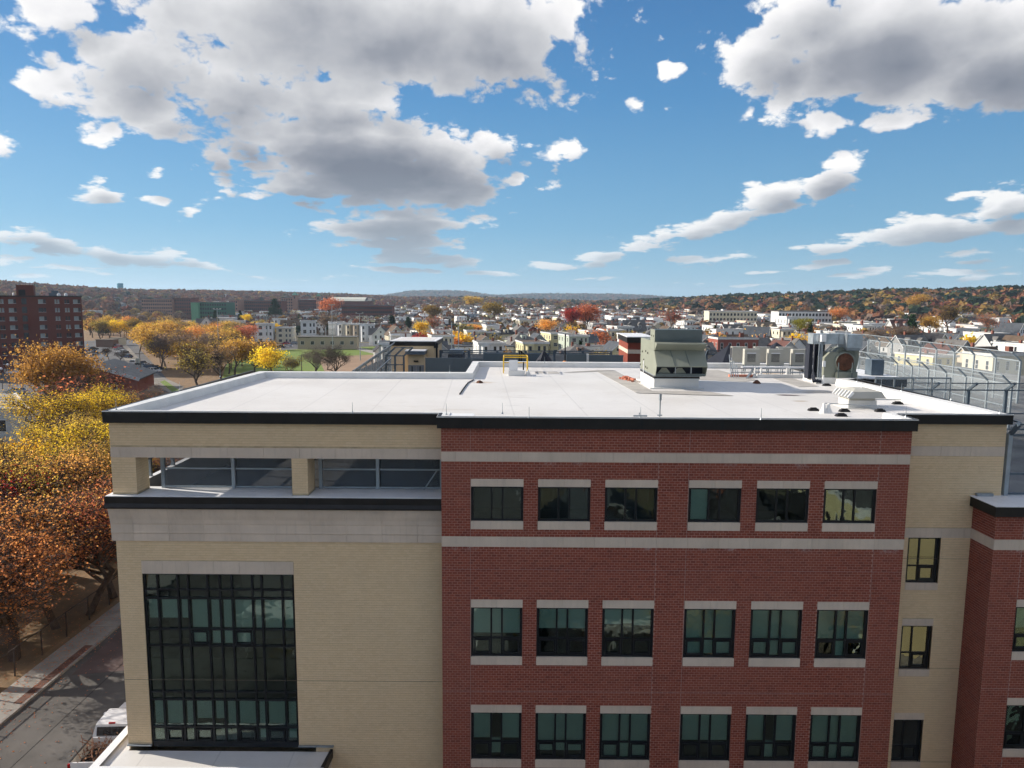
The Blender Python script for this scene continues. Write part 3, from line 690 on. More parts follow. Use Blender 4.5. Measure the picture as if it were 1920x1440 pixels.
# ---- black copings and white roof
CT = -4.43
def coping(pts, w0=.14, h=.42, closed=False):
    for (a, b) in zip(pts, pts[1:]):
        pass
m = MB()
m.box(XL-.16, -2.76, YL-.14, YL-.0, Z(-4.90), Z(CT)); m.box(-2.88, XR+.12, YR-.16, YR-.0, Z(-4.88), Z(CT)); m.box(-2.88, -2.74, YR-.0, YL-.14, Z(-4.88), Z(CT))
m.box(XR+.0, XR+.12, YR, YY-.14, Z(-4.88), Z(CT)); m.box(XR+.12, XE+.13, YY-.14, YY, Z(-4.84), Z(CT)); m.box(XE, XE+.13, YY, 51, Z(-4.84), Z(CT)); m.box(XL-.16, XL-.02, YL, 43.3, Z(-4.90), Z(CT))
m.build('coping_fascia', MT['black'], SCH)
for x in np.arange(XL+2.4, -3.2, 3.05): MB().box(x-.05, x+.05, YL-.144, YL-.1405, Z(-4.895), Z(CT-.004)).build('coping_joint', MT['frame'], SCH)
for x in np.arange(-1.2, XR-.3, 3.05): MB().box(x-.05, x+.05, YR-.164, YR-.1605, Z(-4.875), Z(CT-.004)).build('coping_joint', MT['frame'], SCH)
for x in np.arange(XL+1.7, -3.2, 3.05): MB().box(x-.05, x+.05, YL-.254, YL-.2505, Z(zl)+.2, Z(zg)-.004).build('coping_joint', MT['frame'], SCH)
YB1, YB2, XB = 42.9, 50.6, -2.9
outer = [(XL-.17, YL-.15), (-2.89, YL-.15), (-2.89, YR-.17), (XR+.13, YR-.17), (XR+.13, YY-.15), (XE+.14, YY-.15), (19.2, 40.6), (20.9, 41.4), (20.9, YB2+.3), (XB, YB2+.3), (XB, YB1+.25), (XL+.5, YB1)]
w = .42
inner = [(XL+.28, YL+.22), (-2.45, YL+.22), (-2.45, YR+.2), (XR-.3, YR+.2), (XR-.3, YY+.22), (XE-.45, YY+.22), (18.75, 40.9), (20.45, 41.8), (20.45, YB2-.15), (XB+.45, YB2-.15), (XB+.45, YB1-.25), (XL+.95, YB1-.4)]
n = len(outer); V = []; F = []
zi = [CT-.015]*n
dz = [-4.66]*12
for (x, y) in outer: V.append((x, y, Z(CT)+.0))
for (x, y) in inner: V.append((x, y, Z(CT)-.012))
for i in range(n):
    x, y = inner[i]; nx, ny = outer[i]; dx, dy = x-nx, y-ny; L = math.hypot(dx, dy)
    V.append((x+dx/L*.07, y+dy/L*.07, Z(-4.84)))
for (x, y) in outer: V.append((x, y, Z(CT)-.03))
for i in range(n):
    j = (i+1) % n
    F += [(i, j, n+j, n+i), (n+i, n+j, 2*n+j, 2*n+i), (3*n+i, 3*n+j, j, i)]
MB().add(V, F).build('parapet', MT['white_flash'], SCH)
deck = [V[2*n+i][:2] for i in range(n)]
MB().add([(x, y, Z(-4.80)) for x, y in deck], [tuple(range(n))]).build('roof_deck', MT['white_mem'], SCH)
# outside faces of the back parapets
m = MB(); m.box(XL+.5, XB, YB1+.0, YB1+.2, Z(-9), Z(CT-.04)); m.box(XB, 20.9, YB2+.05, YB2+.25, Z(-9), Z(CT-.04)); m.build('rear_wall', MT['mortar_b'], SCH)

# ---- bricks: the 300 that show largest singly, the others joined wall by wall
allB = []
for wi, (kind, B, sk) in enumerate(BRICKS):
    c = (B[:, ::2]+B[:, 1::2])/2 if False else np.column_stack([(B[:, 0]+B[:, 1])/2, (B[:, 2]+B[:, 3])/2, (B[:, 4]+B[:, 5])/2])
    zc = (c-np.array([0, 0, H]))@AX[2]; xc = (c-np.array([0, 0, H]))@AX[0]; yc_ = (c-np.array([0, 0, H]))@AX[1]
    full = ((B[:, 1]-B[:, 0]) > BL-JT-.01) if sk == 'y+' else np.zeros(len(B), bool)
    vis = full & (abs(xc/zc) < .7) & (abs(yc_/zc) < .53)
    for i in np.nonzero(vis)[0]: allB.append((zc[i], wi, i))
allB.sort(); pick = {}
for z_, wi, i in allB[:300]: pick.setdefault(wi, set()).add(i)
bm_ = {}
for k in ('red', 'buff'):
    me = boxes_mesh('brick', [(-(BL-JT)/2, (BL-JT)/2, 0, .03, 0, BC-JT)], MT[k], 'y+'); bm_[k] = me
for wi, (kind, B, sk) in enumerate(BRICKS):
    P = pick.get(wi, set()); keep = np.array([i for i in range(len(B)) if i not in P])
    o = link('brick', boxes_mesh('brick', B[keep], MT[kind], sk), SCH, -wloc(SCH)); o['kind'] = 'stuff'
    for i in P:
        b = B[i]; link('brick', bm_[kind], SCH, Vector(((b[0]+b[1])/2, b[2], b[4]))-wloc(SCH))
# ================================================================== things on the roof
DK = Z(-4.80)
# --- big olive air handler on its white curb
a0 = PZ(1226, 728, -4.8); ax0, ay0 = a0[0], a0[1]; ax1 = PZ(1308.3, 727.8, -4.8)[0]; ay1 = PZ(1193.3, 712, -4.8)[1]
AH = thing('air_handler', 'large olive-grey rooftop air handler with hooded intakes on a white curb', 'air handler', ((ax0+ax1)/2, (ay0+ay1)/2, DK))
m = MB(); m.box(ax0, ax1, ay0, ay1, DK, DK+.52); m.build('curb', MT['white_flash'], AH)
m = MB(); m.box(ax0-.25, ax1+.25, ay0-.25, ay1+.25, DK+.004, DK+.05); m.build('curb_flashing', MT['white_flash'], AH)
m = MB(); m.box(ax0-.03, ax1+.03, ay0-.04, ay1+.03, DK+.56, DK+.66); m.build('base_rail', MT['black'], AH)
m = MB(); m.box(ax0-.01, ax1+.05, ay0-.02, ay1+.0, DK+.52, DK+.56); m.box(ax0-.01, ax1+.12, ay0-.05, ay1+.03, DK+.66, DK+.74); m.build('base_frame', MT['galv'], AH)
bz = DK+.74; bx0, bx1 = ax0-.02, ax1+.1; yf = ay0+.02
def zat(v, Y): return H+PY(1230, v, Y)[2]
zt = zat(618, yf+.05); zb_ = zat(633, ay1)
m = MB(); m.box(bx0, bx1, yf+1.25, ay1, bz, zb_); m.build('cabinet', MT['olive'], AH)
h1 = zat(641, yf); h1o = zat(644, yf-.55); h2 = zat(657, yf); h3 = zat(686, yf-.75); h4 = zat(701.5, yf-.5)
prof = [(yf+1.25, zt), (yf, zt), (yf, h1)]
m = MB(); m.box(bx0, bx1, yf, yf+1.25, h2, zt); m.build('relief_box', MT['olive_d'], AH)  # front shade painted in as a dark tone; sunlit left side stays olive
m = MB(); m.box(bx0-.012, bx0-.002, yf, yf+1.25, h2, zt-.0); m.box(bx0-.014, bx0-.002, yf+1.25, ay1, bz, zb_-.02); m.build('side_panel', MT['olive'], AH)
bx1h = bx1+.12
m = MB(); m.extrude([(yf-.002, h1), (yf-.55, h1o), (yf-.55, h1o-.05), (yf-.02, h2)], bx0, bx1h); m.build('upper_hood', MT['olive'], AH)
m = MB(); m.extrude([(yf-.01, h2-.003), (yf-.78, h3), (yf-.78, h3-.06), (yf-.10, h2-.12)], bx0+.02, bx1h); m.build('lower_hood', MT['olive'], AH)
for xa, xb in ((bx0-.014, bx0+.012), (bx1h, bx1h+.03)): MB().extrude([(yf, h2-.02), (yf-.76, h3), (yf-.5, h4), (yf-.45, bz+.0), (yf+1.25, bz), (yf+1.25, h2)], xa, xb).build('hood_cheek', MT['olive'], AH)
m = MB(); m.box(bx0+.02, bx1h-.02, yf+.1, yf+1.2, bz+.02, h2-.01); m.build('coil_chamber', MT['darkblue'], AH)
m = MB(); m.box(bx0+.02, bx1h-.01, yf-.5, yf-.4, bz-.02, h4+.03); m.build('hood_sill', MT['olive_d'], AH)
for k in range(5):
    x = bx0+.42+k*.40; MB().bar((x+.1, yf-.50, h1o-.065), (x, yf-.06, h2+.06), .035, .02).build('hood_rib', MT['olive_d'], AH)
for x in (bx0+.85, bx0+1.65):
    MB().bar((x, yf-.01, h2+.012), (x+.12, yf-.79, h3+.012), .03, .02).build('hood_seam', MT['olive_d'], AH)
for x in (bx0+.45, bx0+1.30):
    MB().add([(x-.32, yf-.3, bz+.12), (x+.40, yf-.3, bz+.12), (x+.16, yf-.3, bz+.42), (x-.08, yf-.3, bz+.42), (x-.32, yf-.28, bz+.12), (x+.40, yf-.28, bz+.12), (x+.16, yf-.28, bz+.42), (x-.08, yf-.28, bz+.42)], [(0, 1, 2, 3), (7, 6, 5, 4), (0, 4, 5, 1), (1, 5, 6, 2), (2, 6, 7, 3), (3, 7, 4, 0)]).build('damper_blade', MT['olive'], AH)
for x in (bx0+1.05, bx0+1.9): MB().box(x, x+.05, yf-.46, yf-.42, bz, h3-.1).build('hood_post', MT['galv'], AH)
for (fy, fz) in ((.25, .85), (.6, .9), (1.2, .82), (.3, .12), (.55, .15), (1.5, .13), (.9, .45)):
    y = yf+1.3+fy*1.8; MB().box(bx0-.05, bx0-.015, y, y+.07, bz+fz*1.2, bz+fz*1.2+.1).build('latch', MT['dark'], AH)
for y in (.25, .85): MB().box(bx0-.03, bx0-.016, yf+y, yf+y+.08, zt-.4, zt-.32).build('latch', MT['dark'], AH)
m = MB(); m.box(bx0-.05, bx0-.016, ay0+2.9, ay0+3.0, DK+.55, bz+.55); m.build('conduit', MT['white_trim'], AH)
# --- walk pads round it
def pad(pts, z=.006):
    V = [(*PZ(u, v, -4.8)[:2], DK+z) for u, v in pts]; V2 = [(x, y, zz+.012) for x, y, zz in V]; n = len(V)
    o = MB().add(V+V2, [tuple(range(n))[::-1], tuple(range(n, 2*n))]+[(i, (i+1) % n, n+(i+1) % n, n+i) for i in range(n)]).build('walk_pad', MT['walkpad'], SCH)
pad([(1192, 736), (1120, 697), (1154, 695.5), (1226, 735)]); pad([(1193, 737.5), (1215, 733.6), (1330, 735.5), (1375, 743), (1300, 741)], .02)
pad([(1310, 712), (1322, 694), (1346, 694), (1420, 712.5), (1398, 716)]); pad([(1450, 710), (1480, 708), (1535, 724.5), (1498, 726)]); pad([(1056, 699), (1120, 694.5), (1154, 695), (1118, 697)], .02)
pad([(1003, 700), (1003, 697), (1022, 697), (1026, 700)]); pad([(1028, 700.4), (1026, 697), (1044, 697), (1050, 700.4)])
# --- small things: helpers
def at(u, v, z=-4.8): p = PZ(u, v, z); return np.array([p[0], p[1], H+p[2]])
# loose bricks beside the curb
for k, (u, v, n_, wd) in enumerate(((1167, 710.5, 1, 'leftmost single'), (1171, 711.5, 2, 'second'), (1175, 712.5, 2, 'middle'), (1180, 714, 2, 'fourth'), (1186, 716, 2, 'rightmost, greyish'))):
    p = at(u, v)
    for q in range(n_):
        c = p+np.array([.03*q, .02*q, .06+.105*q]); a = .35*k+.5*q
        solo('brick', MB().obox(c, (.40*math.cos(a), .40*math.sin(a), 0), (-.16*math.sin(a), .16*math.cos(a), 0), (0, 0, .10)), MT['terra'], f'loose orange brick, {wd} stack left of the air handler curb, {"upper" if q else "lower"} one', 'brick', tuple(c-np.array([0, 0, .05])), 'loose bricks piled beside the air handler')
# gooseneck vent pipe at the front edge
p = at(1237, 781, -4.6); p[1] = max(p[1], YR+.15)
m = MB(); zz = Z(-4.44); xx = PY(1237, 781, YR+.35)[0]; yy = YR+.35
VP = thing('vent_pipe', 'short grey vent pipe standing at the middle of the front roof edge', 'vent pipe', (xx, yy, zz-.2))
MB().tube((xx, yy, zz-.3), (xx, yy, zz+.62), .028).build('stem', MT['galv'], VP); MB().tube((xx, yy, zz+.62), (xx, yy, zz+.86), .055, 10).build('cap', MT['galv'], VP); MB().box(xx-.09, xx+.09, yy-.02, yy+.02, zz+.02, zz+.06).build('bracket', MT['galv'], VP)
# lightning rods on the parapet
RODS = [(218, 768), (337, 732), (413, 706), (734, 696.5), (843, 697), (885, 680), (966, 680), (1021, 680), (1607, 716), (1652, 725), (1690, 734), (1783, 750), (1875, 775), (1698, 782), (661, 774), (942, 775), (992, 783), (1201, 783), (1427, 786), (837, 777)]
RODW = ['at the front left corner', 'on the left edge, second from the front corner', 'on the left edge, third from the front corner', 'in front of the caged stair', 'on the back edge left of the inner corner', 'at the inner corner of the back edge', 'just behind the yellow guard rail', 'right of the yellow guard rail',
        'right of the blower base', 'on the right edge above the exhaust hood', 'on the right edge right of the exhaust hood', 'halfway along the right edge', 'at the far right corner', 'above the right end of the red front', 'above the covered terrace', 'on the red front below the yellow rail', 'on the red front, second from the left', 'just left of the vent pipe', 'on the red front right of the vent pipe', 'where red and buff fronts meet']
for k, (u, v) in enumerate(RODS):
    p = PZ(u, v, -4.43); x, y = p[0], p[1]
    m = MB(); m.tube((x, y, Z(-4.44)), (x, y, Z(-4.43)+.42), .013, 6, r2=.006); m.tube((x, y, Z(-4.45)), (x, y, Z(-4.43)+.05), .05, 8, r2=.02)
    solo('lightning_rod', m, MT['galv'], f'thin lightning rod on the parapet {RODW[k]}', 'lightning rod', (x, y, Z(-4.44)), 'lightning rods along the parapet')
# hatch with its yellow rail
p0 = at(944, 700); p1 = at(989, 700); 
HR = thing('guard_rail', 'yellow tubular guard rail around the roof hatch', 'guard rail', ((p0[0]+p1[0])/2, p0[1], DK))
x0, x1, y0, y1 = p0[0], p1[0], p0[1], p0[1]+1.7; r_ = .035
for x in (x0, x1):
    for y in (y0, y1): MB().tube((x, y, DK), (x, y, DK+1.05), r_, 8).build('post', MT['yellow'], HR)
for z in (1.05, .55):
    MB().tube((x0, y1, DK+z), (x1, y1, DK+z), r_, 8).build('rail', MT['yellow'], HR)
    for x in (x0, x1): MB().tube((x, y0, DK+z), (x, y1, DK+z), r_, 8).build('rail', MT['yellow'], HR)
MB().tube((x0, y0, DK+1.05), (x1, y0, DK+1.05), r_, 8).build('rail', MT['yellow'], HR)
p = at(958, 705); q = at(993, 705)
HT = thing('roof_hatch', 'white roof hatch with its lid open inside the yellow rail', 'roof hatch', (p[0], p[1], DK))
MB().box(p[0]-.15, q[0]-.3, p[1], p[1]+1.0, DK, DK+.34).build('curb', MT['white_flash'], HT)
MB().box(p[0]-.13, p[0]+.42, p[1]+.1, p[1]+.16, DK+.35, DK+1.0).build('lid', MT['white_trim'], HT)
MB().box(p[0]+.75, p[0]+.83, p[1]+.4, p[1]+.46, DK+.34, DK+.85).build('grab_post', MT['dark'], HT)
MB().lathe((q[0]-.1, q[1]+.1, DK), [(.22, 0), (.05, .32), (.04, .4)], 10).build('flashing_cone', MT['white_flash'], HT)
# dark cable and clump at the back corner
pts = [at(*q) for q in ((888, 713), (878, 718), (873, 724), (868, 731), (862, 740))]
m = MB()
for a, b in zip(pts, pts[1:]): m.bar(a+np.array([0, 0, .03]), b+np.array([0, 0, .03]), .05)
solo('cable', m, MT['dark'], 'dark cable lying across the white roof near the inner parapet corner', 'cable', tuple(pts[2]))
p = at(899, 718); solo('rubble', MB().lathe(p, [(.22, 0), (.16, .1), (.05, .15)], 7), MT['rust'], 'small rust-brown clump of debris beside the cable on the roof', 'debris', tuple(p))
p = at(1419, 719); solo('rubble', MB().lathe(p, [(.25, 0), (.16, .12), (.05, .2)], 7), MT['rust'], 'small brown clump of debris between the walk pads right of the air handler', 'debris', tuple(p))
# membrane roll / plate at the front left return
p = at(838, 776, -4.5); MB().box(-2.5, -1.5, YR+.3, YR+.9, DK, Z(-4.47)).build('splice_plate', MT['white_trim'], SCH)
# --- three pairs of condensers
def condenser(x, y, label, fr):
    t = thing('condenser', label, 'condenser unit', (x, y, DK), 'condensing units behind the walk pads'); z0 = DK+.66; w, h, d = 1.02, 1.02, .42
    MB().box(x-w/2, x+w/2, y, y+d, z0, z0+h).build('housing', MT['cream_unit'], t)
    if fr:
        MB().box(x-.34, x+.2, y-.006, y-.002, z0+.17, z0+.72).build('grille_recess', MT['darkblue'], t)
        for k in range(7): MB().bar((x-.35, y-.02, z0+.2+k*.075), (x+.21, y-.02, z0+.2+k*.075), .025, .03).build('louvre', MT['cream_unit'], t)
        MB().box(x-.36, x+.22, y-.03, y-.005, z0+.72, z0+.79).build('grille_trim', MT['white_trim'], t)
    MB().box(x-w/2-.006, x-w/2-.002, y+.04, y+d-.04, z0+.05, z0+h-.05).build('side_coil', MT['darkblue' if not fr else 'cream_unit'], t)
    for dx in (-.45, .45):
        for dy in (.03, d-.05): MB().bar((x+dx, y+dy, DK), (x+dx, y+dy, z0), .04).build('leg', MT['galv'], t)
    for dy in (.03, d-.05): MB().bar((x-.5, y+dy, z0-.03), (x+.5, y+dy, z0-.03), .05).build('cross_rail', MT['galv'], t)
yc1 = 46.2
CX = [PY(u, 668, yc1)[0] for u in (1411, 1456, 1501)]
for x, nm in zip(CX, ('left', 'middle', 'right')):
    condenser(x, yc1, f'{nm} one of the three beige condenser units in the front row', True)
    condenser(x-.15, yc1+2.2, f'beige condenser unit standing behind the {nm} front one', False)
CP = thing('pipe_rack', 'galvanised pipe rack with wrapped pipes in front of the condenser units', 'pipe rack', (CX[1], yc1-1, DK))
for k in range(9):
    x = CX[0]-1.6+k*.62; MB().bar((x, yc1-1.0, DK), (x, yc1-1.0, DK+.55), .035).build('rack_post', MT['galv'], CP)
for z in (.25, .5): MB().tube((CX[0]-1.7, yc1-1.0, DK+z), (CX[2]+.6, yc1-1.0, DK+z), .03, 6).build('rack_rail', MT['galv'], CP)
for k in range(3): MB().tube((CX[0]-.9, yc1-.85+.14*k, DK+.56), (CX[2]+.5, yc1-.85+.14*k, DK+.56), .05, 8).build('wrapped_pipe', MT['white_trim'], CP)
for k in range(4): MB().tube((CX[0]-2.0+.15*k, yc1-2.2, DK+.05), (CX[0]-1.7+.15*k, yc1-.6, DK+1.35-.2*k), .025, 6).build('riser_pipe', MT['galv'], CP)
MB().bar((CX[0]-1.1, yc1-2.4, DK+.03), (CX[0]-.2, yc1-.9, DK+.5), .12, .08).build('pipe_ramp', MT['galv'], CP)
MB().box(CX[0]-1.9, CX[0]-.3, yc1-1.5, yc1-1.2, DK, DK+.14).build('timber_sleeper', MT['terra'], CP)
for x in (CX[0]-.35, CX[0]+.05, CX[1]+.1, CX[1]+.25): MB().lathe((x, yc1-1.6, DK), [(.14, 0), (.06, .3), (.05, .62)], 8).build('pipe_boot', MT['white_flash'], CP)
MB().box(CX[0]-.3, CX[2]+.9, yc1-1.9, yc1-1.75, DK, DK+.22).build('rack_curb', MT['white_flash'], CP)
# --- blower with its ducts
by = 41.6
def BX(u, v=690, y=by): return PY(u, v, y)[0]
def BZ(v, y=by, u=1580): return Z(PY(u, v, y)[2])
BW = thing('exhaust_blower', 'grey scroll blower with a rusty round inlet below boxed galvanised ducts', 'blower', (BX(1575), by, DK))
MB().box(BX(1530), BX(1585), by-.1, by+1.8, DK, DK+.33).build('curb', MT['white_flash'], BW)
zc = BZ(678); xc = BX(1588)
r = (BX(1612)-BX(1563))/2
m = MB(); m.lathe((xc, by+.35, zc), [(r*.98, 0), (r*1.08, .03), (r*1.08, .9), (r*.98, .93)], 28, 'y'); m.build('scroll_housing', MT['olive'], BW, smooth=False)
m = MB(); m.box(xc-r*1.0, xc+r*.95, by+.36, by+1.2, DK+.33, zc-.2); m.build('scroll_foot', MT['olive'], BW)
m = MB(); m.box(xc-r*.35, xc+r*1.08, by+.36, by+1.2, zc, BZ(655)); m.build('scroll_outlet', MT['olive'], BW)
xi = BX(1584); zi_ = BZ(679)
m = MB(); m.lathe((xi, by+.345, zi_), [(.62, 0), (.60, -.33)], 28, 'y'); m.build('inlet_drum', MT['olive'], BW, smooth=True)
m = MB(); m.lathe((xi, by+.01, zi_), [(.52, 0), (.45, -.02)], 28, 'y'); m.build('inlet_mouth', MT['rust'], BW)
for k in range(3): MB().lathe((xi, by-.02-.02*k, zi_), [(.50-.13*k, .012), (.47-.13*k, -.012)], 28, 'y').build('inlet_ring', MT['rust'], BW)
m = MB(); V = [(BX(1546), DK+.33), (BX(1546), BZ(672)), (BX(1556), BZ(661)), (BX(1572), BZ(660)), (BX(1572), DK+.33)]
m.add([(x, by+.1, z) for x, z in V]+[(x, by+1.3, z) for x, z in V], [(0, 1, 2, 3, 4), (9, 8, 7, 6, 5)]+[(i, 5+i, 5+(i+1) % 5, (i+1) % 5) for i in range(5)]); m.build('belt_guard', MT['olive'], BW)
for x in (BX(1567), BX(1593)): MB().bar((x, by-.35, DK+.3), (x, by-.35, zi_), .05).build('stand_leg', MT['olive_d'], BW)
MB().box(BX(1567), BX(1607), by-.1, by+.3, DK+.33, BZ(697)).build('base_plate', MT['olive'], BW)
MB().box(BX(1543), BX(1547), by-.05, by+.1, BZ(688), BZ(677)).build('switch_box', MT['white_trim'], BW)
zd0, zd1 = BZ(652), BZ(627)
MB().box(BX(1584), BX(1612.5), by-.1, by+1.1, zd0, zd1).build('duct_elbow', MT['galv_l'], BW)
MB().box(BX(1585), BX(1611), by+.0, by+1.0, BZ(657), zd0).build('duct_collar', MT['galv'], BW)
for a, b in ((1573.5, 1583.6), (1546, 1573), (1525, 1545.5)): MB().box(BX(a), BX(b), by+.25, by+1.0, BZ(646), BZ(626.5)).build('duct_section', MT['galv_l'], BW)
MB().box(BX(1583), BX(1584.4), by-.14, by+1.12, zd0-.02, zd1+.02).build('duct_flange', MT['galv'], BW)
MB().box(BX(1572.7), BX(1573.9), by+.2, by+1.05, BZ(647), BZ(626)).build('duct_flange', MT['galv'], BW)
MB().box(BX(1545.2), BX(1546.2), by+.2, by+1.05, BZ(647), BZ(626)).build('duct_flange', MT['galv'], BW)
MB().box(BX(1536), BX(1545), by-.1, by+.12, BZ(641), BZ(628)).build('junction_box', MT['white_trim'], BW)
for u in (1534, 1537.5, 1540): MB().tube((BX(u), by+.0, DK+.3), (BX(u), by+.0, BZ(640)), .035, 6).build('conduit', MT['galv'], BW)
MB().box(BX(1541), BX(1560), by+1.1, by+1.3, DK+.33, BZ(646)).build('sound_panel', MT['darkblue'], BW)
MB().box(BX(1524), BX(1531), by+.6, by+1.2, DK+.2, BZ(646)).build('wrapped_drop_duct', MT['darkblue'], BW)
for k, (u, v) in enumerate(((1527, 694), (1531, 703), (1524, 700), (1536, 700))): MB().tube((BX(u, v), by-.2, DK+.12), (BX(u+6, v), by+.5, DK+.55-.08*k), .08, 7).build('flex_hose', MT['darkblue'], BW)
for u, v in ((1511, 711), (1517, 712), (1531, 717), (1543, 719)):
    p = at(u, v); MB().lathe(p, [(.17, 0), (.07, .32), (.05, .5)], 9).build('pipe_boot', MT['white_flash'], BW)
for u in (1541, 1557, 1590, 1600): MB().tube((BX(u), by+.5, BZ(627)), (BX(u), by+.5, BZ(619)), .018, 5).build('duct_rod', MT['white_trim'], BW)
# --- gravity exhaust hood
g0 = at(1590, 765.5); g1 = at(1642, 765.5); gx0, gx1, gy = g0[0], g1[0], g0[1]; gd = 1.0
GH = thing('exhaust_hood', 'white low exhaust hood with a louvred side on a square curb near the right parapet', 'exhaust hood', ((gx0+gx1)/2, gy+gd/2, DK))
MB().box(gx0, gx1, gy, gy+gd, DK, DK+.36).build('curb', MT['white_flash'], GH); MB().box(gx0-.18, gx1+.12, gy-.18, gy+gd+.2, DK+.004, DK+.03).build('curb_flashing', MT['white_flash'], GH)
MB().box(gx0+.04, gx1-.06, gy+.03, gy+gd-.03, DK+.36, DK+.52).build('hood_neck', MT['cream_unit'], GH)
z0, z1 = DK+.50, DK+.86; cx = (gx0+gx1)/2; hw_ = .78
V = []; lo = [(cx-hw_*1.0, gy-.35), (cx+hw_*1.12, gy-.35), (cx+hw_*1.12, gy+gd+.35), (cx-hw_*1.0, gy+gd+.35)]
hi = [(cx-hw_*.72, gy-.2), (cx+hw_*.95, gy-.2), (cx+hw_*.95, gy+gd+.2), (cx-hw_*.72, gy+gd+.2)]; tp = [(cx-hw_*.35, gy+.2), (cx+hw_*.5, gy+.2), (cx+hw_*.5, gy+gd-.2), (cx-hw_*.35, gy+gd-.2)]
V = [(x, y, z0) for x, y in lo]+[(x, y, z1-.08) for x, y in hi]+[(x, y, z1+.02) for x, y in tp]
F = [(0, 3, 2, 1)]+[(i, (i+1) % 4, 4+(i+1) % 4, 4+i) for i in range(4)]+[(4+i, 4+(i+1) % 4, 8+(i+1) % 4, 8+i) for i in range(4)]+[(8, 9, 10, 11)]
MB().add(V, F).build('hood_cover', MT['cream_unit'], GH)
for k in range(6):
    y = gy-.3+k*.30; MB().bar((lo[0][0]-.03, y, z0+.0), (hi[0][0]-.03, y+.0, z1-.09), .12, .05, up=(0, 1, 0)).build('louvre', MT['white_trim'], GH)
MB().tube((cx+.05, gy+.3, z1), (cx+.05, gy+.3, z1+.3), .015, 5).build('rod', MT['white_trim'], GH)
# --- black rubber pipe supports
for u, v, w_, wl_ in ((1525, 770, .24, 'left of the white boots'), (1583, 772, .23, 'right of the white boots'), (1577, 780.5, .24, 'nearest the front edge'), (1683, 758, .24, 'right of the exhaust hood'), (1650, 772, .22, 'at the foot of the exhaust hood'), (1550, 723.5, .24, 'below the blower')):
    p = at(u, v); m = MB(); m.add([(p[0]+sx*w_*k, p[1]+sy*.12*k, DK+z) for k, z in ((1, 0), (.75, .10)) for sx, sy in ((-1, -1), (1, -1), (1, 1), (-1, 1))], _q)
    m.box(p[0]-w_*.5, p[0]+w_*.5, p[1]-.06, p[1]+.06, DK+.10, DK+.14)
    o = solo('pipe_support', m, MT['dark'], f'small black rubber pipe support on the roof {wl_}', 'pipe support', (p[0], p[1], DK), 'black pipe supports')
for (a, b, lab) in (((1546, 764), (1665, 771), 'thin grey pipe running along the roof in front of the exhaust hood'), ((1640, 757), (1690, 757), 'thin grey pipe from the back of the exhaust hood to a black support')):
    p, q = at(*a), at(*b); solo('roof_pipe', MB().tube(p+np.array([0, 0, .2]), q+np.array([0, 0, .19]), .025, 6), MT['galv'], lab, 'pipe', tuple(p))
for k, (u, v) in enumerate(((1544, 774), (1553, 774))):
    p = at(u, v); m = MB(); m.lathe(p, [(.20, 0), (.08, .22), (.05, .42), (.02, .42)], 10); solo('vent_boot', m, MT['white_flash'], f'white cone-shaped pipe boot, {"left" if k == 0 else "right"} of the two near the front roof edge', 'pipe boot', tuple(p), smooth=False)
# small anchors at the front edge
p = at(1195, 782, -4.5); solo('edge_anchor', MB().box(p[0]-.18, p[0]+.35, YR+.3, YR+.36, Z(-4.5), Z(-4.40)).tube((p[0]+.05, YR+.33, Z(-4.4)), (p[0]+.05, YR+.33, Z(-4.3)), .02, 5), MT['galv'], 'small metal anchor bracket on the front coping left of the vent pipe', 'bracket', (p[0], YR+.33, Z(-4.5)))

# ================================================================== terraces behind
# lower roofs
MB().box(-16, 21, 51, 96, Z(-7.6), Z(-7.35)).build('rear_terrace', MT['rubberfloor'], SCH)
MB().box(20.95, 60, 28.4, 96, Z(-8.64), Z(-8.55)).build('wing_terrace', MAT('grey_terrace_paving', (.19, .19, .185), .85, var=.3, vs=.5, bump=.3, bs=8, streak=.3), SCH)
# stair tower
ty = 60.
def TX(u, y=ty, v=660): return PY(u, v, y)[0]
def TZ(v, y=ty, u=780): return Z(PY(u, v, y)[2])
ST = thing('stair_tower', 'buff brick stair tower with black coping and grey double doors on the roof terrace', 'stair tower', (TX(780), ty+2.5, Z(-7.35)))
tz0 = Z(-7.35); tz1 = TZ(648.5)
MB().box(TX(733), TX(815), ty, ty+6.0, tz0, tz1).build('wall', MT['buff'], ST)
MB().box(TX(732)-.05, TX(817)+.05, ty-.08, ty+6.1, tz1, TZ(640.5)).build('coping', MT['black'], ST)
MB().box(TX(732)-.03, TX(817)+.03, ty-.06, ty+6.08, TZ(640.5), TZ(640.5)+.06).build('coping_cap', MT['white_trim'], ST)
MB().box(TX(738), TX(810), ty+.5, ty+5.4, TZ(640.5)+.061, TZ(640.5)+.07).build('roof', MT['white_mem'], ST)
MB().box(TX(765), TX(801), ty-1.6, ty, TZ(665, ty-1.6), TZ(659, ty-1.6)).build('canopy', MT['steelblue'], ST)
MB().box(TX(765)-.03, TX(801)+.03, ty-1.62, ty-.02, TZ(659, ty-1.6), TZ(659, ty-1.6)+.08).build('canopy_cap', MT['white_trim'], ST)
MB().box(TX(768), TX(799), ty-1.0, ty-.02, tz0, TZ(665, ty-1.6)).build('vestibule', MT['buff'], ST)
for a, b in ((768.5, 783), (783.4, 797.5)):
    d_ = MB().box(TX(a), TX(b), ty-1.04, ty-1.0, tz0, TZ(682.5)).build('door', MT['doorgrey'], ST); MB().box(TX((a+b)/2-1), TX((a+b)/2+1), ty-1.06, ty-1.041, TZ(695), TZ(684.5)).build('door_light', MT['room'], d_)
MB().box(TX(779), TX(787), ty-1.12, ty-1.0, TZ(676.5), TZ(674)).build('door_lamp', MT['dark'], ST)
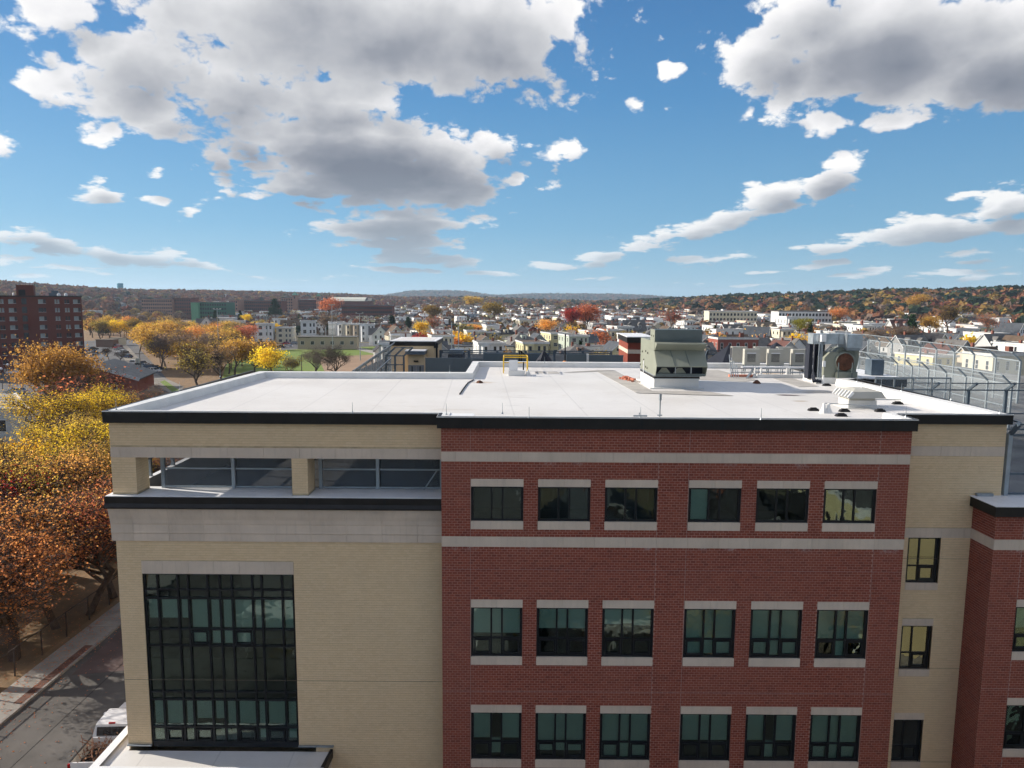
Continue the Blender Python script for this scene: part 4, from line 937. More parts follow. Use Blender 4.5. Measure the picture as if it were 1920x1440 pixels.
MB().tube((TX(819), ty-.1, tz0), (TX(819), ty-.1, TZ(645)), .09, 8).build('downpipe', MT['dark'], ST)
MB().box(TX(814), TX(821), ty-.2, ty+.3, TZ(652), TZ(643)).build('pipe_head', MT['dark'], ST)
# barriers and play things on the rear terrace
def barrier(u0, u1, y, vt, lab, vb=705):
    x0, x1 = TX(u0, y), TX(u1, y); t = thing('barrier_wall', lab, 'barrier', ((x0+x1)/2, y, Z(-7.35))); n = max(1, int(round((x1-x0)/2.4)))
    for k in range(n):
        a, b = x0+(x1-x0)*k/n, x0+(x1-x0)*(k+1)/n; MB().box(a+.01, b-.01, y, y+.12, Z(-7.35), TZ(vt, y, (u0+u1)/2)).build('panel', MT['barrier'], t)
    MB().box(x0-.02, x1+.02, y-.02, y+.14, TZ(vt, y, (u0+u1)/2), TZ(vt, y, (u0+u1)/2)+.05).build('cap_rail', MT['steelblue'], t)
barrier(797, 905, 56, 672.5, 'slate blue barrier wall behind the inner corner of the white parapet')
barrier(906, 1030, 58, 664, 'slate blue barrier wall behind the yellow guard rail')
barrier(1062, 1100, 55, 665, 'grey barrier panel left of the red brick stair tower')
barrier(1104, 1169, 55.6, 667, 'longer grey barrier panel touching the red brick stair tower')
solo('barrier_post', MB().box(TX(1100, 55), TX(1104, 55), 54.9, 55.1, Z(-7.35), TZ(663.5, 55, 1100)), MT['white_trim'], 'white post between the two grey barrier panels', 'post', (TX(1102, 55), 55, Z(-7.35)))
RB = thing('brick_penthouse', 'small red brick stair penthouse with a pale band behind the olive air handler', 'penthouse', (TX(1195), ty+1, Z(-7.35)))
x0 = TX(1156, 66); y0 = 59.5; xq = TX(1177, y0)
z_t = TZ(632.5, y0, 1180); 
P = [(xq, y0), (TX(1225, y0), y0), (TX(1225, y0), 66), (x0+.2, 66)]
MB().prism(P, Z(-7.35), z_t-.45).build('wall', MT['red'], RB)
MB().prism([(x+(-.01 if i in (0, 3) else 0), y-.01) for i, (x, y) in enumerate(P)], TZ(663, y0, 1180), TZ(655.5, y0, 1180)).build('stone_band', MT['stone'], RB)
MB().prism([(xq-.1, y0-.1), (TX(1225, y0)+.1, y0-.1), (TX(1225, y0)+.1, 66.1), (x0+.1, 66.1)], z_t-.45, z_t).build('coping', MT['black'], RB)
MB().prism([(xq-.1, y0-.1), (TX(1225, y0)+.1, y0-.1), (TX(1225, y0)+.1, 66.1), (x0+.1, 66.1)], z_t+.002, z_t+.06).build('roof', MT['white_trim'], RB)
# mechanical box
MB1 = thing('generator_box', 'dark grey generator box with a rounded cover on the rear terrace', 'generator', (TX(857, 64), 64, Z(-7.35)))
MB().box(TX(840, 64), TX(869, 64), 64, 66, Z(-7.35), TZ(664, 64)).build('cabinet', MT['darkblue'], MB1); MB().box(TX(842, 64), TX(867, 64), 64.1, 65.9, TZ(664, 64)+.002, TZ(656, 64)).build('cover', MT['galv'], MB1)
# dark tent-like covered play pieces
def cone_tent(u, y, w, h, lab, nm='play_canopy'):
    x = TX(u, y); z = Z(-7.35); t = thing(nm, lab, 'canopy', (x, y, z)); n = 6
    V = [(x+w*math.cos(a), y+w*math.sin(a), z+h*.55) for a in np.arange(n)*2*PI/n]+[(x, y, z+h)]
    MB().add(V, [(i, (i+1) % n, n) for i in range(n)]).build('cover', MT['darkblue'], t)
    MB().tube((x, y, z), (x, y, z+h*.97), .06, 6).build('mast', MT['dark'], t)
    for a in np.arange(n)*2*PI/n: MB().bar((x+w*math.cos(a), y+w*math.sin(a), z), (x+w*math.cos(a), y+w*math.sin(a), z+h*.55), .06).build('leg', MT['dark'], t)
cone_tent(1020, 57, 1.1, 3.35, 'closed dark fabric canopy on the rear terrace right of the yellow rail')
cone_tent(1366, 56, 2.4, 3.9, 'wide dark fabric canopy just right of the olive air handler'); cone_tent(1455, 60, 2.8, 3.9, 'wide dark fabric canopy behind the condenser units')
t = thing('swing_frame', 'black slanted climbing frame behind the yellow guard rail', 'climbing frame', (TX(980, 57), 57, Z(-7.35)))
for u, zt_ in ((974, 3.3), (977.5, 3.2), (989, 2.75)): MB().bar((TX(u, 57), 57, Z(-7.35)), (TX(u, 57), 57, Z(-7.35)+zt_), .09).build('post', MT['dark'], t)
MB().bar((TX(974, 57), 57, Z(-7.35)+3.3), (TX(990, 57), 57, Z(-7.35)+2.7), .09).build('top_bar', MT['dark'], t)
MB().bar((TX(1060.5, 57), 57.5, Z(-7.35)), (TX(1060.5, 57), 57.5, TZ(626, 57.5, 1060)), .10).build('lamp_pole', MT['dark'], SCH)
t = thing('play_slide', 'small orange plastic play slide at the foot of a black pole', 'slide', (TX(1056, 56), 56, Z(-7.35)))
MB().extrude([(56.5, Z(-7.35)+2.1), (56.5, Z(-7.35)+2.25), (55.6, Z(-5.05)), (55.6, Z(-5.2))], TX(1050, 56), TX(1061, 56)).build('chute', MT['orange'], t)
MB().lathe((TX(1059, 56), 56, Z(-7.35)), [(.2, 0), (.22, 2.4), (.10, 2.55)], 8).build('knob', MT['orange'], t)
# --- fences round the terraces
def fence(name, a, b, n, z0, h, lean, lab, grp=None, post='steelblue', rail='steelblue', mesh='wiremesh', rails=(.02, .5, .98), lean_h=.55, pw=.12, z0b=None, hb=None, lo=0):
    a = np.array(a, float); b = np.array(b, float); z0b = z0 if z0b is None else z0b; hb = h if hb is None else hb
    t = thing(name, lab, 'fence', (*((a+b)/2), z0), grp); lean = np.array((*lean, 0.)); 
    P = []
    for k in range(n+1):
        f = k/n; p = np.array((*(a+(b-a)*f), z0+(z0b-z0)*f)); hh = h+(hb-h)*f; q = p+np.array((0, 0, hh)); r = q+lean*lean_h+np.array((0, 0, lean_h*.75 if lean_h else 0)); P.append((p, q, r))
        MB().bar(p-np.array((0, 0, lo)), q, pw, pw).build('post', MT[post], t)
        if lean_h: MB().bar(q-np.array((0, 0, .06)), r, pw*.9, pw*.9).build('post_arm', MT[post], t)
    for (p, q, r), (p2, q2, r2) in zip(P, P[1:]):
        for f in rails: MB().bar(p+(q-p)*f, p2+(q2-p2)*f, .06, .08).build('rail', MT[rail], t)
        if lean_h: MB().bar(r, r2, .05, .06).build('top_rail', MT[rail], t); MB().quad(q, q2, r2, r).build('mesh_panel', MT[mesh], t)
        MB().quad(p, p2, q2, q).build('mesh_panel', MT[mesh], t)
    return t
zt_ = Z(-7.35)
fence('terrace_fence', (TX(826, 62), 62), (TX(1146, 62), 62), 6, zt_, 2.9, (0, -1), 'long steel fence with square posts along the back of the rear terrace, left part', 'steel fences of the roof terraces', lean_h=.0, pw=.2, rails=(.3, .66, .93, .995), mesh='wiremesh_d')
fence('terrace_fence', (TX(1325, 62), 62), (TX(1535, 62), 62), 5, zt_, 2.75, (0, -1), 'steel fence along the rear terrace behind the condenser units', 'steel fences of the roof terraces', lean_h=.45, pw=.16, rails=(.3, .66, .97), mesh='wiremesh_d')
# caged stair at the left: sloping mesh screens
fence('stair_screen', (TX(648, 48), 48), (TX(728, 58), 58.), 7, Z(-8.6), 3.3, (.9, -.2), 'mesh-screened fence climbing beside the roof stair, outer side', 'screens of the roof stair', post='steellight', rail='galv', z0b=Z(-6.4), hb=2.4, lean_h=.6, pw=.09)
fence('stair_screen', (TX(680, 47), 47), (TX(722, 52), 52.), 5, Z(-8.6), 3.0, (.9, -.2), 'shorter mesh-screened fence on the near side of the roof stair', 'screens of the roof stair', post='steelblue', rail='galv', z0b=Z(-7.3), hb=2.6, lean_h=.5, pw=.09)
fence('stair_screen', (TX(724, 55), 55), (TX(757, 55), 55.), 2, Z(-7.35), 3.0, (.9, 0), 'mesh screen in front of the buff stair tower', 'screens of the roof stair', post='steelblue', rail='steelblue', lean_h=.8, pw=.14, rails=(.25, .5, .75, .98))
# right wing terrace
zw = Z(-8.55)
fence('terrace_fence', (19.95, 46), (42, 46), 9, zw, 2.95, (.35, -.9), 'dark steel fence with cranked posts crossing the wing terrace at the right', 'steel fences of the roof terraces', lean_h=.55, pw=.16, rails=(.1, .45, .97), mesh='wiremesh')
fence('terrace_fence', (33.6, 47.5), (35.0, 74), 10, zw, 3.1, (-.9, 0), 'pale steel fence with inward top running back across the right terrace', 'steel fences of the roof terraces', post='steellight', rail='steellight', lean_h=.8, pw=.12, rails=(.1, .5, .98))
fence('terrace_fence', (43, 60), (46, 92), 9, zw, 3.7, (-.9, 0), 'farthest pale mesh fence of the right terrace', 'steel fences of the roof terraces', post='steellight', rail='steellight', lean_h=.9, pw=.14, rails=(.1, .5, .98))
fence('terrace_fence', (35.0, 75), (43, 92), 5, zw, 3.4, (0, -.9), 'pale mesh fence closing the far end of the right terrace', 'steel fences of the roof terraces', post='steellight', rail='steellight', lean_h=.6, pw=.12, rails=(.1, .5, .98))
fence('corner_screen', (XE+.18, YY+.05), (XE+.18, YY+1.9), 1, Z(-7.78), 2.55, (.65, 0), 'tall galvanised mesh screen in the corner of the right wing parapet', None, post='steellight', rail='steelblue', lean_h=.6, pw=.16, rails=(.03, .3, .97), mesh='wiremesh_d')
fence('terrace_fence', (XE+.2, YY+.05), (XWE, YY+.05), 3, Z(-7.78), 2.55, (0, -.75), 'mesh fence on the wing parapet at the right edge of the photo', 'steel fences of the roof terraces', post='steelblue', rail='steelblue', lean_h=.6, pw=.14, rails=(.03, .35, .97), mesh='wiremesh_d', lo=0)
fence('platform_rail', (20.3, 39.5), (24.5, 39.5), 4, Z(-6.6), 2.4, (0, 0), 'galvanised pipe guard rail beside the blower at the right parapet', 'platform rails', post='galv', rail='galv', lean_h=0, pw=.07, rails=(.45, .72, .99), mesh='wiremesh')
LR = thing('lower_roof', 'small lower roof with thick black fascia behind the right parapet', 'roof', (22.6, 44, Z(-8.55)))
lx0, lx1 = PY(1625, 712, 41.5)[0], PY(1696, 712, 41.5)[0]; lz = Z(PY(1690, 711, 41.5)[2])
MB().box(lx0, lx1, 41.5, 47, Z(-8.55), lz-.45).build('wall', MT['buff'], LR); MB().box(lx0-.1, lx1+.1, 41.4, 47.1, lz-.45, lz).build('fascia', MT['black'], LR); MB().box(lx0-.1, lx1+.1, 41.4, 47.1, lz+.002, lz+.05).build('top', MT['white_trim'], LR)
bx_ = solo('equipment_cabinet', MB().box(lx0+1.0, lx0+1.75, 43, 43.8, lz+.05, lz+1.0), MT['steelblue'], 'grey-blue equipment cabinet on the small lower roof', 'cabinet', (lx0+1.4, 43.4, lz+.05))
# ================================================================== land
RIDGE = [(-2000, 28, 1700), (-200, 28, 1700), (0, 27, 1700), (230, 17, 1900), (500, 15, 2000), (640, 12, 2200), (750, 7, 2300), (900, 8, 2300), (1000, 4, 2300), (1110, 2, 2300), (1250, 8, 1700), (1350, 14, 1450), (1500, 18, 1350), (1640, 25, 1250), (1800, 26, 1200), (1920, 29, 1150), (4000, 29, 1150)]
_ra = np.array([math.atan((u-960)/FOC) for u, _, _ in RIDGE]); _rd = np.array([d for _, _, d in RIDGE], float); _rh = np.array([H+p/FOC*d-19 for _, p, d in RIDGE])
def hgt(x, y):
    x = np.asarray(x, float); y = np.asarray(y, float); d = np.hypot(x, y); a = np.arctan2(x, np.maximum(y, 1e-3))
    rd = np.interp(a, _ra, _rd); rh = np.interp(a, _ra, _rh)
    t = np.clip((d-rd*.42)/(rd*.58), 0, 1); s = t*t*(3-2*t)
    w = np.sin(x*.011+1)*np.sin(y*.008+2)*.05
    return rh*s*(1+w*(t > 0)*.6)
def far(x, y):
    h = hgt(x, y)
    d = np.hypot(x, y); a = np.degrees(np.arctan2(x, np.maximum(y, 1e-3)))
    k = np.clip((d-4200)/1400, 0, 1); k = k*k*(3-2*k)
    m = 44*np.exp(-((a+6.0)/3.6)**4)+26*np.exp(-((a-5.2)/6.5)**4)
    return np.where(d > 3600, np.maximum(h*np.clip((4400-d)/800, 0.0, 1), (H+m)*k), h)
rr = np.concatenate([np.array([0, 15, 40, 80, 140, 220, 320, 450]), np.arange(520, 2600, 60), np.array([2700, 2900, 3200, 3600, 4000, 4300, 4600, 4900, 5200, 5500, 5800, 6300, 7000])])
aa = np.radians(np.concatenate([np.arange(-180, -60, 8), np.arange(-60, 60.1, 1.5), np.arange(66, 181, 8)])); aa[-1] = PI
A_, R_ = np.meshgrid(aa, rr); X_ = R_*np.sin(A_); Y_ = R_*np.cos(A_); Z_ = np.where(Y_ > 0, far(X_, Y_), 0)
na, nr = len(aa), len(rr)
F_ = np.array([(i*na+j, i*na+(j+1) % na, (i+1)*na+(j+1) % na, (i+1)*na+j) for i in range(nr-1) for j in range(na-1)])
def ground_mat():
    m, t = new_mat('town_ground'); P = t.n('ShaderNodeNewGeometry').outputs['Position']
    n1 = t.noise(P, .02, 5, .6); n2 = t.noise(P, .3, 5, .65); n3 = t.noise(P, 2.5, 4, .6)
    c = t.mix(t.maprange(n1.outputs[0], .42, .58), (.085, .083, .080), (.115, .095, .055))
    c = t.mix(t.maprange(n2.outputs[0], .48, .62), c, (.10, .11, .045))
    c = t.mix(t.math('MULTIPLY', n3.outputs[0], .5), c, (.16, .115, .07))
    b = t.n('ShaderNodeBsdfPrincipled', i_Roughness=.95); t.L.new(c, b.inputs['Base Color']); finish(t, b.outputs[0]); return m
o = link('ground', fast_mesh('ground', np.column_stack([X_.ravel(), Y_.ravel(), Z_.ravel()]), F_[:, ::-1], [ground_mat()], smooth=True)); o['kind'] = 'structure'
MT['asphalt'] = MAT('street_asphalt', (.105, .098, .092), .9, var=.22, vs=.35, bump=.3, bs=25, streak=.0)
MT['lot'] = MAT('parking_asphalt', (.115, .115, .12), .9, var=.2, vs=.12)
MT['walk'] = MAT('concrete_pavement', (.33, .31, .28), .85, var=.15, vs=.8, bump=.2)
MT['kerb'] = MAT('granite_kerb', (.30, .28, .26), .8, var=.2, vs=4)
MT['paver'] = MAT('red_paver_strip', (.15, .075, .055), .85, var=.2, vs=3, island=.2)
MT['grass'] = MAT('park_grass', (.12, .20, .03), .95, var=.2, vs=.06, col2=(.16, .19, .04))
MT['infield'] = MAT('infield_clay', (.30, .20, .13), .95, var=.15, vs=.1)
MT['litter'] = MAT('leaf_litter', (.27, .165, .085), .95, var=.3, vs=.7, col2=(.15, .105, .06), bump=.6, bs=6)
MT['paint'] = MAT('road_paint', (.62, .62, .58), .8)
def sheet(name, pts, z, mat, pix=True):
    V = [(*(PZ(u, v, -H)[:2] if pix else (u, v)), z) for u, v in pts]
    n = len(V); V2 = [(x, y, zz-.3) for x, y, zz in V]
    return MB().add(V+V2, [tuple(range(n)) if MB is None else tuple(range(n))]+[(i, n+i, n+(i+1) % n, (i+1) % n) for i in range(n)]).build(name, mat, kind='structure')
# the street along the school's left side
sheet('road', [(-28.2, -30), (-16.0, -30), (-16.0, 160), (-28.2, 160)], .012, MT['asphalt'], False)
sheet('leaf_covered_bank', [(-64, -30), (-30.4, -30), (-30.4, 170), (-64, 170)], .03, MT['litter'], False)
MB().box(-28.35, -28.2, -30, 160, 0, .15).build('kerb', MT['kerb'], kind='structure')
pv = MB(); pv.box(-30.4, -28.35, -30, 160, -.1, .13); PV = pv.build('pavement', MT['kerb'], kind='structure')
for k in range(60):
    y = 20+k*1.5; MB().box(-30.38, -28.37, y+.012, y+1.488, .13, .138).build('paving_slab', MT['walk'], PV)
for k in range(14):
    y = 38.6+k*.5; MB().box(-28.9, -28.37, y+.01, y+.49, .139, .147).build('paver', MT['paver'], PV)
# seams sealed in the asphalt
for x in (-25.2, -21.6): MB().box(x, x+.05, 20, 110, .013, .017).build('road_joint', MT['dark'], kind='structure')
sheet('patched_road', [(-27.6, 42), (-16.6, 44), (-16.6, 52.5), (-27.9, 50)], .017, MAT('reddish_patch', (.125, .088, .082), .9, var=.2, vs=.5), False)
# parking lot, its lane and the park
sheet('parking_lot', [(150, 640), (258, 634), (330, 700), (345, 742), (240, 790), (40, 800), (-200, 760), (-200, 640)], .02, MT['lot'])
sheet('lane', [(218, 640), (228, 636), (262, 674), (300, 705), (345, 725), (335, 745), (250, 700), (232, 672)], .032, MAT('pale_lane', (.24, .22, .19), .9, var=.15, vs=.2))
sheet('grass_verge', [(300, 716), (309, 713), (345, 738), (338, 748)], .045, MT['grass'])
sheet('park_lawn', [(430, 662), (505, 655), (700, 647), (760, 655), (700, 690), (640, 730), (430, 760), (380, 700)], .02, MT['grass'])
sheet('infield', [(596, 669.5), (730, 664), (740, 700), (610, 700)], .04, MT['infield'])
sheet('park_road', [(380, 662), (480, 658), (740, 648), (760, 642), (600, 644), (380, 650)], .04, MT['lot'])
sheet('side_street', [(655, 652), (668, 650), (745, 668), (735, 672)], .06, MT['walk'])
sheet('cross_street', [(-200, 760), (60, 735), (95, 740), (120, 775), (60, 790), (-200, 830)], .045, MT['asphalt'])
# ================================================================== trees
def leaf_mat(name, cols, trans=.6, nv=.35):
    m, t = new_mat(name); g = t.n('ShaderNodeNewGeometry'); oi = t.n('ShaderNodeObjectInfo'); P = t.n('ShaderNodeTexCoord').outputs['Object']
    r = g.outputs['Random Per Island']; n = t.noise(P, 1.1, 3, .6)
    f = t.math('ADD', t.math('MULTIPLY', r, .55), t.math('MULTIPLY', t.maprange(n.outputs[0], .3, .7), .45))
    c = t.ramp(f, [(i/(len(cols)-1), c) for i, c in enumerate(cols)])
    hs = t.n('ShaderNodeHueSaturation'); t.L.new(c, hs.inputs['Color']); t.L.new(t.math('MULTIPLY_ADD', oi.outputs['Random'], .03, .485), hs.inputs['Hue']); t.L.new(t.math('MULTIPLY_ADD', oi.outputs['Random'], .4, .95), hs.inputs['Value'])
    d = t.n('ShaderNodeBsdfDiffuse'); t.L.new(hs.outputs[0], d.inputs[0]); tl = t.n('ShaderNodeBsdfTranslucent'); t.L.new(hs.outputs[0], tl.inputs[0])
    mx = t.n('ShaderNodeMixShader', i_0=trans); t.L.new(d.outputs[0], mx.inputs[1]); t.L.new(tl.outputs[0], mx.inputs[2])
    finish(t, mx.outputs[0]); return m
LM = {'gold': leaf_mat('gold_leaves', [(0.502, 0.304, 0.066), (0.660, 0.409, 0.079), (0.396, 0.238, 0.059), (0.370, 0.238, 0.092)]),
      'yellow': leaf_mat('yellow_leaves', [(0.818, 0.475, 0.026), (0.850, 0.620, 0.040), (0.660, 0.396, 0.040), (0.554, 0.356, 0.066)]),
      'orange': leaf_mat('orange_leaves', [(0.759, 0.333, 0.091), (0.850, 0.455, 0.122), (0.607, 0.258, 0.076), (0.789, 0.470, 0.167)]),
      'rust': leaf_mat('rust_leaves', [(0.546, 0.182, 0.076), (0.698, 0.274, 0.106), (0.425, 0.137, 0.068), (0.668, 0.350, 0.167)]),
      'red': leaf_mat('red_leaves', [(0.333, 0.048, 0.033), (0.485, 0.084, 0.046), (0.243, 0.043, 0.030), (0.455, 0.137, 0.076)]),
      'olive': leaf_mat('olive_leaves', [(.25, .17, .04), (.34, .23, .05), (.19, .14, .04), (.38, .26, .06)]),
      'lime': leaf_mat('lime_leaves', [(.22, .22, .03), (.32, .30, .03), (.16, .18, .03)]),
      'green': leaf_mat('green_leaves', [(.05, .075, .022), (.08, .11, .03), (.035, .055, .02)], .2),
      'fir': leaf_mat('fir_needles', [(.018, .035, .018), (.03, .055, .025), (.012, .024, .014)], .1),
      'brown': leaf_mat('dry_brown_leaves', [(0.224, 0.139, 0.086), (0.317, 0.198, 0.119), (0.172, 0.106, 0.073), (0.264, 0.185, 0.132)])}
LNAME = {'gold': 'golden', 'yellow': 'bright yellow', 'orange': 'orange', 'rust': 'rust-coloured', 'red': 'dark red', 'olive': 'olive-gold', 'lime': 'yellow-green', 'green': 'green', 'fir': 'dark green conifer', 'brown': 'bare brown', 'bare': 'bare grey'}
BARK = MAT('bark', (.095, .065, .048), .9, var=.3, vs=2); BARK2 = MAT('pale_bark', (.24, .18, .14), .9, var=.3, vs=2)
def tubes(seg, n=4):
    """seg rows: ax ay az bx by bz ra rb"""
    S = np.array(seg, float); a, b = S[:, :3], S[:, 3:6]; d = b-a; L = np.linalg.norm(d, axis=1)[:, None]+1e-9; t = d/L
    u = np.where(abs(t[:, 2:3]) < .9, np.array([[0, 0, 1.]]), np.array([[1., 0, 0]])); p = np.cross(t, u); p /= np.linalg.norm(p, axis=1)[:, None]; q = np.cross(t, p)
    an = np.arange(n)*2*PI/n; c = np.cos(an)[None, :, None]*p[:, None]+np.sin(an)[None, :, None]*q[:, None]
    V = np.concatenate([a[:, None]+c*S[:, 6, None, None], b[:, None]+c*S[:, 7, None, None]], 1).reshape(-1, 3)
    f = np.array([(i, (i+1) % n, n+(i+1) % n, n+i) for i in range(n)]); F = (f[None]+np.arange(len(S))[:, None, None]*2*n).reshape(-1, 4)
    return V, F
def quads(C, s, rg, flat=0):
    n = len(C); u = rg.normal(size=(n, 3)); u /= np.linalg.norm(u, axis=1)[:, None]; w = rg.normal(size=(n, 3)); w[:, 2] += flat; v = np.cross(u, w); v /= np.linalg.norm(v, axis=1)[:, None]
    s = np.broadcast_to(np.asarray(s, float).reshape(-1, 1) if np.ndim(s) else np.full((1, 1), s), (n, 1)); a = u*s*.5; b = v*s*.42
    V = np.stack([C-a-b*.6, C+a*.2-b, C+a+b*.5, C-a*.3+b], 1).reshape(-1, 3); F = np.arange(4*n).reshape(-1, 4); return V, F
def grow(seed, Ht, rx, levels=4, kids=(4, 3, 3, 3), trunk=.3, up=.35, r0=.022, spread=.75):
    rg = np.random.default_rng(seed); seg = []; ends = []
    cz = Ht*(.5+trunk*.5); rz = Ht*(.5-trunk*.5)*1.02
    def inside(p): return (p[0]/rx)**2+(p[1]/rx)**2+((p[2]-cz)/rz)**2 < 1.0
    def rec(p, d, L, r, lv):
        n = 2 if lv < 3 else 1; q = p
        for k in range(n):
            d2 = d+rg.normal(size=3)*.16; d2[2] += up*.12; d2 /= np.linalg.norm(d2); q2 = q+d2*L/n
            seg.append((*q, *q2, r*(1-.4*k/n), r*(1-.4*(k+1)/n))); q = q2; d = d2
        ends.append((q, lv))
        if lv >= levels: return
        for k in range(kids[min(lv, len(kids)-1)]):
            a = rg.uniform(0, 2*PI); s = np.array([math.cos(a), math.sin(a), rg.uniform(-.25, .5)]); dd = d*(1-spread)+s*spread+np.array([0, 0, up]); dd /= np.linalg.norm(dd)
            L2 = L*rg.uniform(.58, .82); e = q+dd*L2
            if lv > 0 and not inside(e):
                dd = dd*.4+(np.array([0, 0, cz])-q)/Ht*.9; dd /= np.linalg.norm(dd)+1e-9; L2 *= .5
            st = p+(q-p)*rg.uniform(.55, 1) if k else q
            rec(st, dd, L2, r*.55, lv+1)
    rec(np.zeros(3), np.array([rg.normal()*.04, rg.normal()*.04, 1.]), Ht*trunk*1.05, Ht*r0, 0)
    return seg, [e for e, l in ends if l >= levels-1], rg
def tree_mesh(seed, Ht, rx, nleaf, ls, bare=0, levels=4, kids=(5, 3, 3, 3), cl=.085, trunk=.28, nt_=4, twigs=0, **k):
    seg, ends, rg = grow(seed, Ht, rx, levels, kids, trunk, **k); E = np.array(ends)
    if twigs:
        i = rg.integers(0, len(E), twigs); d = rg.normal(size=(twigs, 3)); d[:, 2] = abs(d[:, 2])*.8; d /= np.linalg.norm(d, axis=1)[:, None]; o = E[i]+rg.normal(size=(twigs, 3))*Ht*.03
        e = o+d*(Ht*rg.uniform(.03, .09, (twigs, 1))); tw = np.column_stack([o, e, np.full(twigs, Ht*.0016), np.full(twigs, Ht*.0007)])
        V1, F1 = tubes(seg, nt_); V2, F2 = tubes(tw, 3); V = np.vstack([V1, V2]); F = np.vstack([F1, F2+len(V1)])
    else: V, F = tubes(seg, nt_)
    k_ = Ht/np.percentile(E[:, 2], 99)*.96; k_ = min(max(k_, .8), 1.6)
    wood = fast_mesh('trunk', V*k_, F, [BARK])
    if not nleaf: return wood, None
    w = rg.random(len(E))**1.5+.05; i = rg.choice(len(E), nleaf, p=w/w.sum()); C = E[i]+rg.normal(size=(nleaf, 3))*Ht*cl*np.array([1, 1, .75])
    V, F = quads(C*k_, ls*rg.uniform(.6, 1.3, nleaf), rg, .6)
    return wood, fast_mesh('crown', V, F, [LM['gold']])
def fir_mesh(seed, Ht, r, n):
    rg = np.random.default_rng(seed); seg = [(0, 0, 0, 0, 0, Ht, Ht*.018, Ht*.003)]; C = []
    lay = 15
    for k in range(lay):
        f = (k+.5)/lay; z = Ht*(.12+.86*f); rad = r*(1-f)**.85
        m = int(9*(1-f))+5
        for j in range(m):
            a = rg.uniform(0, 2*PI); q = rad*rg.uniform(.75, 1.1); seg.append((0, 0, z, q*math.cos(a), q*math.sin(a), z-q*.28, Ht*.004, Ht*.001))
            t = rg.random(max(2, int(n/lay/m)))**.6; C.append(np.column_stack([q*t*math.cos(a), q*t*math.sin(a), z-q*.28*t])+rg.normal(size=(len(t), 3))*Ht*.022)
    V, F = tubes(seg, 4); wood = fast_mesh('trunk', V, F, [BARK]); C = np.vstack(C)
    V, F = quads(C, Ht*.055*rg.uniform(.6, 1.3, len(C)), rg, 1.0); return wood, fast_mesh('crown', V, F, [LM['fir']])
TV = {'near': [tree_mesh(11+i, 12, 4.6, 12500, .165, cl=.058, twigs=1800) for i in range(4)],
      'nearopen': [tree_mesh(21+i, 12, 4.8, 8500, .17, cl=.052, twigs=2600) for i in range(2)],
      'nearthin': [tree_mesh(31+i, 12, 4.4, 2600, .22, cl=.07, twigs=4500, kids=(5, 4, 3, 3)) for i in range(2)],
      'column': [tree_mesh(41, 12, 2.4, 6500, .24, cl=.06, trunk=.15, spread=.5)],
      'mid': [tree_mesh(51+i, 12, 5.6, 3400, .50, cl=.07, twigs=300) for i in range(4)],
      'midthin': [tree_mesh(61+i, 12, 5.4, 1100, .40, cl=.08, twigs=2200) for i in range(3)],
      'far': [tree_mesh(71+i, 11, 5.2, 700, 1.05, levels=3, cl=.10, nt_=3) for i in range(5)],
      'farthin': [tree_mesh(81+i, 11, 5.0, 260, .8, levels=3, kids=(6, 4, 3), cl=.12, nt_=3, twigs=500) for i in range(2)],
      'fir': [fir_mesh(91+i, 15, 3.4, 1700) for i in range(2)], 'dome': [tree_mesh(101, 12, 5.8, 19000, .26, cl=.062, twigs=500, trunk=.22, kids=(6, 4, 3, 3))], 'bare': [tree_mesh(95+i, 12, 6.0, 0, 0, levels=5, kids=(6, 3, 3, 2, 2), twigs=2600) for i in range(2)]}
TREES = []
def tree(x, y, kind, col, ht, lab, group=None, wr=1.0, z=None, sink=0, name=None, cat='tree'):
    w, c = TV[kind][rng.integers(len(TV[kind]))]; base = {'fir': 15., 'far': 11., 'farthin': 11.}.get(kind, 12.); s = ht/base
    z = float(hgt(x, y)) if z is None else z
    t = bpy.data.objects.new(name or ('fir_tree' if kind == 'fir' else 'tree'), None); COL.objects.link(t); t.location = (x, y, z-sink); t.rotation_euler = (0, 0, rng.uniform(0, 6.28)); t.scale = (s*wr, s*wr, s)
    t['label'] = lab; t['category'] = cat
    if group: t['group'] = group
    a = bpy.data.objects.new('trunk', w); COL.objects.link(a); a.parent = t
    if kind in ('bare', 'nearthin', 'midthin', 'farthin') and rng.random() < .6: a.material_slots[0].link = 'OBJECT'; a.material_slots[0].material = BARK2
    if c is not None:
        b = bpy.data.objects.new('crown', c); COL.objects.link(b); b.parent = t; b.material_slots[0].link = 'OBJECT'; b.material_slots[0].material = LM[col]
    TREES.append((t, col, ht)); return t
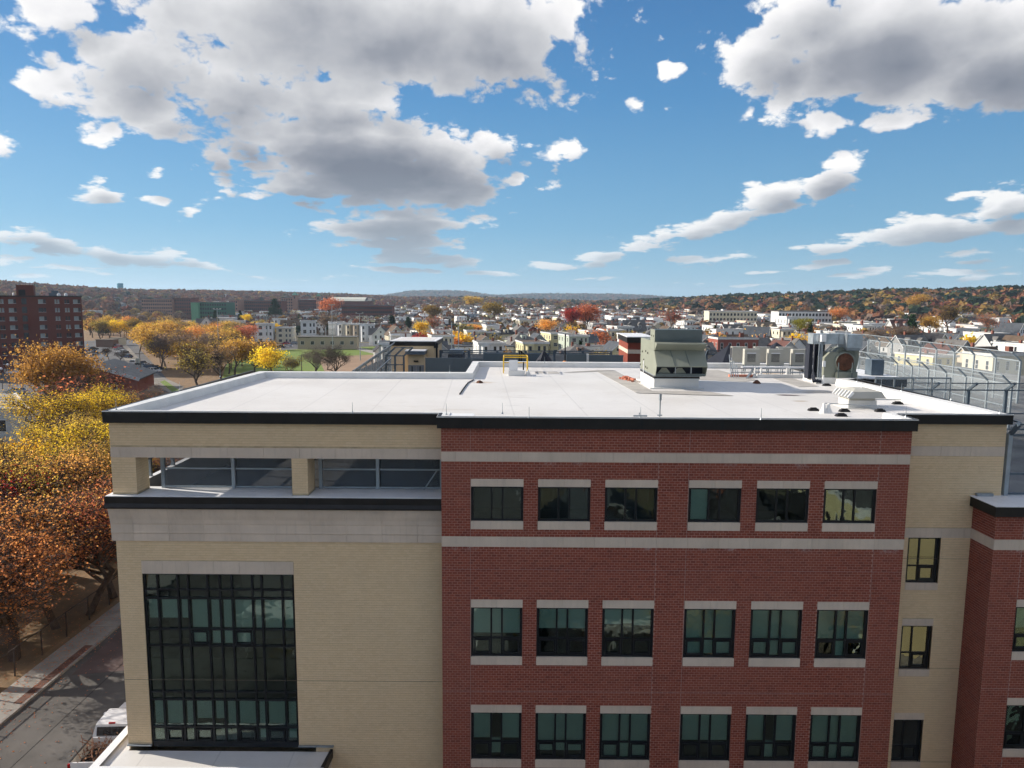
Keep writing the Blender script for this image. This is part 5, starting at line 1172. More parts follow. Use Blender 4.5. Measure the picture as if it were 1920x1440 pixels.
# the row of street trees on the leafy bank, base pixel, height, crown width, colour
NEAR = [(-70, 1290, 12.5, 1.0, 'nearopen', 'rust', 'rust-brown tree cut off by the left edge, nearest on the leafy bank'), (28, 1238, 12.5, 1.0, 'near', 'orange', 'rusty orange tree on the bank, nearest to the bottom left corner'),
        (105, 1178, 13, 1.0, 'nearopen', 'orange', 'rusty orange tree leaning over the black fence by the pavement'), (168, 1152, 12.5, .95, 'nearopen', 'rust', 'rust-brown tree over the fence beside the pavement, second from the school corner'),
        (214, 1122, 12, .9, 'nearopen', 'rust', 'reddish tree half hidden by the school corner above the pavement'), (-50, 1110, 13, 1.1, 'near', 'red', 'deep red tree at the left edge behind the first row'),
        (38, 1075, 13.5, 1.05, 'near', 'gold', 'gold-orange tree in the second row at the left edge'), (110, 1052, 13, 1.0, 'near', 'orange', 'orange-brown tree in the middle of the second row'),
        (182, 1028, 13, .95, 'near', 'gold', 'gold-orange tree beside the school wall in the second row'), (20, 985, 15, .9, 'column', 'yellow', 'slim bright yellow tree standing at the left edge'),
        (95, 965, 10.5, 1.0, 'nearthin', 'brown', 'half-bare tan tree in front of the white parked car'), (208, 955, 13, .95, 'near', 'yellow', 'bright yellow tree touching the left edge of the school cornice'),
        (150, 985, 11, 1.0, 'near', 'yellow', 'yellow-gold tree below the white parked car'), (60, 1010, 11, 1.0, 'near', 'orange', 'light orange tree behind the slim yellow one'),
        (-10, 900, 6.5, 1.1, 'near', 'lime', 'small yellow-green tree at the left edge below the white flat-roofed building'), (62, 895, 6.0, 1.3, 'nearthin', 'brown', 'bare tan tree in front of the white flat-roofed building'),
        (128, 868, 13.5, 1.0, 'near', 'yellow', 'orange-yellow tree rising above the bare ones, left of the parapet corner'), (165, 885, 11, 1.2, 'nearthin', 'brown', 'wide bare pinkish-brown tree left of the parapet corner'),
        (196, 905, 11, .8, 'near', 'yellow', 'yellow tree just outside the black coping of the left parapet corner'), (207, 848, 12.5, .95, 'near', 'yellow', 'golden-yellow tree above the left parapet corner'),
        (248, 812, 10, 1.0, 'nearthin', 'rust', 'thin rust-coloured tree behind the left parapet'), (275, 792, 9, 1.1, 'nearthin', 'brown', 'grey-brown bare tree just above the left parapet edge'),
        (185, 822, 9, 1.1, 'nearthin', 'brown', 'small bare brown tree between the brick cottage and the yellow trees'), (100, 845, 9, 1.1, 'nearthin', 'brown', 'thin brown tree right of the white pole')]
NS = .74
for u, v, h_, wr, k, c, lab in NEAR:
    p = PZ(u, v, -H); tree(p[0], p[1], k, c, h_*NS, lab, wr=wr*1.22, z=0)
p = PZ(108, 800, -H); tree(p[0], p[1], 'dome', 'gold', 15.6, 'huge round olive-gold tree in front of the brick apartment tower', wr=.86, z=0)
p = PZ(165, 805, -H); tree(p[0], p[1], 'midthin', 'rust', 10, 'low rusty brown tree between the huge round tree and the brick cottage', wr=1.3, z=0)
MID = [(372, 738, 11.5, 'midthin', 'olive', 'spreading half-bare tree with crooked limbs above the left parapet'), (418, 722, 11, 'midthin', 'brown', 'brown half-bare tree with crooked limbs right of the spreading one'),
       (440, 706, 11, 'mid', 'gold', 'broad golden tree above the far end of the left parapet'), (478, 704, 10, 'mid', 'gold', 'olive-gold tree in the clump left of the lawn'), (512, 716, 9.5, 'mid', 'yellow', 'round bright yellow tree at the edge of the lawn'),
       (545, 712, 6.5, 'midthin', 'olive', 'low olive shrub-like tree right of the bright yellow one'), (588, 712, 9.5, 'bare', None, 'bare grey tree on the lawn, left of the pair'), (622, 714, 9.8, 'bare', None, 'bare spreading tree on the lawn, right of the pair'),
       (340, 690, 11, 'midthin', 'brown', 'dark brown leafless tree beside the parked cars'), (312, 694, 12, 'midthin', 'brown', 'tall dark bare tree in shade beside the parked cars'), (290, 668, 13, 'mid', 'gold', 'tall golden-brown tree right of the row of parked cars'), (262, 660, 12, 'mid', 'gold', 'golden tree overhanging the row of parked cars'),
       (205, 676, 5, 'bare', None, 'small bare tree in the middle of the parking lot'), (226, 680, 4.5, 'bare', None, 'low bare shrub-like tree in the parking lot')]
for u, v, h_, k, c, lab in MID:
    p = PZ(u, v, -H); tree(p[0], p[1], k, c, h_, lab, wr=1.0, z=0)
# tall dark mass of shrubs in the lot
for u, v, h_, k, c, lab in ((191, 634, 6, 'mid', 'green', 'dark green hedge-like tree beyond the parking lot'), (205, 632, 5, 'mid', 'green', 'second dark green bush beyond the parking lot')):
    p = PZ(u, v, -H); tree(p[0], p[1], k, c, h_, lab, wr=1.3, z=0)
# wooded hollow left of the park: individual trees
used_uv = []; hollow = []
sheet('hollow_ground', [(150, 578), (560, 578), (520, 650), (430, 665), (400, 760), (345, 745), (262, 655), (255, 634), (150, 640)], .026, MT['litter'])
for _ in range(9000):
    if len(used_uv) >= 330: break
    v = 576+rng.random()**1.4*126; u = rng.uniform(158, 520)
    if u < 262 and v > 636: continue
    if u < 262+max(0, v-636)*.75 and v > 636: continue
    if v > 642 and u > 455: continue
    if v > 690 and u < 350: continue
    if u > 345 and v < 628: continue
    p = PZ(u, v, -H)
    if any((p[0]-a)**2+(p[1]-b)**2 < (5.4+p[1]*.0045)**2 for a, b in used_uv): continue
    used_uv.append((p[0], p[1])); c = rng.choice(['gold', 'olive', 'brown', 'yellow', 'orange', 'rust'], p=[.30, .13, .30, .12, .11, .04])
    hollow.append((float(p[1]), float(p[0]), str(c), rng.uniform(6.5, 11.5)))
hollow.sort()
for k, (y, x, c, ht) in enumerate(hollow[:120]):
    tree(x, y, 'midthin' if c == 'brown' or rng.random() < .4 else 'mid', c, ht, '@', 'trees of the wooded hollow', wr=rng.uniform(.85, 1.2))
# undergrowth on the bank
for k in range(46):
    x = rng.uniform(-50, -33); y = rng.uniform(36, 100)
    c = rng.choice(['brown', 'rust', 'gold', 'orange']); tree(x, y, 'nearthin', c, rng.uniform(2.2, 4.5), '@', 'undergrowth on the leafy bank', wr=1.6, z=0, name='shrub', cat='shrub')
# rear rows of the bank, filling the view toward the street
for k, (u, v) in enumerate([(-30, 1000), (5, 930), (48, 935), (75, 925), (130, 925), (172, 935), (150, 845), (225, 880), (240, 850), (30, 905)]):
    p = PZ(u, v, -H); tree(p[0], p[1], 'near' if k % 3 else 'nearthin', ['gold', 'orange', 'brown', 'gold', 'yellow'][k % 5], (rng.uniform(5.0, 6.2) if u < 80 else rng.uniform(8, 10)), '@', 'trees behind the first rows on the bank', wr=1.0, z=0)
# ================================================================== the town
WC = {'white': (.74, .75, .74), 'cream': (.66, .60, .45), 'pale yellow': (.64, .57, .33), 'light grey': (.48, .49, .49), 'tan': (.43, .35, .26), 'blue-grey': (.27, .32, .37), 'pale green': (.42, .48, .40), 'brown': (.20, .12, .08), 'beige': (.56, .47, .36), 'grey': (.30, .30, .30), 'red': (.26, .07, .05), 'turquoise': (.40, .62, .60)}
RC = {'charcoal': (.04, .04, .045), 'grey': (.15, .145, .14), 'brown': (.12, .085, .06), 'slate': (.075, .085, .10), 'white': (.60, .60, .59), 'red-brown': (.13, .06, .05), 'tan': (.24, .19, .14)}
def siding(name, col):
    m, t = new_mat(name+'_siding'); P = t.n('ShaderNodeTexCoord').outputs['Object']
    sp = t.n('ShaderNodeSeparateXYZ'); t.L.new(P, sp.inputs[0]); n = t.noise(P, .5, 4, .6)
    lap = t.math('FRACT', t.math('MULTIPLY', sp.outputs[2], 1/.16))
    c = t.mix(t.math('MULTIPLY', t.maprange(n.outputs[0], .4, .7), .25), col, tuple(x*.7 for x in col))
    b = t.n('ShaderNodeBsdfPrincipled', i_Roughness=.7); t.L.new(c, b.inputs['Base Color'])
    bp = t.n('ShaderNodeBump', i_Strength=.6, i_Distance=.03); t.L.new(lap, bp.inputs['Height']); t.L.new(bp.outputs[0], b.inputs['Normal'])
    finish(t, b.outputs[0]); return m
WM = {k: siding(k.replace(' ', '_').replace('-', '_'), v) for k, v in WC.items()}
RM = {k: MAT(k.replace('-', '_')+'_shingle_roof', v, .9, var=.18, vs=.6, bump=.3, bs=12) for k, v in RC.items()}
MT['trim'] = MAT('painted_trim', (.70, .70, .68), .6); MT['pane_dark'] = MAT('dark_far_pane', (.03, .036, .045), .12, spec=.6, var=.3, vs=.4); MT['chim'] = MAT('chimney_brick', (.22, .085, .06), .9); MT['solar'] = MAT('solar_glass', (.015, .03, .09), .15, spec=.7)
def win_mesh(w, h):
    m = MB(); t = .10; m.box(-w/2-t, w/2+t, -.05, 0, h, h+t, 0); m.box(-w/2-t, w/2+t, -.07, 0, -t, 0, 0); m.box(-w/2-t, -w/2, -.05, 0, 0, h, 0); m.box(w/2, w/2+t, -.05, 0, 0, h, 0); m.box(-w/2, w/2, -.04, 0, h*.48, h*.52, 0)
    m.box(-w/2, w/2, -.015, 0, 0, h*.48, 1); m.box(-w/2, w/2, -.015, 0, h*.52, h, 1); return m
WMESH = {k: win_mesh(*s).mesh('window', [MT['trim'], MT['pane_dark']]) for k, s in {'n': (.85, 1.5), 'w': (1.6, 1.5), 's': (.7, .9)}.items()}
WDIM = {'n': (.85, 1.5), 'w': (1.6, 1.5), 's': (.7, .9)}
def face_windows(W, nx, floors, w, d, z0, fh, front=True, sides=True, k='n', gable=None):
    """(x, y, z, rotation, kind) : facing -y at front"""
    for f in range(floors):
        z = z0+f*fh
        if front:
            for i in range(nx): W.append((-w/2+w*(i+.5)/nx, -d/2, z, 0, k)); W.append((-w/2+w*(i+.5)/nx, d/2, z, PI, k))
        if sides:
            ns = max(2, int(d/3.0))
            for i in range(ns): W.append((-w/2, -d/2+d*(i+.5)/ns, z, -PI/2, k)); W.append((w/2, -d/2+d*(i+.5)/ns, z, PI/2, k))
def house_kind(kind):
    wl, rf, tr, ch, W = MB(), MB(), MB(), MB(), []
    def slab_roof(x0, x1, y0, y1, ze, zr, axis='y', o=.35, t=.18):
        if axis == 'y':
            xm = (x0+x1)/2; k = (zr-ze)/((x1-x0)/2)
            for s, xe in ((-1, x0-o), (1, x1+o)): rf.add([(xe, y0-o, ze-k*o), (xm, y0-o, zr), (xm, y1+o, zr), (xe, y1+o, ze-k*o), (xe, y0-o, ze-k*o+t), (xm, y0-o, zr+t), (xm, y1+o, zr+t), (xe, y1+o, ze-k*o+t)], _q if s < 0 else _q[:, ::-1])
            wl.add([(x0, y0, ze), (x1, y0, ze), (xm, y0, zr), (x0, y1, ze), (x1, y1, ze), (xm, y1, zr)], [(0, 1, 2), (5, 4, 3)])
            tr.bar((x0-o, y0-o-.02, ze-k*o+.05), (xm, y0-o-.02, zr+.05), .06, .22); tr.bar((x1+o, y0-o-.02, ze-k*o+.05), (xm, y0-o-.02, zr+.05), .06, .22)
        else:
            ym = (y0+y1)/2; k = (zr-ze)/((y1-y0)/2)
            for s, ye in ((-1, y0-o), (1, y1+o)): rf.add([(x0-o, ye, ze-k*o), (x1+o, ye, ze-k*o), (x1+o, ym, zr), (x0-o, ym, zr), (x0-o, ye, ze-k*o+t), (x1+o, ye, ze-k*o+t), (x1+o, ym, zr+t), (x0-o, ym, zr+t)], _q if s < 0 else _q[:, ::-1])
            wl.add([(x0, y0, ze), (x0, y1, ze), (x0, ym, zr), (x1, y0, ze), (x1, y1, ze), (x1, ym, zr)], [(0, 2, 1), (3, 4, 5)])
            tr.bar((x0-o-.02, y0-o, ze-k*o+.05), (x0-o-.02, ym, zr+.05), .06, .22); tr.bar((x0-o-.02, y1+o, ze-k*o+.05), (x0-o-.02, ym, zr+.05), .06, .22)
    if kind == 'gable':
        w, d = 7.6, 11; wl.box(-w/2, w/2, -d/2, d/2, 0, 6.0); slab_roof(-w/2, w/2, -d/2, d/2, 6.0, 9.4); ch.box(.6, 1.2, 1, 1.6, 8, 10.4); face_windows(W, 3, 2, w, d, .9, 2.9); W += [(-.9, -d/2, 6.6, 0, 's'), (.9, -d/2, 6.6, 0, 's')]; tr.box(-w/2+.3, w/2-.3, -d/2-1.5, -d/2-.01, 2.6, 2.8)
        for x in (-3.1, 0, 3.1): tr.box(x-.07, x+.07, -d/2-1.45, -d/2-1.3, 0, 2.6)
    elif kind == 'wide':
        w, d = 11.5, 8; wl.box(-w/2, w/2, -d/2, d/2, 0, 5.6); slab_roof(-w/2, w/2, -d/2, d/2, 5.6, 8.8, 'x'); ch.box(-2, -1.3, .2, .9, 7.5, 9.9); face_windows(W, 4, 2, w, d, .9, 2.7)
        for x in (-2.8, 2.4):
            wl.box(x-.9, x+.9, -d/2+.5, -1.0, 6.0, 7.5); rf.add([(x-1.1, -d/2+.3, 7.4), (x, -d/2+.3, 8.3), (x+1.1, -d/2+.3, 7.4), (x-1.1, -.6, 7.4), (x, -.6, 8.3), (x+1.1, -.6, 7.4)], [(0, 1, 4, 3), (1, 2, 5, 4), (0, 2, 1), (3, 4, 5), (0, 3, 5, 2)]); W.append((x, -d/2+.5, 6.2, 0, 's'))
    elif kind == 'cross':
        w, d = 7.4, 12; wl.box(-w/2, w/2, -d/2, d/2, 0, 5.8); slab_roof(-w/2, w/2, -d/2, d/2, 5.8, 9.3); wl.box(-w/2-2.2, w/2+1.2, -1.0, 4.2, 0, 5.6); slab_roof(-w/2-2.2, w/2+1.2, -1.0, 4.2, 5.6, 8.5, 'x'); ch.box(.5, 1.1, 2.5, 3.1, 8, 10.3); face_windows(W, 3, 2, w, d, .9, 2.8, sides=False); W += [(0, -d/2, 6.5, 0, 's')]
        for z in (.9, 3.7): W += [(-w/2-2.2, .6, z, -PI/2, 'n'), (-w/2-2.2, 2.8, z, -PI/2, 'n'), (-w/2, -3.6, z, -PI/2, 'n'), (w/2, -3.6, z, PI/2, 'n')]
    elif kind in ('flat3', 'flat3b'):
        w, d, h = 8.2, 14, 9.8; wl.box(-w/2, w/2, -d/2, d/2, 0, h); rf.box(-w/2+.1, w/2-.1, -d/2+.1, d/2-.1, h+.002, h+.12); tr.box(-w/2-.4, w/2+.4, -d/2-.5, -d/2-.005, h-.45, h+.25); tr.box(-w/2-.25, -w/2-.005, -d/2, d/2, h-.3, h+.2); tr.box(w/2+.005, w/2+.25, -d/2, d/2, h-.3, h+.2); ch.box(1.4, 2.1, 1, 1.8, h, h+1.2)
        if kind == 'flat3': wl.add([(-3.6, -d/2, 0), (-2.9, -d/2-1.1, 0), (-1.1, -d/2-1.1, 0), (-.4, -d/2, 0), (-3.6, -d/2, h-.46), (-2.9, -d/2-1.1, h-.46), (-1.1, -d/2-1.1, h-.46), (-.4, -d/2, h-.46)], [(0, 1, 5, 4), (1, 2, 6, 5), (2, 3, 7, 6), (4, 5, 6, 7)])
        for f in range(3):
            z = .9+f*3.15
            if kind == 'flat3': W.append((-2, -d/2-1.1, z, 0, 'n'))
            else: W.append((-2, -d/2, z, 0, 'w'))
            W += [(1.1, -d/2, z, 0, 'n'), (2.9, -d/2, z, 0, 'n')]
            for i in range(4): W += [(-w/2, -d/2+d*(i+.5)/4, z, -PI/2, 'n'), (w/2, -d/2+d*(i+.5)/4, z, PI/2, 'n')]
            tr.box(.4, 3.9, d/2+.005, d/2+1.8, z+1.9, z+2.0); tr.box(.4, 3.9, d/2+1.7, d/2+1.8, z-1.0, z-.1)
    elif kind == 'flat2':
        w, d, h = 15, 10, 6.8; wl.box(-w/2, w/2, -d/2, d/2, 0, h); tr.box(-w/2-.15, w/2+.15, -d/2-.15, -d/2-.005, h-.3, h+.15); tr.box(-w/2-.15, -w/2-.005, -d/2, d/2+.1, h-.3, h+.15); rf.box(-w/2, w/2, -d/2, d/2, h+.002, h+.1); face_windows(W, 5, 2, w, d, 1, 3.1); ch.box(3, 4.4, 1, 2.2, h+.1, h+1.1)
    elif kind == 'hip':
        w, d, h = 9.5, 11, 6.2; wl.box(-w/2, w/2, -d/2, d/2, 0, h); o = .5; r = 2.6
        rf.add([(-w/2-o, -d/2-o, h), (w/2+o, -d/2-o, h), (w/2+o, d/2+o, h), (-w/2-o, d/2+o, h), (0, -d/2+w/2, h+r), (0, d/2-w/2, h+r)], [(0, 1, 4), (1, 2, 5, 4), (2, 3, 5), (3, 0, 4, 5), (3, 2, 1, 0)]); ch.box(-1.8, -1.1, 0, .7, h+.8, h+3.3); face_windows(W, 3, 2, w, d, .9, 2.9); tr.box(-w/2, w/2, -d/2-1.6, -d/2-.01, 2.7, 2.9)
        wl.box(-1, 1, -d/2+.8, -d/2+2.6, h+.3, h+1.7); W.append((0, -d/2+.8, h+.5, 0, 's'))
    elif kind == 'garage':
        w, d = 6, 6.5; wl.box(-w/2, w/2, -d/2, d/2, 0, 2.7); slab_roof(-w/2, w/2, -d/2, d/2, 2.7, 4.2); W.append((0, -d/2, .4, 0, 'w'))
    return wl, rf, tr, ch, W
HK = ['gable', 'wide', 'cross', 'flat3', 'flat3b', 'flat2', 'hip', 'garage']
KD = {'gable': 'gabled house', 'wide': 'house with dormers', 'cross': 'cross-gabled house', 'flat3': 'flat-roofed triple-decker', 'flat3b': 'flat-roofed triple-decker', 'flat2': 'low flat-roofed block', 'hip': 'hip-roofed house', 'garage': 'small garage'}
HM = {}
for k in HK:
    wl, rf, tr, ch, Wn = house_kind(k)
    wj = MB()
    for (x, y, z, r, kk) in Wn:
        w_, h_ = WDIM[kk]; c, s = math.cos(r), math.sin(r)
        def T(px, py, pz): return (x+px*c-py*s, y+px*s+py*c, z+pz)
        wj.add([T(-w_/2, -.03, 0), T(w_/2, -.03, 0), T(w_/2, -.03, h_), T(-w_/2, -.03, h_)], [(0, 1, 2, 3)], 1)
        for a, b, c1, d1 in ((-w_/2-.1, w_/2+.1, h_, h_+.14), (-w_/2-.1, w_/2+.1, -.14, 0)): wj.add([T(a, -.05, c1), T(b, -.05, c1), T(b, -.05, d1), T(a, -.05, d1)], [(0, 1, 2, 3)], 0)
    HM[k] = dict(wall=wl.mesh('wall', [WM['white']]), roof=rf.mesh('roof', [RM['grey']]), trim=tr.mesh('trim', [MT['trim']]) if tr.n else None, chimney=ch.mesh('chimney', [MT['chim']]) if ch.n else None, win=wj.mesh('window', [MT['trim'], MT['pane_dark']]), W=Wn, raw=(wl, rf, tr, ch, wj))
HOUSES = []
def house(x, y, kind, wall, roof, rz, lab, group=None, detail=1, sc=(1, 1, 1), z=None, solar=False):
    h = HM[kind]; z = float(hgt(x, y)) if z is None else z
    t = bpy.data.objects.new('garage' if kind == 'garage' else 'apartment_house' if kind.startswith('flat') else 'house', None); COL.objects.link(t); t.location = (x, y, z-.05); t.rotation_euler = (0, 0, rz); t.scale = sc
    t['label'] = lab; t['category'] = 'garage' if kind == 'garage' else 'house'
    if group: t['group'] = group
    def ch(nm, me, mat=None):
        o = bpy.data.objects.new(nm, me); COL.objects.link(o); o.parent = t
        if mat: o.material_slots[0].link = 'OBJECT'; o.material_slots[0].material = mat
        return o
    ch('wall', h['wall'], WM[wall]); r = ch('roof', h['roof'], RM[roof])
    if h['trim']: ch('trim', h['trim'])
    if h['chimney'] and detail: ch('chimney', h['chimney'])
    if detail == 2:
        for (wx, wy, wz, wr, k) in h['W']:
            # only the sides one can see
            n = Vector((math.sin(wr), -math.cos(wr), 0)); n.rotate(t.rotation_euler)
            if n.x*(-x)+n.y*(-y) < 0: continue
            o = bpy.data.objects.new('window', WMESH[k]); COL.objects.link(o); o.parent = t; o.location = (wx, wy, wz); o.rotation_euler = (0, 0, wr)
    else: ch('window', h['win'])['kind'] = 'stuff'
    if solar:
        for k in range(3): MB().box(-3.2+k*2.1, -1.3+k*2.1, -3.2, -.6, 0, .06).build('solar_panel', MT['solar'], None)
    HOUSES.append((t, kind, wall, roof)); return t
def hpix(u, vt, D, kind, wall, roof, rz, lab, detail=2, **k):
    """house whose roof top stands at pixel row vt at distance D"""
    p = PY(u, vt, D); top = {'gable': 9.6, 'wide': 8.9, 'cross': 9.4, 'flat3': 10.1, 'flat3b': 10.1, 'flat2': 7.0, 'hip': 8.9, 'garage': 4.3}[kind]; z = H+p[2]
    s = max(.6, min(1.5, z/top)) if z > 3 else 1
    return house(p[0], p[1], kind, wall, roof, rz, lab, None, detail, (k.get('sx', 1)*1.0, k.get('sy', 1)*1.0, s), 0.0)
R = math.radians
HERO = [
 # right side
 (1188, 600, 372, 'wide', 'grey', 'grey', R(8), 'grey house with pale gable left of the olive air handler'),
 (1745, 624, 265, 'gable', 'cream', 'charcoal', R(22), 'cream gabled house with a dark roof just above the right fence'), (1706, 628, 262, 'wide', 'grey', 'grey', R(12), 'long grey-roofed house with two white dormers above the right fence'),
 (1785, 636, 250, 'gable', 'grey', 'grey', R(20), 'grey house with steep grey roof right of the cream gabled one'), (1848, 622, 300, 'flat3b', 'white', 'grey', R(14), 'white flat-roofed house behind bare trees near the right edge', ), (1895, 601, 330, 'gable', 'white', 'slate', R(26), 'white gabled house with slate roof highest at the right edge'),
 (1870, 626, 270, 'wide', 'light grey', 'grey', R(10), 'light grey house with a small gable left of the turquoise one'), (1913, 629, 262, 'gable', 'turquoise', 'brown', R(16), 'turquoise gabled house cut by the right edge'),
 (1835, 650, 205, 'wide', 'beige', 'brown', R(14), 'beige house with a brown roof behind the farthest right fence'), (1880, 652, 190, 'flat2', 'cream', 'slate', R(10), 'cream flat-roofed block with two brick chimneys behind the right fence'),
 (1735, 662, 205, 'flat3b', 'pale yellow', 'grey', R(14), 'pale yellow house seen through the farthest right fence'), (1610, 592, 430, 'flat2', 'white', 'white', R(12), 'long white flat block right of the boxed duct'), (1640, 588, 445, 'flat2', 'white', 'white', R(12), 'white flat block touching the rust-coloured trees'),
 (1530, 588, 450, 'flat2', 'cream', 'white', R(12), 'cream flat block above the duct'), (1475, 592, 440, 'flat3', 'white', 'grey', R(10), 'white triple-decker above the right condenser'), (1685, 596, 420, 'wide', 'light grey', 'red-brown', R(8), 'house with a dark red roof left of the tall fir'),
 (1435, 604, 395, 'wide', 'cream', 'tan', R(12), 'cream house with a tan roof and brick chimney above the condensers'), (1420, 612, 330, 'gable', 'light grey', 'slate', R(60), 'house with a slate roof and blue solar look above the condensers'), (1372, 608, 370, 'wide', 'white', 'grey', R(20), 'white house with a grey roof right of the air handler'),
 (1375, 626, 262, 'flat2', 'red', 'charcoal', R(4), 'long dark red-brown flat building behind the air handler'),
 # centre
 (1145, 616, 330, 'flat3', 'cream', 'grey', R(14), 'cream flat-roofed triple-decker left of the red brick penthouse'), (1110, 618, 325, 'flat3', 'cream', 'grey', R(14), 'cream triple-decker, second left of the red brick penthouse'), (1162, 610, 350, 'flat3b', 'light grey', 'grey', R(14), 'light grey flat-roofed house behind the red brick penthouse'),
 (1040, 622, 310, 'flat3b', 'pale yellow', 'grey', R(16), 'pale yellow house behind the terrace fence and dark canopy'), (1075, 626, 290, 'flat3b', 'pale green', 'grey', R(14), 'pale green-grey house behind the black terrace pole'), (1006, 624, 300, 'gable', 'grey', 'slate', R(10), 'grey house with slate gable behind the dark canopy'),
 (945, 612, 330, 'hip', 'cream', 'charcoal', R(14), 'house with a very dark hip roof above the terrace fence'), (975, 622, 290, 'hip', 'pale green', 'grey', R(20), 'wide house with a grey-green hip roof above the yellow rail'), (890, 618, 315, 'flat3', 'cream', 'grey', R(10), 'cream flat-roofed row house above the generator box'), (915, 620, 318, 'flat3b', 'grey', 'charcoal', R(10), 'dark flat-roofed row house above the generator box'),
 (826, 608, 345, 'hip', 'white', 'grey', R(10), 'white hip-roofed house right of the yellow tree'), (790, 598, 360, 'gable', 'white', 'charcoal', R(30), 'white gabled house between the firs and the yellow tree'), (740, 610, 330, 'gable', 'cream', 'brown', R(20), 'narrow cream gable left of the stair tower roof'),
 # left of centre: triple-deckers along the park
 (498, 605, 375, 'flat3b', 'white', 'grey', R(14), 'white house with a shallow gable behind the park light pole'), (536, 612, 380, 'flat3b', 'cream', 'grey', R(10), 'plain cream three-storey block right of the white gabled house'), (578, 600, 395, 'flat3b', 'white', 'charcoal', R(16), 'tall white triple-decker behind the low tan building'),
 (430, 611, 352, 'hip', 'cream', 'slate', R(8), 'broad cream house with a slate hip roof at the left of the park'), (468, 612, 400, 'flat3', 'white', 'grey', R(12), 'white triple-decker right of the slate hip roof'), (388, 594, 430, 'cross', 'white', 'grey', R(18), 'large white house with crossed gables above the golden trees'),
 (545, 600, 440, 'wide', 'cream', 'brown', R(10), 'cream house with a brown roof behind the park triple-deckers'), (572, 596, 450, 'hip', 'white', 'charcoal', R(10), 'white house with a near-black roof behind the park triple-deckers'),
 (645, 604, 410, 'flat3', 'white', 'grey', R(12), 'white triple-decker, first of the row right of the low tan building'), (660, 605, 405, 'flat3', 'cream', 'grey', R(12), 'cream triple-decker, second of the row above the park light poles'), (674, 605.5, 400, 'flat3', 'tan', 'grey', R(12), 'tan triple-decker, third of the row above the park light poles'), (688, 606, 396, 'flat3', 'white', 'grey', R(12), 'white triple-decker with bays, last of the row'),
 (420, 590, 480, 'flat2', 'white', 'white', R(10), 'white flat block above the slate hip roof'),
 (172, 572, 700, 'flat2', 'light grey', 'white', R(5), 'pale flat building just right of the brick apartment tower'),
]
for h_ in HERO: hpix(*h_)
hero_xy = [(t.location.x, t.location.y) for t, *_ in HOUSES]
# ---- generic town, block by block
cand = []
def inpoly(u, v, P):
    c = False; j = len(P)-1
    for i in range(len(P)):
        if (P[i][1] > v) != (P[j][1] > v) and u < (P[j][0]-P[i][0])*(v-P[i][1])/(P[j][1]-P[i][1])+P[i][0]: c = not c
        j = i
    return c
g0 = R(12)
for bi in range(-60, 60):
    for bj in range(-40, 90):
        for row in (0, 1):
            gx_ = bi*15.5+(bj % 3)*4; gy_ = bj*46+row*19
            x = gx_*math.cos(g0)-gy_*math.sin(g0)+rng.normal()*.8; y = gx_*math.sin(g0)+gy_*math.cos(g0)+rng.normal()*.8
            if y < 130 or y > 1500: continue
            u, v, dz = proj(x, y, float(hgt(x, y)))
            if u < -60 or u > 1980: continue
            D = math.hypot(x, y)
            if u < 700 and 636 < v: continue
            if u < 640 and v > 618 and u < 430: continue
            if u < 420 and v > 578: continue
            if u < 160: continue
            if abs(x-20) < 60 and y < 210: continue
            if v > 700: continue
            hh = float(hgt(x, y))
            if hh > 10 and rng.random() < (.8 if hh > 16 else .5): continue
            if any((x-a)**2+(y-b)**2 < 120 for a, b in hero_xy): continue
            cand.append((D, x, y, u, v, row))
cand.sort()
wk = list(WC)[:10]; wp = np.array([.36, .14, .07, .12, .06, .05, .04, .04, .08, .04]); wp /= wp.sum()
rk = ['charcoal', 'grey', 'brown', 'slate', 'red-brown']; rp = np.array([.27, .38, .15, .15, .05])
NOBJ = 245; farV = []; farF = []; farC = []; fo = 0
def fcol(nm, c):
    pass
for ci, (D, x, y, u, v, row) in enumerate(cand):
    kind = HK[rng.choice(8, p=[.28, .14, .14, .13, .07, .06, .12, .06])]; wc = wk[rng.choice(10, p=wp)]; rc = rk[rng.choice(5, p=rp)]
    if kind.startswith('flat') and rng.random() < .6: rc = 'white' if rng.random() < .4 else 'grey'; wc = wc if rng.random() < .4 else 'white'
    rz = g0+(0 if row == 0 else PI)+rng.normal()*.03+(PI/2 if rng.random() < .15 else 0)
    if ci < NOBJ: house(x, y, kind, wc, rc, rz, '@', 'houses of the town', 1)
    else:
        h = HM[kind]['raw']; c, s = math.cos(rz), math.sin(rz); z = float(hgt(x, y))
        for mb, col in ((h[0], WC[wc]), (h[1], RC[rc]), (h[3], (.22, .085, .06)), (h[4], None)):
            if not mb.n: continue
            V = np.vstack(mb.V); V = np.column_stack([x+V[:, 0]*c-V[:, 1]*s, y+V[:, 0]*s+V[:, 1]*c, z+V[:, 2]])
            farV.append(V)
            for f, mi in zip(mb.F, mb.M): farF.append(tuple(i+fo for i in f)); farC.append(col if col else ((.7, .7, .68) if mi == 0 else (.03, .035, .045)))
            fo += len(V)
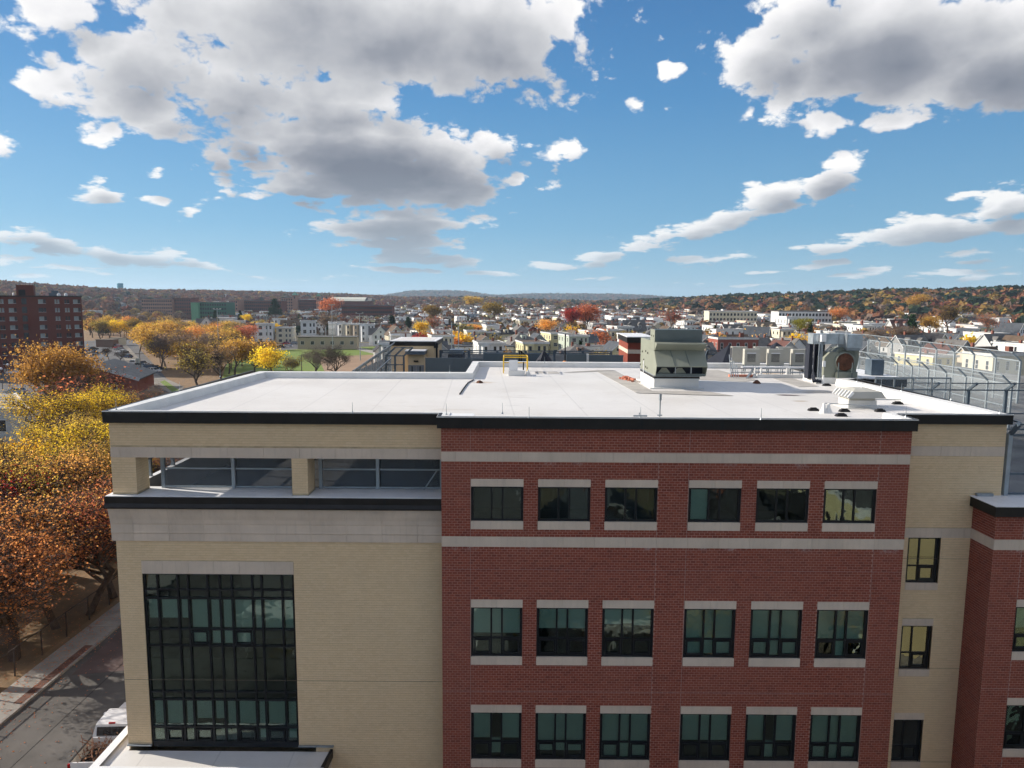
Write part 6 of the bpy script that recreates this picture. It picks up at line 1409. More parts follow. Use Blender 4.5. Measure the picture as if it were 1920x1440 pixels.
def attr_mat(name, rough=.8, trans=0):
    m, t = new_mat(name); a = t.n('ShaderNodeAttribute', attribute_name='tone')
    if trans:
        d = t.n('ShaderNodeBsdfDiffuse'); t.L.new(a.outputs[0], d.inputs[0]); tl = t.n('ShaderNodeBsdfTranslucent'); t.L.new(a.outputs[0], tl.inputs[0]); mx = t.n('ShaderNodeMixShader', i_0=trans); t.L.new(d.outputs[0], mx.inputs[1]); t.L.new(tl.outputs[0], mx.inputs[2]); finish(t, mx.outputs[0]); return m
    b = t.n('ShaderNodeBsdfPrincipled', i_Roughness=rough); t.L.new(a.outputs[0], b.inputs['Base Color']); finish(t, b.outputs[0]); return m
def colour_faces(me, cols):
    at_ = me.attributes.new('tone', 'FLOAT_COLOR', 'FACE'); c = np.ones((len(cols), 4), np.float32); c[:, :3] = cols; at_.data.foreach_set('color', c.ravel())
if farV:
    me = bpy.data.meshes.new('distant_houses'); me.from_pydata(np.vstack(farV).tolist(), [], farF); me.materials.append(attr_mat('far_house_paint')); colour_faces(me, np.array(farC)); o = link('distant_houses', me); o['kind'] = 'stuff'
    tag(o, 'farther houses of the town beyond the nearer streets', 'houses')
# ---- trees between the houses
TN = 0; tcand = []
for (D, x, y, u, v, row) in cand:
    if rng.random() < .72: tcand.append((D, x+7.7*math.cos(g0)+rng.normal(), y+rng.choice([-9, 9, 12])+rng.normal()*2))
tcand.sort()
pal = ['gold', 'yellow', 'orange', 'rust', 'red', 'olive', 'brown', 'green', 'lime']; pp = np.array([.16, .06, .13, .14, .08, .13, .22, .04, .04]); pp /= pp.sum()
for D, x, y in tcand[:70]:
    r_ = rng.random()
    if r_ < .08: tree(x, y, 'fir', 'fir', rng.uniform(6, 11), '@', 'trees of the town', wr=1.1)
    else:
        c = pal[rng.choice(9, p=pp)]; tree(x, y, 'farthin' if c == 'brown' or rng.random() < .2 else 'far', c, rng.uniform(5.5, 9.5), '@', 'trees of the town', wr=rng.uniform(.85, 1.2))
HT_ = [(1100, 572, 380, 17, 'mid', 'rust', 'big rust-red maple above the terrace fence', 1.05), (1072, 580, 372, 14, 'mid', 'red', 'dark red tree joined to the left of the big rust-red maple', 1.0), (1030, 600, 360, 10, 'mid', 'orange', 'round orange tree left of the red maples', 1.35), (616, 560, 560, 18, 'mid', 'rust', 'large rust-red tree below the shed with the long white roof', 1.25),
       (1712, 590, 300, 17, 'fir', 'fir', 'tall dark fir above the right fence', 1.4), (1500, 598, 330, 8, 'mid', 'lime', 'yellow-green round tree above the condensers', 1.3), (1520, 602, 335, 9, 'fir', 'fir', 'dark pointed fir left of the boxed duct', 1.2), (1780, 574, 330, 15, 'midthin', 'olive', 'broad olive-gold tree with a forked trunk right of the tall fir', 1.1), (1745, 594, 300, 10, 'mid', 'gold', 'golden tree touching the right side of the tall fir', 1.0),
       (1855, 590, 320, 12, 'midthin', 'rust', 'brown half-bare tree left of the highest white house', 1.2), (1570, 578, 470, 13, 'mid', 'rust', 'dark rust tree left of the long white block', 1.1), (735, 592, 400, 12, 'fir', 'fir', 'dark fir behind the triple-decker row, left of two', 1.8), (765, 594, 395, 11, 'fir', 'fir', 'dark fir behind the triple-decker row, right of two', 1.7), (515, 560, 600, 17, 'fir', 'fir', 'large dark conifer below the mill turrets', 2.2),
       (786, 604, 345, 10, 'mid', 'yellow', 'bright yellow tree left of the white hip-roofed house', 1.0), (812, 596, 370, 11, 'midthin', 'rust', 'brown tree behind the bright yellow one', 1.3), (870, 608, 330, 9, 'midthin', 'lime', 'yellow-green half-bare tree right of the stair tower roof', 1.0), (880, 610, 400, 6, 'mid', 'orange', 'small orange tree above the generator box, left', 1.5), (893, 609, 400, 6, 'mid', 'orange', 'small orange tree above the generator box, right', 1.5),
       (815, 573, 520, 14, 'mid', 'olive', 'broad olive-gold tree far behind the stair tower', 1.4), (930, 568, 520, 16, 'mid', 'olive', 'very broad olive-brown tree above the terrace fence', 1.5), (1255, 580, 400, 15, 'midthin', 'red', 'dark reddish bare tree right above the olive air handler', 1.2), (403, 582, 470, 12, 'fir', 'fir', 'dark fir above the white cross-gabled house', 1.3), (450, 582, 480, 11, 'fir', 'fir', 'small dark fir right of the first light pole', 1.3),
       (608, 590, 430, 14, 'midthin', 'brown', 'tall bare brown tree behind the low tan building', 1.0), (460, 590, 470, 8, 'mid', 'yellow', 'small yellow tree beside the dark fir', 1.0), (1690, 612, 270, 9, 'midthin', 'brown', 'bare brown trees behind the blower duct', 1.6), (1640, 618, 280, 8, 'midthin', 'brown', 'bare brown tree right behind the boxed duct', 1.6), (1165, 622, 300, 7, 'mid', 'olive', 'olive-green tree left of the red brick penthouse', 1.2),
       (1125, 660, 120, 6.5, 'mid', 'olive', 'green-gold tree top beside the red brick penthouse', 1.0), (1715, 553, 640, 17, 'mid', 'gold', 'glowing gold tree on the slope at the right', 1.5), (888, 556, 800, 15, 'mid', 'gold', 'pale gold tree on the far slope above the fence', 1.5)]
for u, vt, D, ht, k, c, lab, wr in HT_:
    ht *= .85; p = PY(u, vt, D); z = H+p[2]-ht; tree(p[0], p[1], k, c, ht, lab, wr=wr, z=max(z, 0) if z > -3 else 0) if z > -3 else tree(p[0], p[1], k, c, ht+z, lab, wr=wr, z=0)
# ---- the rest of the trees and the woods on the hills, one mass
def forest(name, pts, hts, cols, per, lab, leaf=.22, fl=.75):
    if not len(pts): return
    V = []; C = []; n = len(pts); rg = np.random.default_rng(5)
    P = np.asarray(pts); Hh = np.asarray(hts)
    d = rg.normal(size=(n, per, 3)); d /= np.linalg.norm(d, axis=2)[..., None]; d[..., 2] = abs(d[..., 2])*1.1-.15
    rad = rg.uniform(.7, 1.0, (n, per, 1)); w = rg.uniform(.36, .52, (n, 1, 1))
    c = P[:, None, :]+d*rad*Hh[:, None, None]*np.concatenate([w, w, np.full((n, 1, 1), .48)], 2)+np.concatenate([np.zeros((n, per, 2)), np.full((n, per, 1), 1)*(Hh[:, None, None]*.52)], 2)
    nn = d/np.linalg.norm(d, axis=2)[..., None]+rg.normal(size=(n, per, 3))*.45; nn /= np.linalg.norm(nn, axis=2)[..., None]
    u = np.cross(nn, rg.normal(size=(n, per, 3))); u /= np.linalg.norm(u, axis=2)[..., None]; v = np.cross(nn, u); s = Hh[:, None, None]*leaf*rg.uniform(.6, 1.25, (n, per, 1))
    q = np.stack([c-u*s-v*s*.6, c+u*s*.3-v*s, c+u*s+v*s*.5, c-u*s*.4+v*s], 2).reshape(-1, 3)
    me = fast_mesh(name, q, np.arange(len(q)).reshape(-1, 4), [FMAT])
    col = np.repeat(np.asarray(cols), per, 0)*rg.uniform(.7, 1.25, (n*per, 1)); colour_faces(me, col); o = link(name, me); o['kind'] = 'stuff'; tag(o, lab, 'woods'); return o
FMAT = attr_mat('far_foliage', trans=.25)
FC = {'gold': (.27, .175, .06), 'yellow': (.34, .23, .06), 'orange': (.27, .135, .06), 'rust': (.20, .095, .06), 'red': (.155, .058, .045), 'olive': (.15, .12, .055), 'brown': (.165, .12, .095), 'green': (.075, .09, .04), 'fir': (.03, .05, .035)}
pts, hts, cols = [], [], []
for D, x, y in tcand[70:]:
    c = list(FC)[rng.choice(9, p=[.17, .05, .14, .14, .08, .12, .20, .05, .05])]; pts.append((x, y, float(hgt(x, y)))); hts.append(rng.uniform(6.5, 11)); cols.append(FC[c])
forest('street_trees', pts, hts, cols, 90, 'trees between the farther houses of the town', .11)
forest('hollow_woods', [(x, y, 0) for y, x, c, h in hollow[120:]], [h for y, x, c, h in hollow[120:]], [np.array(FC[c])*1.25 for y, x, c, h in hollow[120:]], 260, 'farther trees of the wooded hollow left of the park', .075)
pts, hts, cols = [], [], []
N_ = 11000
a_ = rng.uniform(-.70, .70, N_); d_ = np.interp(a_, _ra, _rd)*(.47+.64*np.sqrt(rng.random(N_)))
zone = rng.random(N_)
X1, Y1 = d_*np.sin(a_), d_*np.cos(a_); Z1 = hgt(X1, Y1)
nz = np.sin(X1*.013+2)*np.cos(Y1*.011)+np.sin(X1*.031)*.5
for x, y, z, a, d, r_, q_ in zip(X1, Y1, Z1, a_, d_, zone, nz):
    side = 'R' if a > .18 else ('L' if a < -.1 else 'C')
    top = z > np.interp(a, _ra, _rh)*.8
    if side == 'L': pr = [.06, .01, .10, .30, .22, .07, .22, .01, .01]
    elif side == 'C': pr = [.16, .04, .16, .17, .07, .10, .18, .05, .07]
    else: pr = [.15, .04, .14, .16, .07, .09, .16, .06, .13]
    if side == 'R' and top and q_ > -.3: pr = [.05, .01, .06, .12, .06, .08, .15, .12, .35]
    c = list(FC)[rng.choice(9, p=np.array(pr)/sum(pr))]
    pts.append((x, y, z)); hts.append(rng.uniform(9, 15)*(1.15 if c == 'fir' else 1)); cols.append(np.array(FC[c])*rng.uniform(.8, 1.2))
forest('hillside_woods', pts, hts, cols, 30, 'autumn woods covering the low hills along the horizon', .22)
pts, hts, cols = [], [], []
for _ in range(5200):
    a = math.radians(rng.uniform(-12, 14)); d = rng.uniform(4500, 6100); x, y = d*math.sin(a), d*math.cos(a); z = float(far(x, y))
    if z < 22: continue
    pts.append((x, y, z-3)); hts.append(rng.uniform(16, 26)); cols.append(np.array(FC[['rust', 'brown', 'fir', 'green'][rng.choice(4, p=[.25, .35, .25, .15])]])*.8)
forest('far_hill_woods', pts, hts, cols, 9, 'dark woods on the bluish hill at the horizon', .42)
# ================================================================== landmarks
def lbuild(mb, name, mat, parent):                       # local coordinates under a rotated thing
    o = bpy.data.objects.new(name, mb.mesh(name, mat)); COL.objects.link(o); o.parent = parent; return o
# --- brick apartment tower at the left edge
pr_ = PY(152.5, 557, 230); ang = math.atan2(pr_[0], pr_[1])
TW = thing('apartment_tower', 'tall dark red brick apartment tower at the left edge of the photo', 'apartment tower', (pr_[0], pr_[1], -3), rz=-ang)
MT['tower_brick'] = MAT('dark_tower_brick', (.15, .045, .033), .9, var=.12, vs=.15, bump=.3, bs=4)
MT['pane_pale'] = MAT('curtained_pane', (.30, .34, .33), .3, spec=.6, var=.35, vs=.5)
ht_ = H+pr_[2]+3
lbuild(MB().box(-52, 0, 0, 17, 0, ht_), 'wall', MT['tower_brick'], TW); lbuild(MB().box(-52.1, .1, -.1, 17.1, ht_, ht_+.35), 'parapet', MT['black'], TW)
sx = lambda u: (u-152.5)/6.76
pz_ = (557-536)/5.78
lbuild(MB().box(sx(67), sx(36), .0+.5, 9, ht_+.35, ht_+pz_), 'stair_head', MT['tower_brick'], TW); lbuild(MB().box(sx(52), sx(40), .42, .49, ht_+.4, ht_+2.2), 'louvre_door', MT['dark'], TW)
lbuild(MB().prism([(sx(110), 5), (sx(92), 5), (sx(92), 10), (sx(110), 10)], ht_+.35, ht_+1.3).box(sx(110), sx(97), 5, 9, ht_+1.3, ht_+2.0), 'vent_housing', MT['steelblue'], TW)
for k, (u, r_, hh) in enumerate(((31, .35, .9), (111, .5, .9), (124, .5, .9), (44, .3, 1.0))): lbuild(MB().lathe((sx(u), 2, ht_+.35), [(r_, 0), (r_, hh*.6), (r_*.4, hh)], 8), 'roof_vent', MT['white_trim'], TW)
wm = {}
def twin(w, h, mat, pair):
    m = MB(); 
    if pair: m.box(-w/2, -w*.08, -.06, 0, 0, h, 1).box(w*.08, w/2, -.06, 0, 0, h, 1)
    else: m.box(-w/2, w*.16, -.06, 0, 0, h, 1).box(w*.22, w/2, -.06, 0, 0, h, 2)
    m.box(-w/2-.05, w/2+.05, -.10, 0, -.09, -.0, 0); return m.mesh('window', [MT['trim'], MT[mat], MT['pane_dark']])
WMS = {(p, m): twin(w, 1.25, m, p) for p, w in ((True, 1.25), (False, 1.95)) for m in ('pane_dark', 'pane_pale')}
for r_ in range(9):
    z = ht_-2.05-r_*2.68
    for u, pair in ((143, False), (125, True), (107, True), (80, False), (28, False), (9, True), (-12, False), (-35, True), (-60, True)):
        m_ = 'pane_pale' if rng.random() < (.75 if not pair else .45) else 'pane_dark'
        o = bpy.data.objects.new('window', WMS[(pair, m_)]); COL.objects.link(o); o.parent = TW; o.location = (sx(u), 0, z)
    lbuild(MB().box(sx(53), sx(44), -.05, 0, z-.3, z+1.6), 'stair_window', MT['pane_dark'], TW)
lbuild(MB().box(sx(57), sx(40), -.04, -.0, 0, ht_-.3), 'stair_bay', MT['tower_brick'], TW)
lbuild(MB().box(sx(60), sx(10), -5, 0, 3.2, 3.5), 'entrance_canopy', MT['white_trim'], TW)
# --- little brick cottage with a gabled roof
a = PZ(238, 735, -H); 
CT_ = thing('brick_cottage', 'small red brick building with a wide gabled slate roof beside the parking lot', 'building', (a[0]-6.5, a[1], 0), rz=R(14))
lbuild(MB().box(-9.5, 9.5, -5, 12, 0, 3.8).add([(-9.5, -5, 3.8), (9.5, -5, 3.8), (0, -5, 7.0), (-9.5, 12, 3.8), (9.5, 12, 3.8), (0, 12, 7.0)], [(0, 1, 2), (5, 4, 3)]), 'wall', MT['red'], CT_)
for s in (-1, 1): lbuild(MB().add([(s*10.4, -6, 3.45), (0, -6, 7.05), (0, 13, 7.05), (s*10.4, 13, 3.45), (s*10.4, -6, 3.7), (0, -6, 7.3), (0, 13, 7.3), (s*10.4, 13, 3.7)], _q if s < 0 else _q[:, ::-1]), 'roof', RM['slate'], CT_)
for s in (-1, 1): lbuild(MB().bar((s*10.4, -6.05, 3.5), (0, -6.05, 7.1), .1, .75), 'bargeboard', WM['light grey'], CT_)
for x in (-1.6, 4.2): o = bpy.data.objects.new('window', WMESH['w']); COL.objects.link(o); o.parent = CT_; o.location = (x, -5, 1.2)
# --- white flat-roofed building
b = PZ(56, 800, -H); zb_r = 6.6
c_ = PZ(56, 768, -(H-zb_r)); d_ = PZ(28, 739, -(H-zb_r))
WB = thing('white_building', 'white flat-roofed building at the left edge behind the trees', 'building', (c_[0]-8, c_[1]+6, 0))
dirv = np.array([d_[0]-c_[0], d_[1]-c_[1]]); 
Pw = [(c_[0], c_[1]), (d_[0], d_[1]), (d_[0]-34, d_[1]+4), (c_[0]-34, c_[1]+2)]
MB().prism(Pw, 0, zb_r-.02).build('wall', WM['light grey'], WB)
cxm = sum(x for x, y in Pw)/4; cym = sum(y for x, y in Pw)/4
MB().prism([(cxm+(x-cxm)*.985, cym+(y-cym)*.985) for x, y in Pw], zb_r+.0, zb_r+.08).build('roof', MAT('grey_gravel_roof', (.26, .25, .23), .9, var=.15, vs=.4), WB)
MB().bar((*Pw[0], zb_r+.12), (*Pw[1], zb_r+.12), .35, .25).bar((*Pw[0], zb_r+.12), (*Pw[3], zb_r+.12), .3, .22).build('coping', MT['trim'], WB)
for k in range(5):
    p = PZ(2+k*4, 746+k*5, -(H-zb_r)); MB().box(p[0]-6, p[0]+1.5, p[1], p[1]+.5, zb_r+.081, zb_r+.1).build('tar_patch', MT['dark'], WB)
wv = np.array(Pw[3])-np.array(Pw[0]); wv /= np.linalg.norm(wv); q = np.array(Pw[0])-np.array([0, 0])+wv*4.6
o = MB().box(q[0]-.6, q[0]+.6, q[1]-.09, q[1]-.03, 3.2, 4.9).build('window', MT['pane_dark'], WB); MB().box(q[0]-.72, q[0]+.72, q[1]-.05, q[1]-.0, 3.08, 5.02).build('frame', MT['trim'], o)
# --- sheds and little buildings round the lot
def box_building(name, lab, u, v, w, d, h, wall, roof, rz=0, nwin=0):
    p = PZ(u, v, -H); t = thing(name, lab, 'shed' if h < 4 else 'building', (p[0], p[1]+d/2, 0), rz=rz)
    lbuild(MB().box(-w/2, w/2, -d/2, d/2, 0, h), 'wall', wall, t); lbuild(MB().box(-w/2-.2, w/2+.2, -d/2-.2, d/2+.2, h, h+.3), 'roof', roof, t)
    for k in range(nwin): o = bpy.data.objects.new('window', WMESH['w']); COL.objects.link(o); o.parent = t; o.location = (-w/2+w*(k+.5)/nwin, -d/2, h*.4)
    return t
box_building('shed', 'pinkish flat-topped shed at the far end of the parking lot', 196, 651, 8, 5, 3.4, WM['brown'], RM['tan']); box_building('shed', 'small cream shed right of the pinkish one', 217, 648, 5, 5, 3.6, WM['cream'], RM['tan'])
lt = box_building('low_shop', 'long low tan and grey building at the far side of the park', 612, 655, 27, 9, 5.6, WM['tan'], RM['grey'], R(6), 6)
p = PY(565, 632, 330); lt2 = box_building('low_shop', 'tan brick end wing of the low building by the park with a pitched brown roof', 572, 655, 7, 10, 5.4, WM['beige'], RM['brown'], R(8), 2)
box_building('low_shop', 'dark two-storey flat-roofed building right of the triple-decker row', 718, 640, 22, 9, 9.2, WM['brown'], RM['grey'], R(4), 6)
box_building('white_hall', 'plain white building with small windows behind the terrace fence', 905, 690, 21, 9, 7.3, WM['white'], RM['slate'], R(2), 4); box_building('grey_hall', 'pale grey hall right of the plain white building', 980, 690, 17, 9, 7.0, WM['light grey'], RM['grey'], R(2), 2)
box_building('flat_store', 'big beige store with a wide dark brown roof behind the right fences', 1835, 716, 22, 16, 5.0, WM['beige'], RM['brown'], R(6), 4)
# --- far landmarks
def farbox(name, lab, u0, u1, vt, D, dep, wall, roof, nw=0, h=None, rz=0):
    a, b = PY(u0, vt, D), PY(u1, vt, D); z0 = float(hgt((a[0]+b[0])/2, D)); zt = H+a[2]
    if zt-z0 < 4: zt = z0+6
    t = thing(name, lab, 'building', ((a[0]+b[0])/2, D+dep/2, z0))
    MB().box(a[0], b[0], D, D+dep, z0-1, zt-.4).build('wall', wall, t); MB().box(a[0]-.3, b[0]+.3, D-.3, D+dep+.3, zt-.4, zt).build('roof', roof, t)
    if nw:
        m = MB()
        for f in range(max(1, int((zt-z0-2)/3.6))):
            for k in range(nw): x = a[0]+(b[0]-a[0])*(k+.5)/nw; m.box(x-.7, x+.7, D-.06, D-.01, zt-3.4-f*3.6, zt-1.6-f*3.6)
        m.build('window', MT['pane_dark'], t, kind='stuff')
    return t
BRK = MT['tower_brick']; PBR = MAT('faded_pink_brick', (.34, .19, .14), .9)
farbox('green_factory', 'long dark green factory building on the far side of town', 360, 424, 566, 640, 20, MAT('green_cladding', (.03, .13, .085), .6), RM['grey'], 14); farbox('factory_end', 'light green end wall of the dark green factory', 357.5, 371, 566.5, 636, 4, MAT('light_green_cladding', (.13, .34, .21), .6), RM['grey'])
farbox('brick_mill', 'pinkish brick mill left of the green factory', 265, 322, 560, 760, 18, PBR, RM['slate'], 14); farbox('brick_mill', 'dark brick mill block between the pink mill and the green factory', 323, 357, 558.5, 765, 20, BRK, RM['charcoal'], 8)
farbox('brick_mill', 'long dark brick mill left of the green-roofed turrets', 445, 527, 563, 800, 20, BRK, RM['slate'], 22); farbox('brick_mill', 'short pinkish brick mill right of the green factory', 429, 445, 562, 780, 20, PBR, RM['grey'], 4)
farbox('brick_armory', 'red brick armory between the two green-roofed turrets', 527, 553, 558, 900, 24, PBR, RM['slate'], 6); farbox('brick_armory', 'dark brick armory wing right of the taller turret', 558, 612, 561, 905, 24, BRK, RM['white'], 14)
for u, vt, vb, w_, lab in ((552, 546.5, 553.5, 9, 'taller brick turret with a pointed green roof'), (596, 549.5, 555.5, 7, 'smaller brick turret with a pointed green roof'), (612, 551.5, 554, 9, 'square flat brick turret left of the long white-roofed shed')):
    D = 898; a, b, t_ = PY(u-w_/2, vb, D), PY(u+w_/2, vb, D), PY(u, vt, D); z0 = float(hgt(a[0], D)); t = thing('turret', lab, 'turret', ((a[0]+b[0])/2, D+2.5, z0)); wd = b[0]-a[0]
    MB().box(a[0], b[0], D, D+wd, z0, H+a[2]).build('wall', PBR, t)
    x0, x1, y0, y1, z = a[0]-.5, b[0]+.5, D-.5, D+wd+.5, H+a[2]
    MB().add([(x0, y0, z), (x1, y0, z), (x1, y1, z), (x0, y1, z), ((x0+x1)/2, (y0+y1)/2, H+t_[2])], [(0, 1, 4), (1, 2, 4), (2, 3, 4), (3, 0, 4), (3, 2, 1, 0)]).build('roof', MAT('copper_green', (.12, .27, .20), .7) if u < 605 else RM['brown'], t)
    MB().box((x0+x1)/2-.8, (x0+x1)/2+.8, D-.08, D-.02, z-4, z-1.5).build('window', MT['pane_dark'], t)
t = thing('long_shed', 'long shed with a curved white roof right of the brick turrets', 'shed', (PY(655, 560, 930)[0], 940, 20)); a, b = PY(618, 557, 930), PY(684, 557, 930); zt = H+a[2]
MB().box(a[0], b[0]+6, 930, 955, zt-14, zt-5).build('wall', BRK, t); MB().extrude([(929, zt-5), (932, zt-2.6), (942, zt), (956, zt-4), (956, zt-5)], a[0], b[0]).build('roof', MAT('cream_metal_roof', (.60, .60, .52), .6), t); MB().extrude([(929, zt-5), (942, zt-.6), (956, zt-5)], b[0], b[0]+8).build('end_roof', RM['grey'], t)
farbox('brick_school', 'dark red brick school with a pale cornice above the big red maple', 1062, 1112, 576, 560, 16, BRK, RM['grey'], 12); farbox('brick_rows', 'long row of dark red brick houses below the white-roofed shed', 640, 735, 572, 640, 14, BRK, RM['slate'], 26)
farbox('flat_row', 'long pale flat-roofed row on the right side of town', 1460, 1560, 583, 480, 14, WM['white'], RM['grey'], 16); farbox('flat_row', 'white flat-roofed row above the olive air handler', 1330, 1420, 583, 520, 14, WM['cream'], RM['white'], 14)
# water tower
p = PY(225.5, 539.5, 1850); WT = thing('water_tower', 'light blue water tank standing on the wooded ridge', 'water tower', (p[0], p[1], H+p[2]-6)); z = H+p[2]
MB().lathe((p[0], p[1], z), [(7.2, 0), (7.4, 1), (7.4, 10.5), (6.4, 11.6)], 20).build('tank', MAT('blue_tank_paint', (.04, .30, .44), .5), WT); MB().lathe((p[0], p[1], z-8), [(6.5, 0), (6.5, 7.95)], 12).build('base', MAT('tank_base', (.2, .3, .34), .7), WT)
# --- poles
def pole(u, vb, vt, D, lab, mat='steellight', r=.14, lamps=0, cat='light pole', name='light_pole'):
    p = PY(u, vb, D); zt = H+PY(u, vt, D)[2]; t = thing(name, lab, cat, (p[0], p[1], 0)); MB().tube((p[0], p[1], 0), (p[0], p[1], zt), r, 8, r2=r*.6).build('shaft', MT[mat], t)
    if lamps:
        MB().box(p[0]-1.4, p[0]+1.4, p[1]-.08, p[1]+.08, zt-.1, zt+.08).build('crossarm', MT[mat], t)
        for k in range(lamps): x = p[0]-1.2+2.4*k/(lamps-1); MB().box(x-.22, x+.22, p[1]-.3, p[1]+.2, zt+.09, zt+.42).build('floodlight', MT['cream_unit'], t)
    return t
pole(409.5, 640, 580, 262, 'tall field light pole in front of the slate-roofed cream house', r=.17, lamps=3); pole(502.5, 660, 594, 268, 'tall field light pole left of the cream three-storey block', r=.17, lamps=3); pole(624, 656, 572, 320, 'tall field light pole in front of the low tan building', r=.17, lamps=4); pole(675.5, 668, 588, 270, 'tall field light pole right of the triple-decker row', r=.17, lamps=2)
pole(847, 690, 604, 90, 'thin pole rising behind the generator box, left of two', r=.09); pole(860, 690, 611, 90, 'thin pole rising behind the generator box, right of two', r=.09)
p = PZ(265, 724, -H); UP = thing('utility_pole', 'wooden utility pole with grey transformers in the parking lot', 'utility pole', (p[0], p[1], 0)); WD = MAT('grey_wood_pole', (.20, .17, .14), .9)
MB().tube((p[0], p[1], 0), (p[0], p[1], 9.3), .16, 8, r2=.11).build('shaft', WD, UP); MB().box(p[0]-1.2, p[0]+1.2, p[1]-.06, p[1]+.06, 8.6, 8.75).build('crossarm', WD, UP)
for dx in (-.55, .05): MB().tube((p[0]+dx-.2, p[1]-.3, 6.2), (p[0]+dx-.2, p[1]-.3, 7.5), .28, 10).build('transformer', MT['cream_unit'], UP)
p2 = PZ(566, 704, -H); U2 = thing('utility_pole', 'wooden utility pole on the lawn left of the bare trees', 'utility pole', (p2[0], p2[1], 0)); MB().tube((p2[0], p2[1], 0), (p2[0], p2[1], 6.5), .15, 8).build('shaft', WD, U2); MB().box(p2[0]-.9, p2[0]+.9, p2[1]-.06, p2[1]+.06, 6.0, 6.15).build('crossarm', WD, U2)
p = PZ(80, 800, -H); WPo = thing('white_pole', 'white pole with floodlights between the white building and the orange tree', 'light pole', (p[0], p[1], 0)); MB().tube((p[0], p[1], 0), (p[0], p[1], 7.2), .2, 8, r2=.14).build('shaft', MT['white_trim'], WPo)
for dz, dx in ((7.2, -.1), (5.6, .45), (4.8, .5)): MB().box(p[0]+dx-.25, p[0]+dx+.25, p[1]-.4, p[1]+.1, dz-.2, dz+.2).build('floodlight', MT['white_trim'], WPo)
for k, (u, v) in enumerate(((5, 700), (17.5, 690))):
    q_ = PZ(u, v+30, -H); pole_t = thing('street_lamp', ('first' if k == 0 else 'second')+' globe street lamp from the left below the brick apartment tower', 'street lamp', (q_[0], q_[1], 0)); MB().tube((q_[0], q_[1], 0), (q_[0], q_[1], 5), .08, 6).build('shaft', MT['dark'], pole_t); MB().lathe((q_[0], q_[1], 5), [(.12, 0), (.34, .2), (.34, .45), (.1, .62)], 10).build('globe', MT['white_trim'], pole_t)
# --- cars
PAINT = {n: MAT(n+'_car_paint', c, .25, metal=.0, var=.03, spec=.7) for n, c in {'white': (.70, .71, .72), 'silver': (.42, .44, .46), 'black': (.02, .02, .024), 'dark blue': (.02, .04, .10), 'red': (.35, .02, .02), 'grey': (.14, .15, .16), 'pale blue': (.28, .38, .46)}.items()}
MT['carglass'] = MAT('car_glass', (.018, .022, .026), .08, spec=.8); MT['tyre'] = MAT('tyre_rubber', (.018, .018, .018), .85); MT['rim'] = MAT('alloy_rim', (.42, .43, .45), .35, metal=.6); MT['tail'] = MAT('tail_lamp', (.38, .01, .01), .3); MT['head'] = MAT('head_lamp', (.7, .7, .66), .2)
def car_parts(kind):
    L, Wd = (4.7, 1.85); suv = kind == 'suv'; zr = 1.72 if suv else 1.43; zb = 1.02 if suv else .92
    body = MB()
    def ring(prof, y0, y1, inset=0):                       # side profile extruded across the width
        n = len(prof); v = [(x, y0+inset, z) for x, z in prof]+[(x, y1-inset, z) for x, z in prof]
        return v, [(i, n+i, n+(i+1) % n, (i+1) % n) for i in range(n)]+[tuple(range(n)), tuple(range(n, 2*n))[::-1]]
    pf = [(-2.32, .35), (-2.35, .62), (-2.30, .86), (-2.15, zb), (-1.0, zb+.04), (1.0, zb+.02), (1.15, zb-.01), (2.05, zb-.20), (2.30, .66), (2.34, .40), (2.2, .28), (-2.2, .28)]
    body.add(*ring(pf, -Wd/2, Wd/2))
    rb, rf_ = (-2.1, .55) if suv else (-1.45, .35)
    top = [(-2.22 if suv else -1.95, zb), (rb, zr-.06), (rb+.25, zr), (rf_-.2, zr), (rf_, zr-.05), (1.2, zb-.02)]
    n = len(top); v = [(x, -Wd/2+.08+(z-zb)*.22, z) for x, z in top]+[(x, Wd/2-.08-(z-zb)*.22, z) for x, z in top]
    gl = MB().add(v, [(i, n+i, n+(i+1) % n, (i+1) % n) for i in range(n)]+[tuple(range(n)), tuple(range(n, 2*n))[::-1]])
    roof = MB(); ins = .10+(zr-zb)*.20; roof.box(rb+.15, rf_-.05, -Wd/2+ins, Wd/2-ins, zr-.02, zr+.035)
    for x in ((rb+.1, rb+.28), (-.45, -.33), (rf_+.05, rf_+.2)):
        for s in (-1, 1): roof.bar((x[0]+(0 if x[0] < 0 else .35), s*(Wd/2-.06), zb), (x[0], s*(Wd/2-ins+.02), zr), .10, .05)
    wh = []
    for x in (-1.42, 1.40):
        for s in (-1, 1): wh.append((x, s))
    tyre = MB().lathe((0, 0, 0), [(.20, -.1), (.33, -.11), (.34, 0), (.33, .11), (.20, .1)], 14, 'y'); rim = MB().lathe((0, 0, 0), [(.21, -.105), (.10, -.125), (.02, -.125)], 12, 'y').lathe((0, 0, 0), [(.02, .125), (.10, .125), (.21, .105)], 12, 'y')
    return dict(body=body.mesh('body', [PAINT['white']]), glass=gl.mesh('windows', [MT['carglass']]), roof=roof.mesh('roof', [PAINT['white']]), wheels=wh, tyre=tyre.mesh('wheel', [MT['tyre']]), rim=rim.mesh('rim', [MT['rim']]),
                tail=MB().box(-2.36, -2.28, -.14, .14, -.1, .12).mesh('tail_light', [MT['tail']]), head=MB().box(2.22, 2.30, -.17, .17, -.07, .08).mesh('headlight', [MT['head']]), z=zb)
CARS = {'sedan': car_parts('sedan'), 'suv': car_parts('suv')}
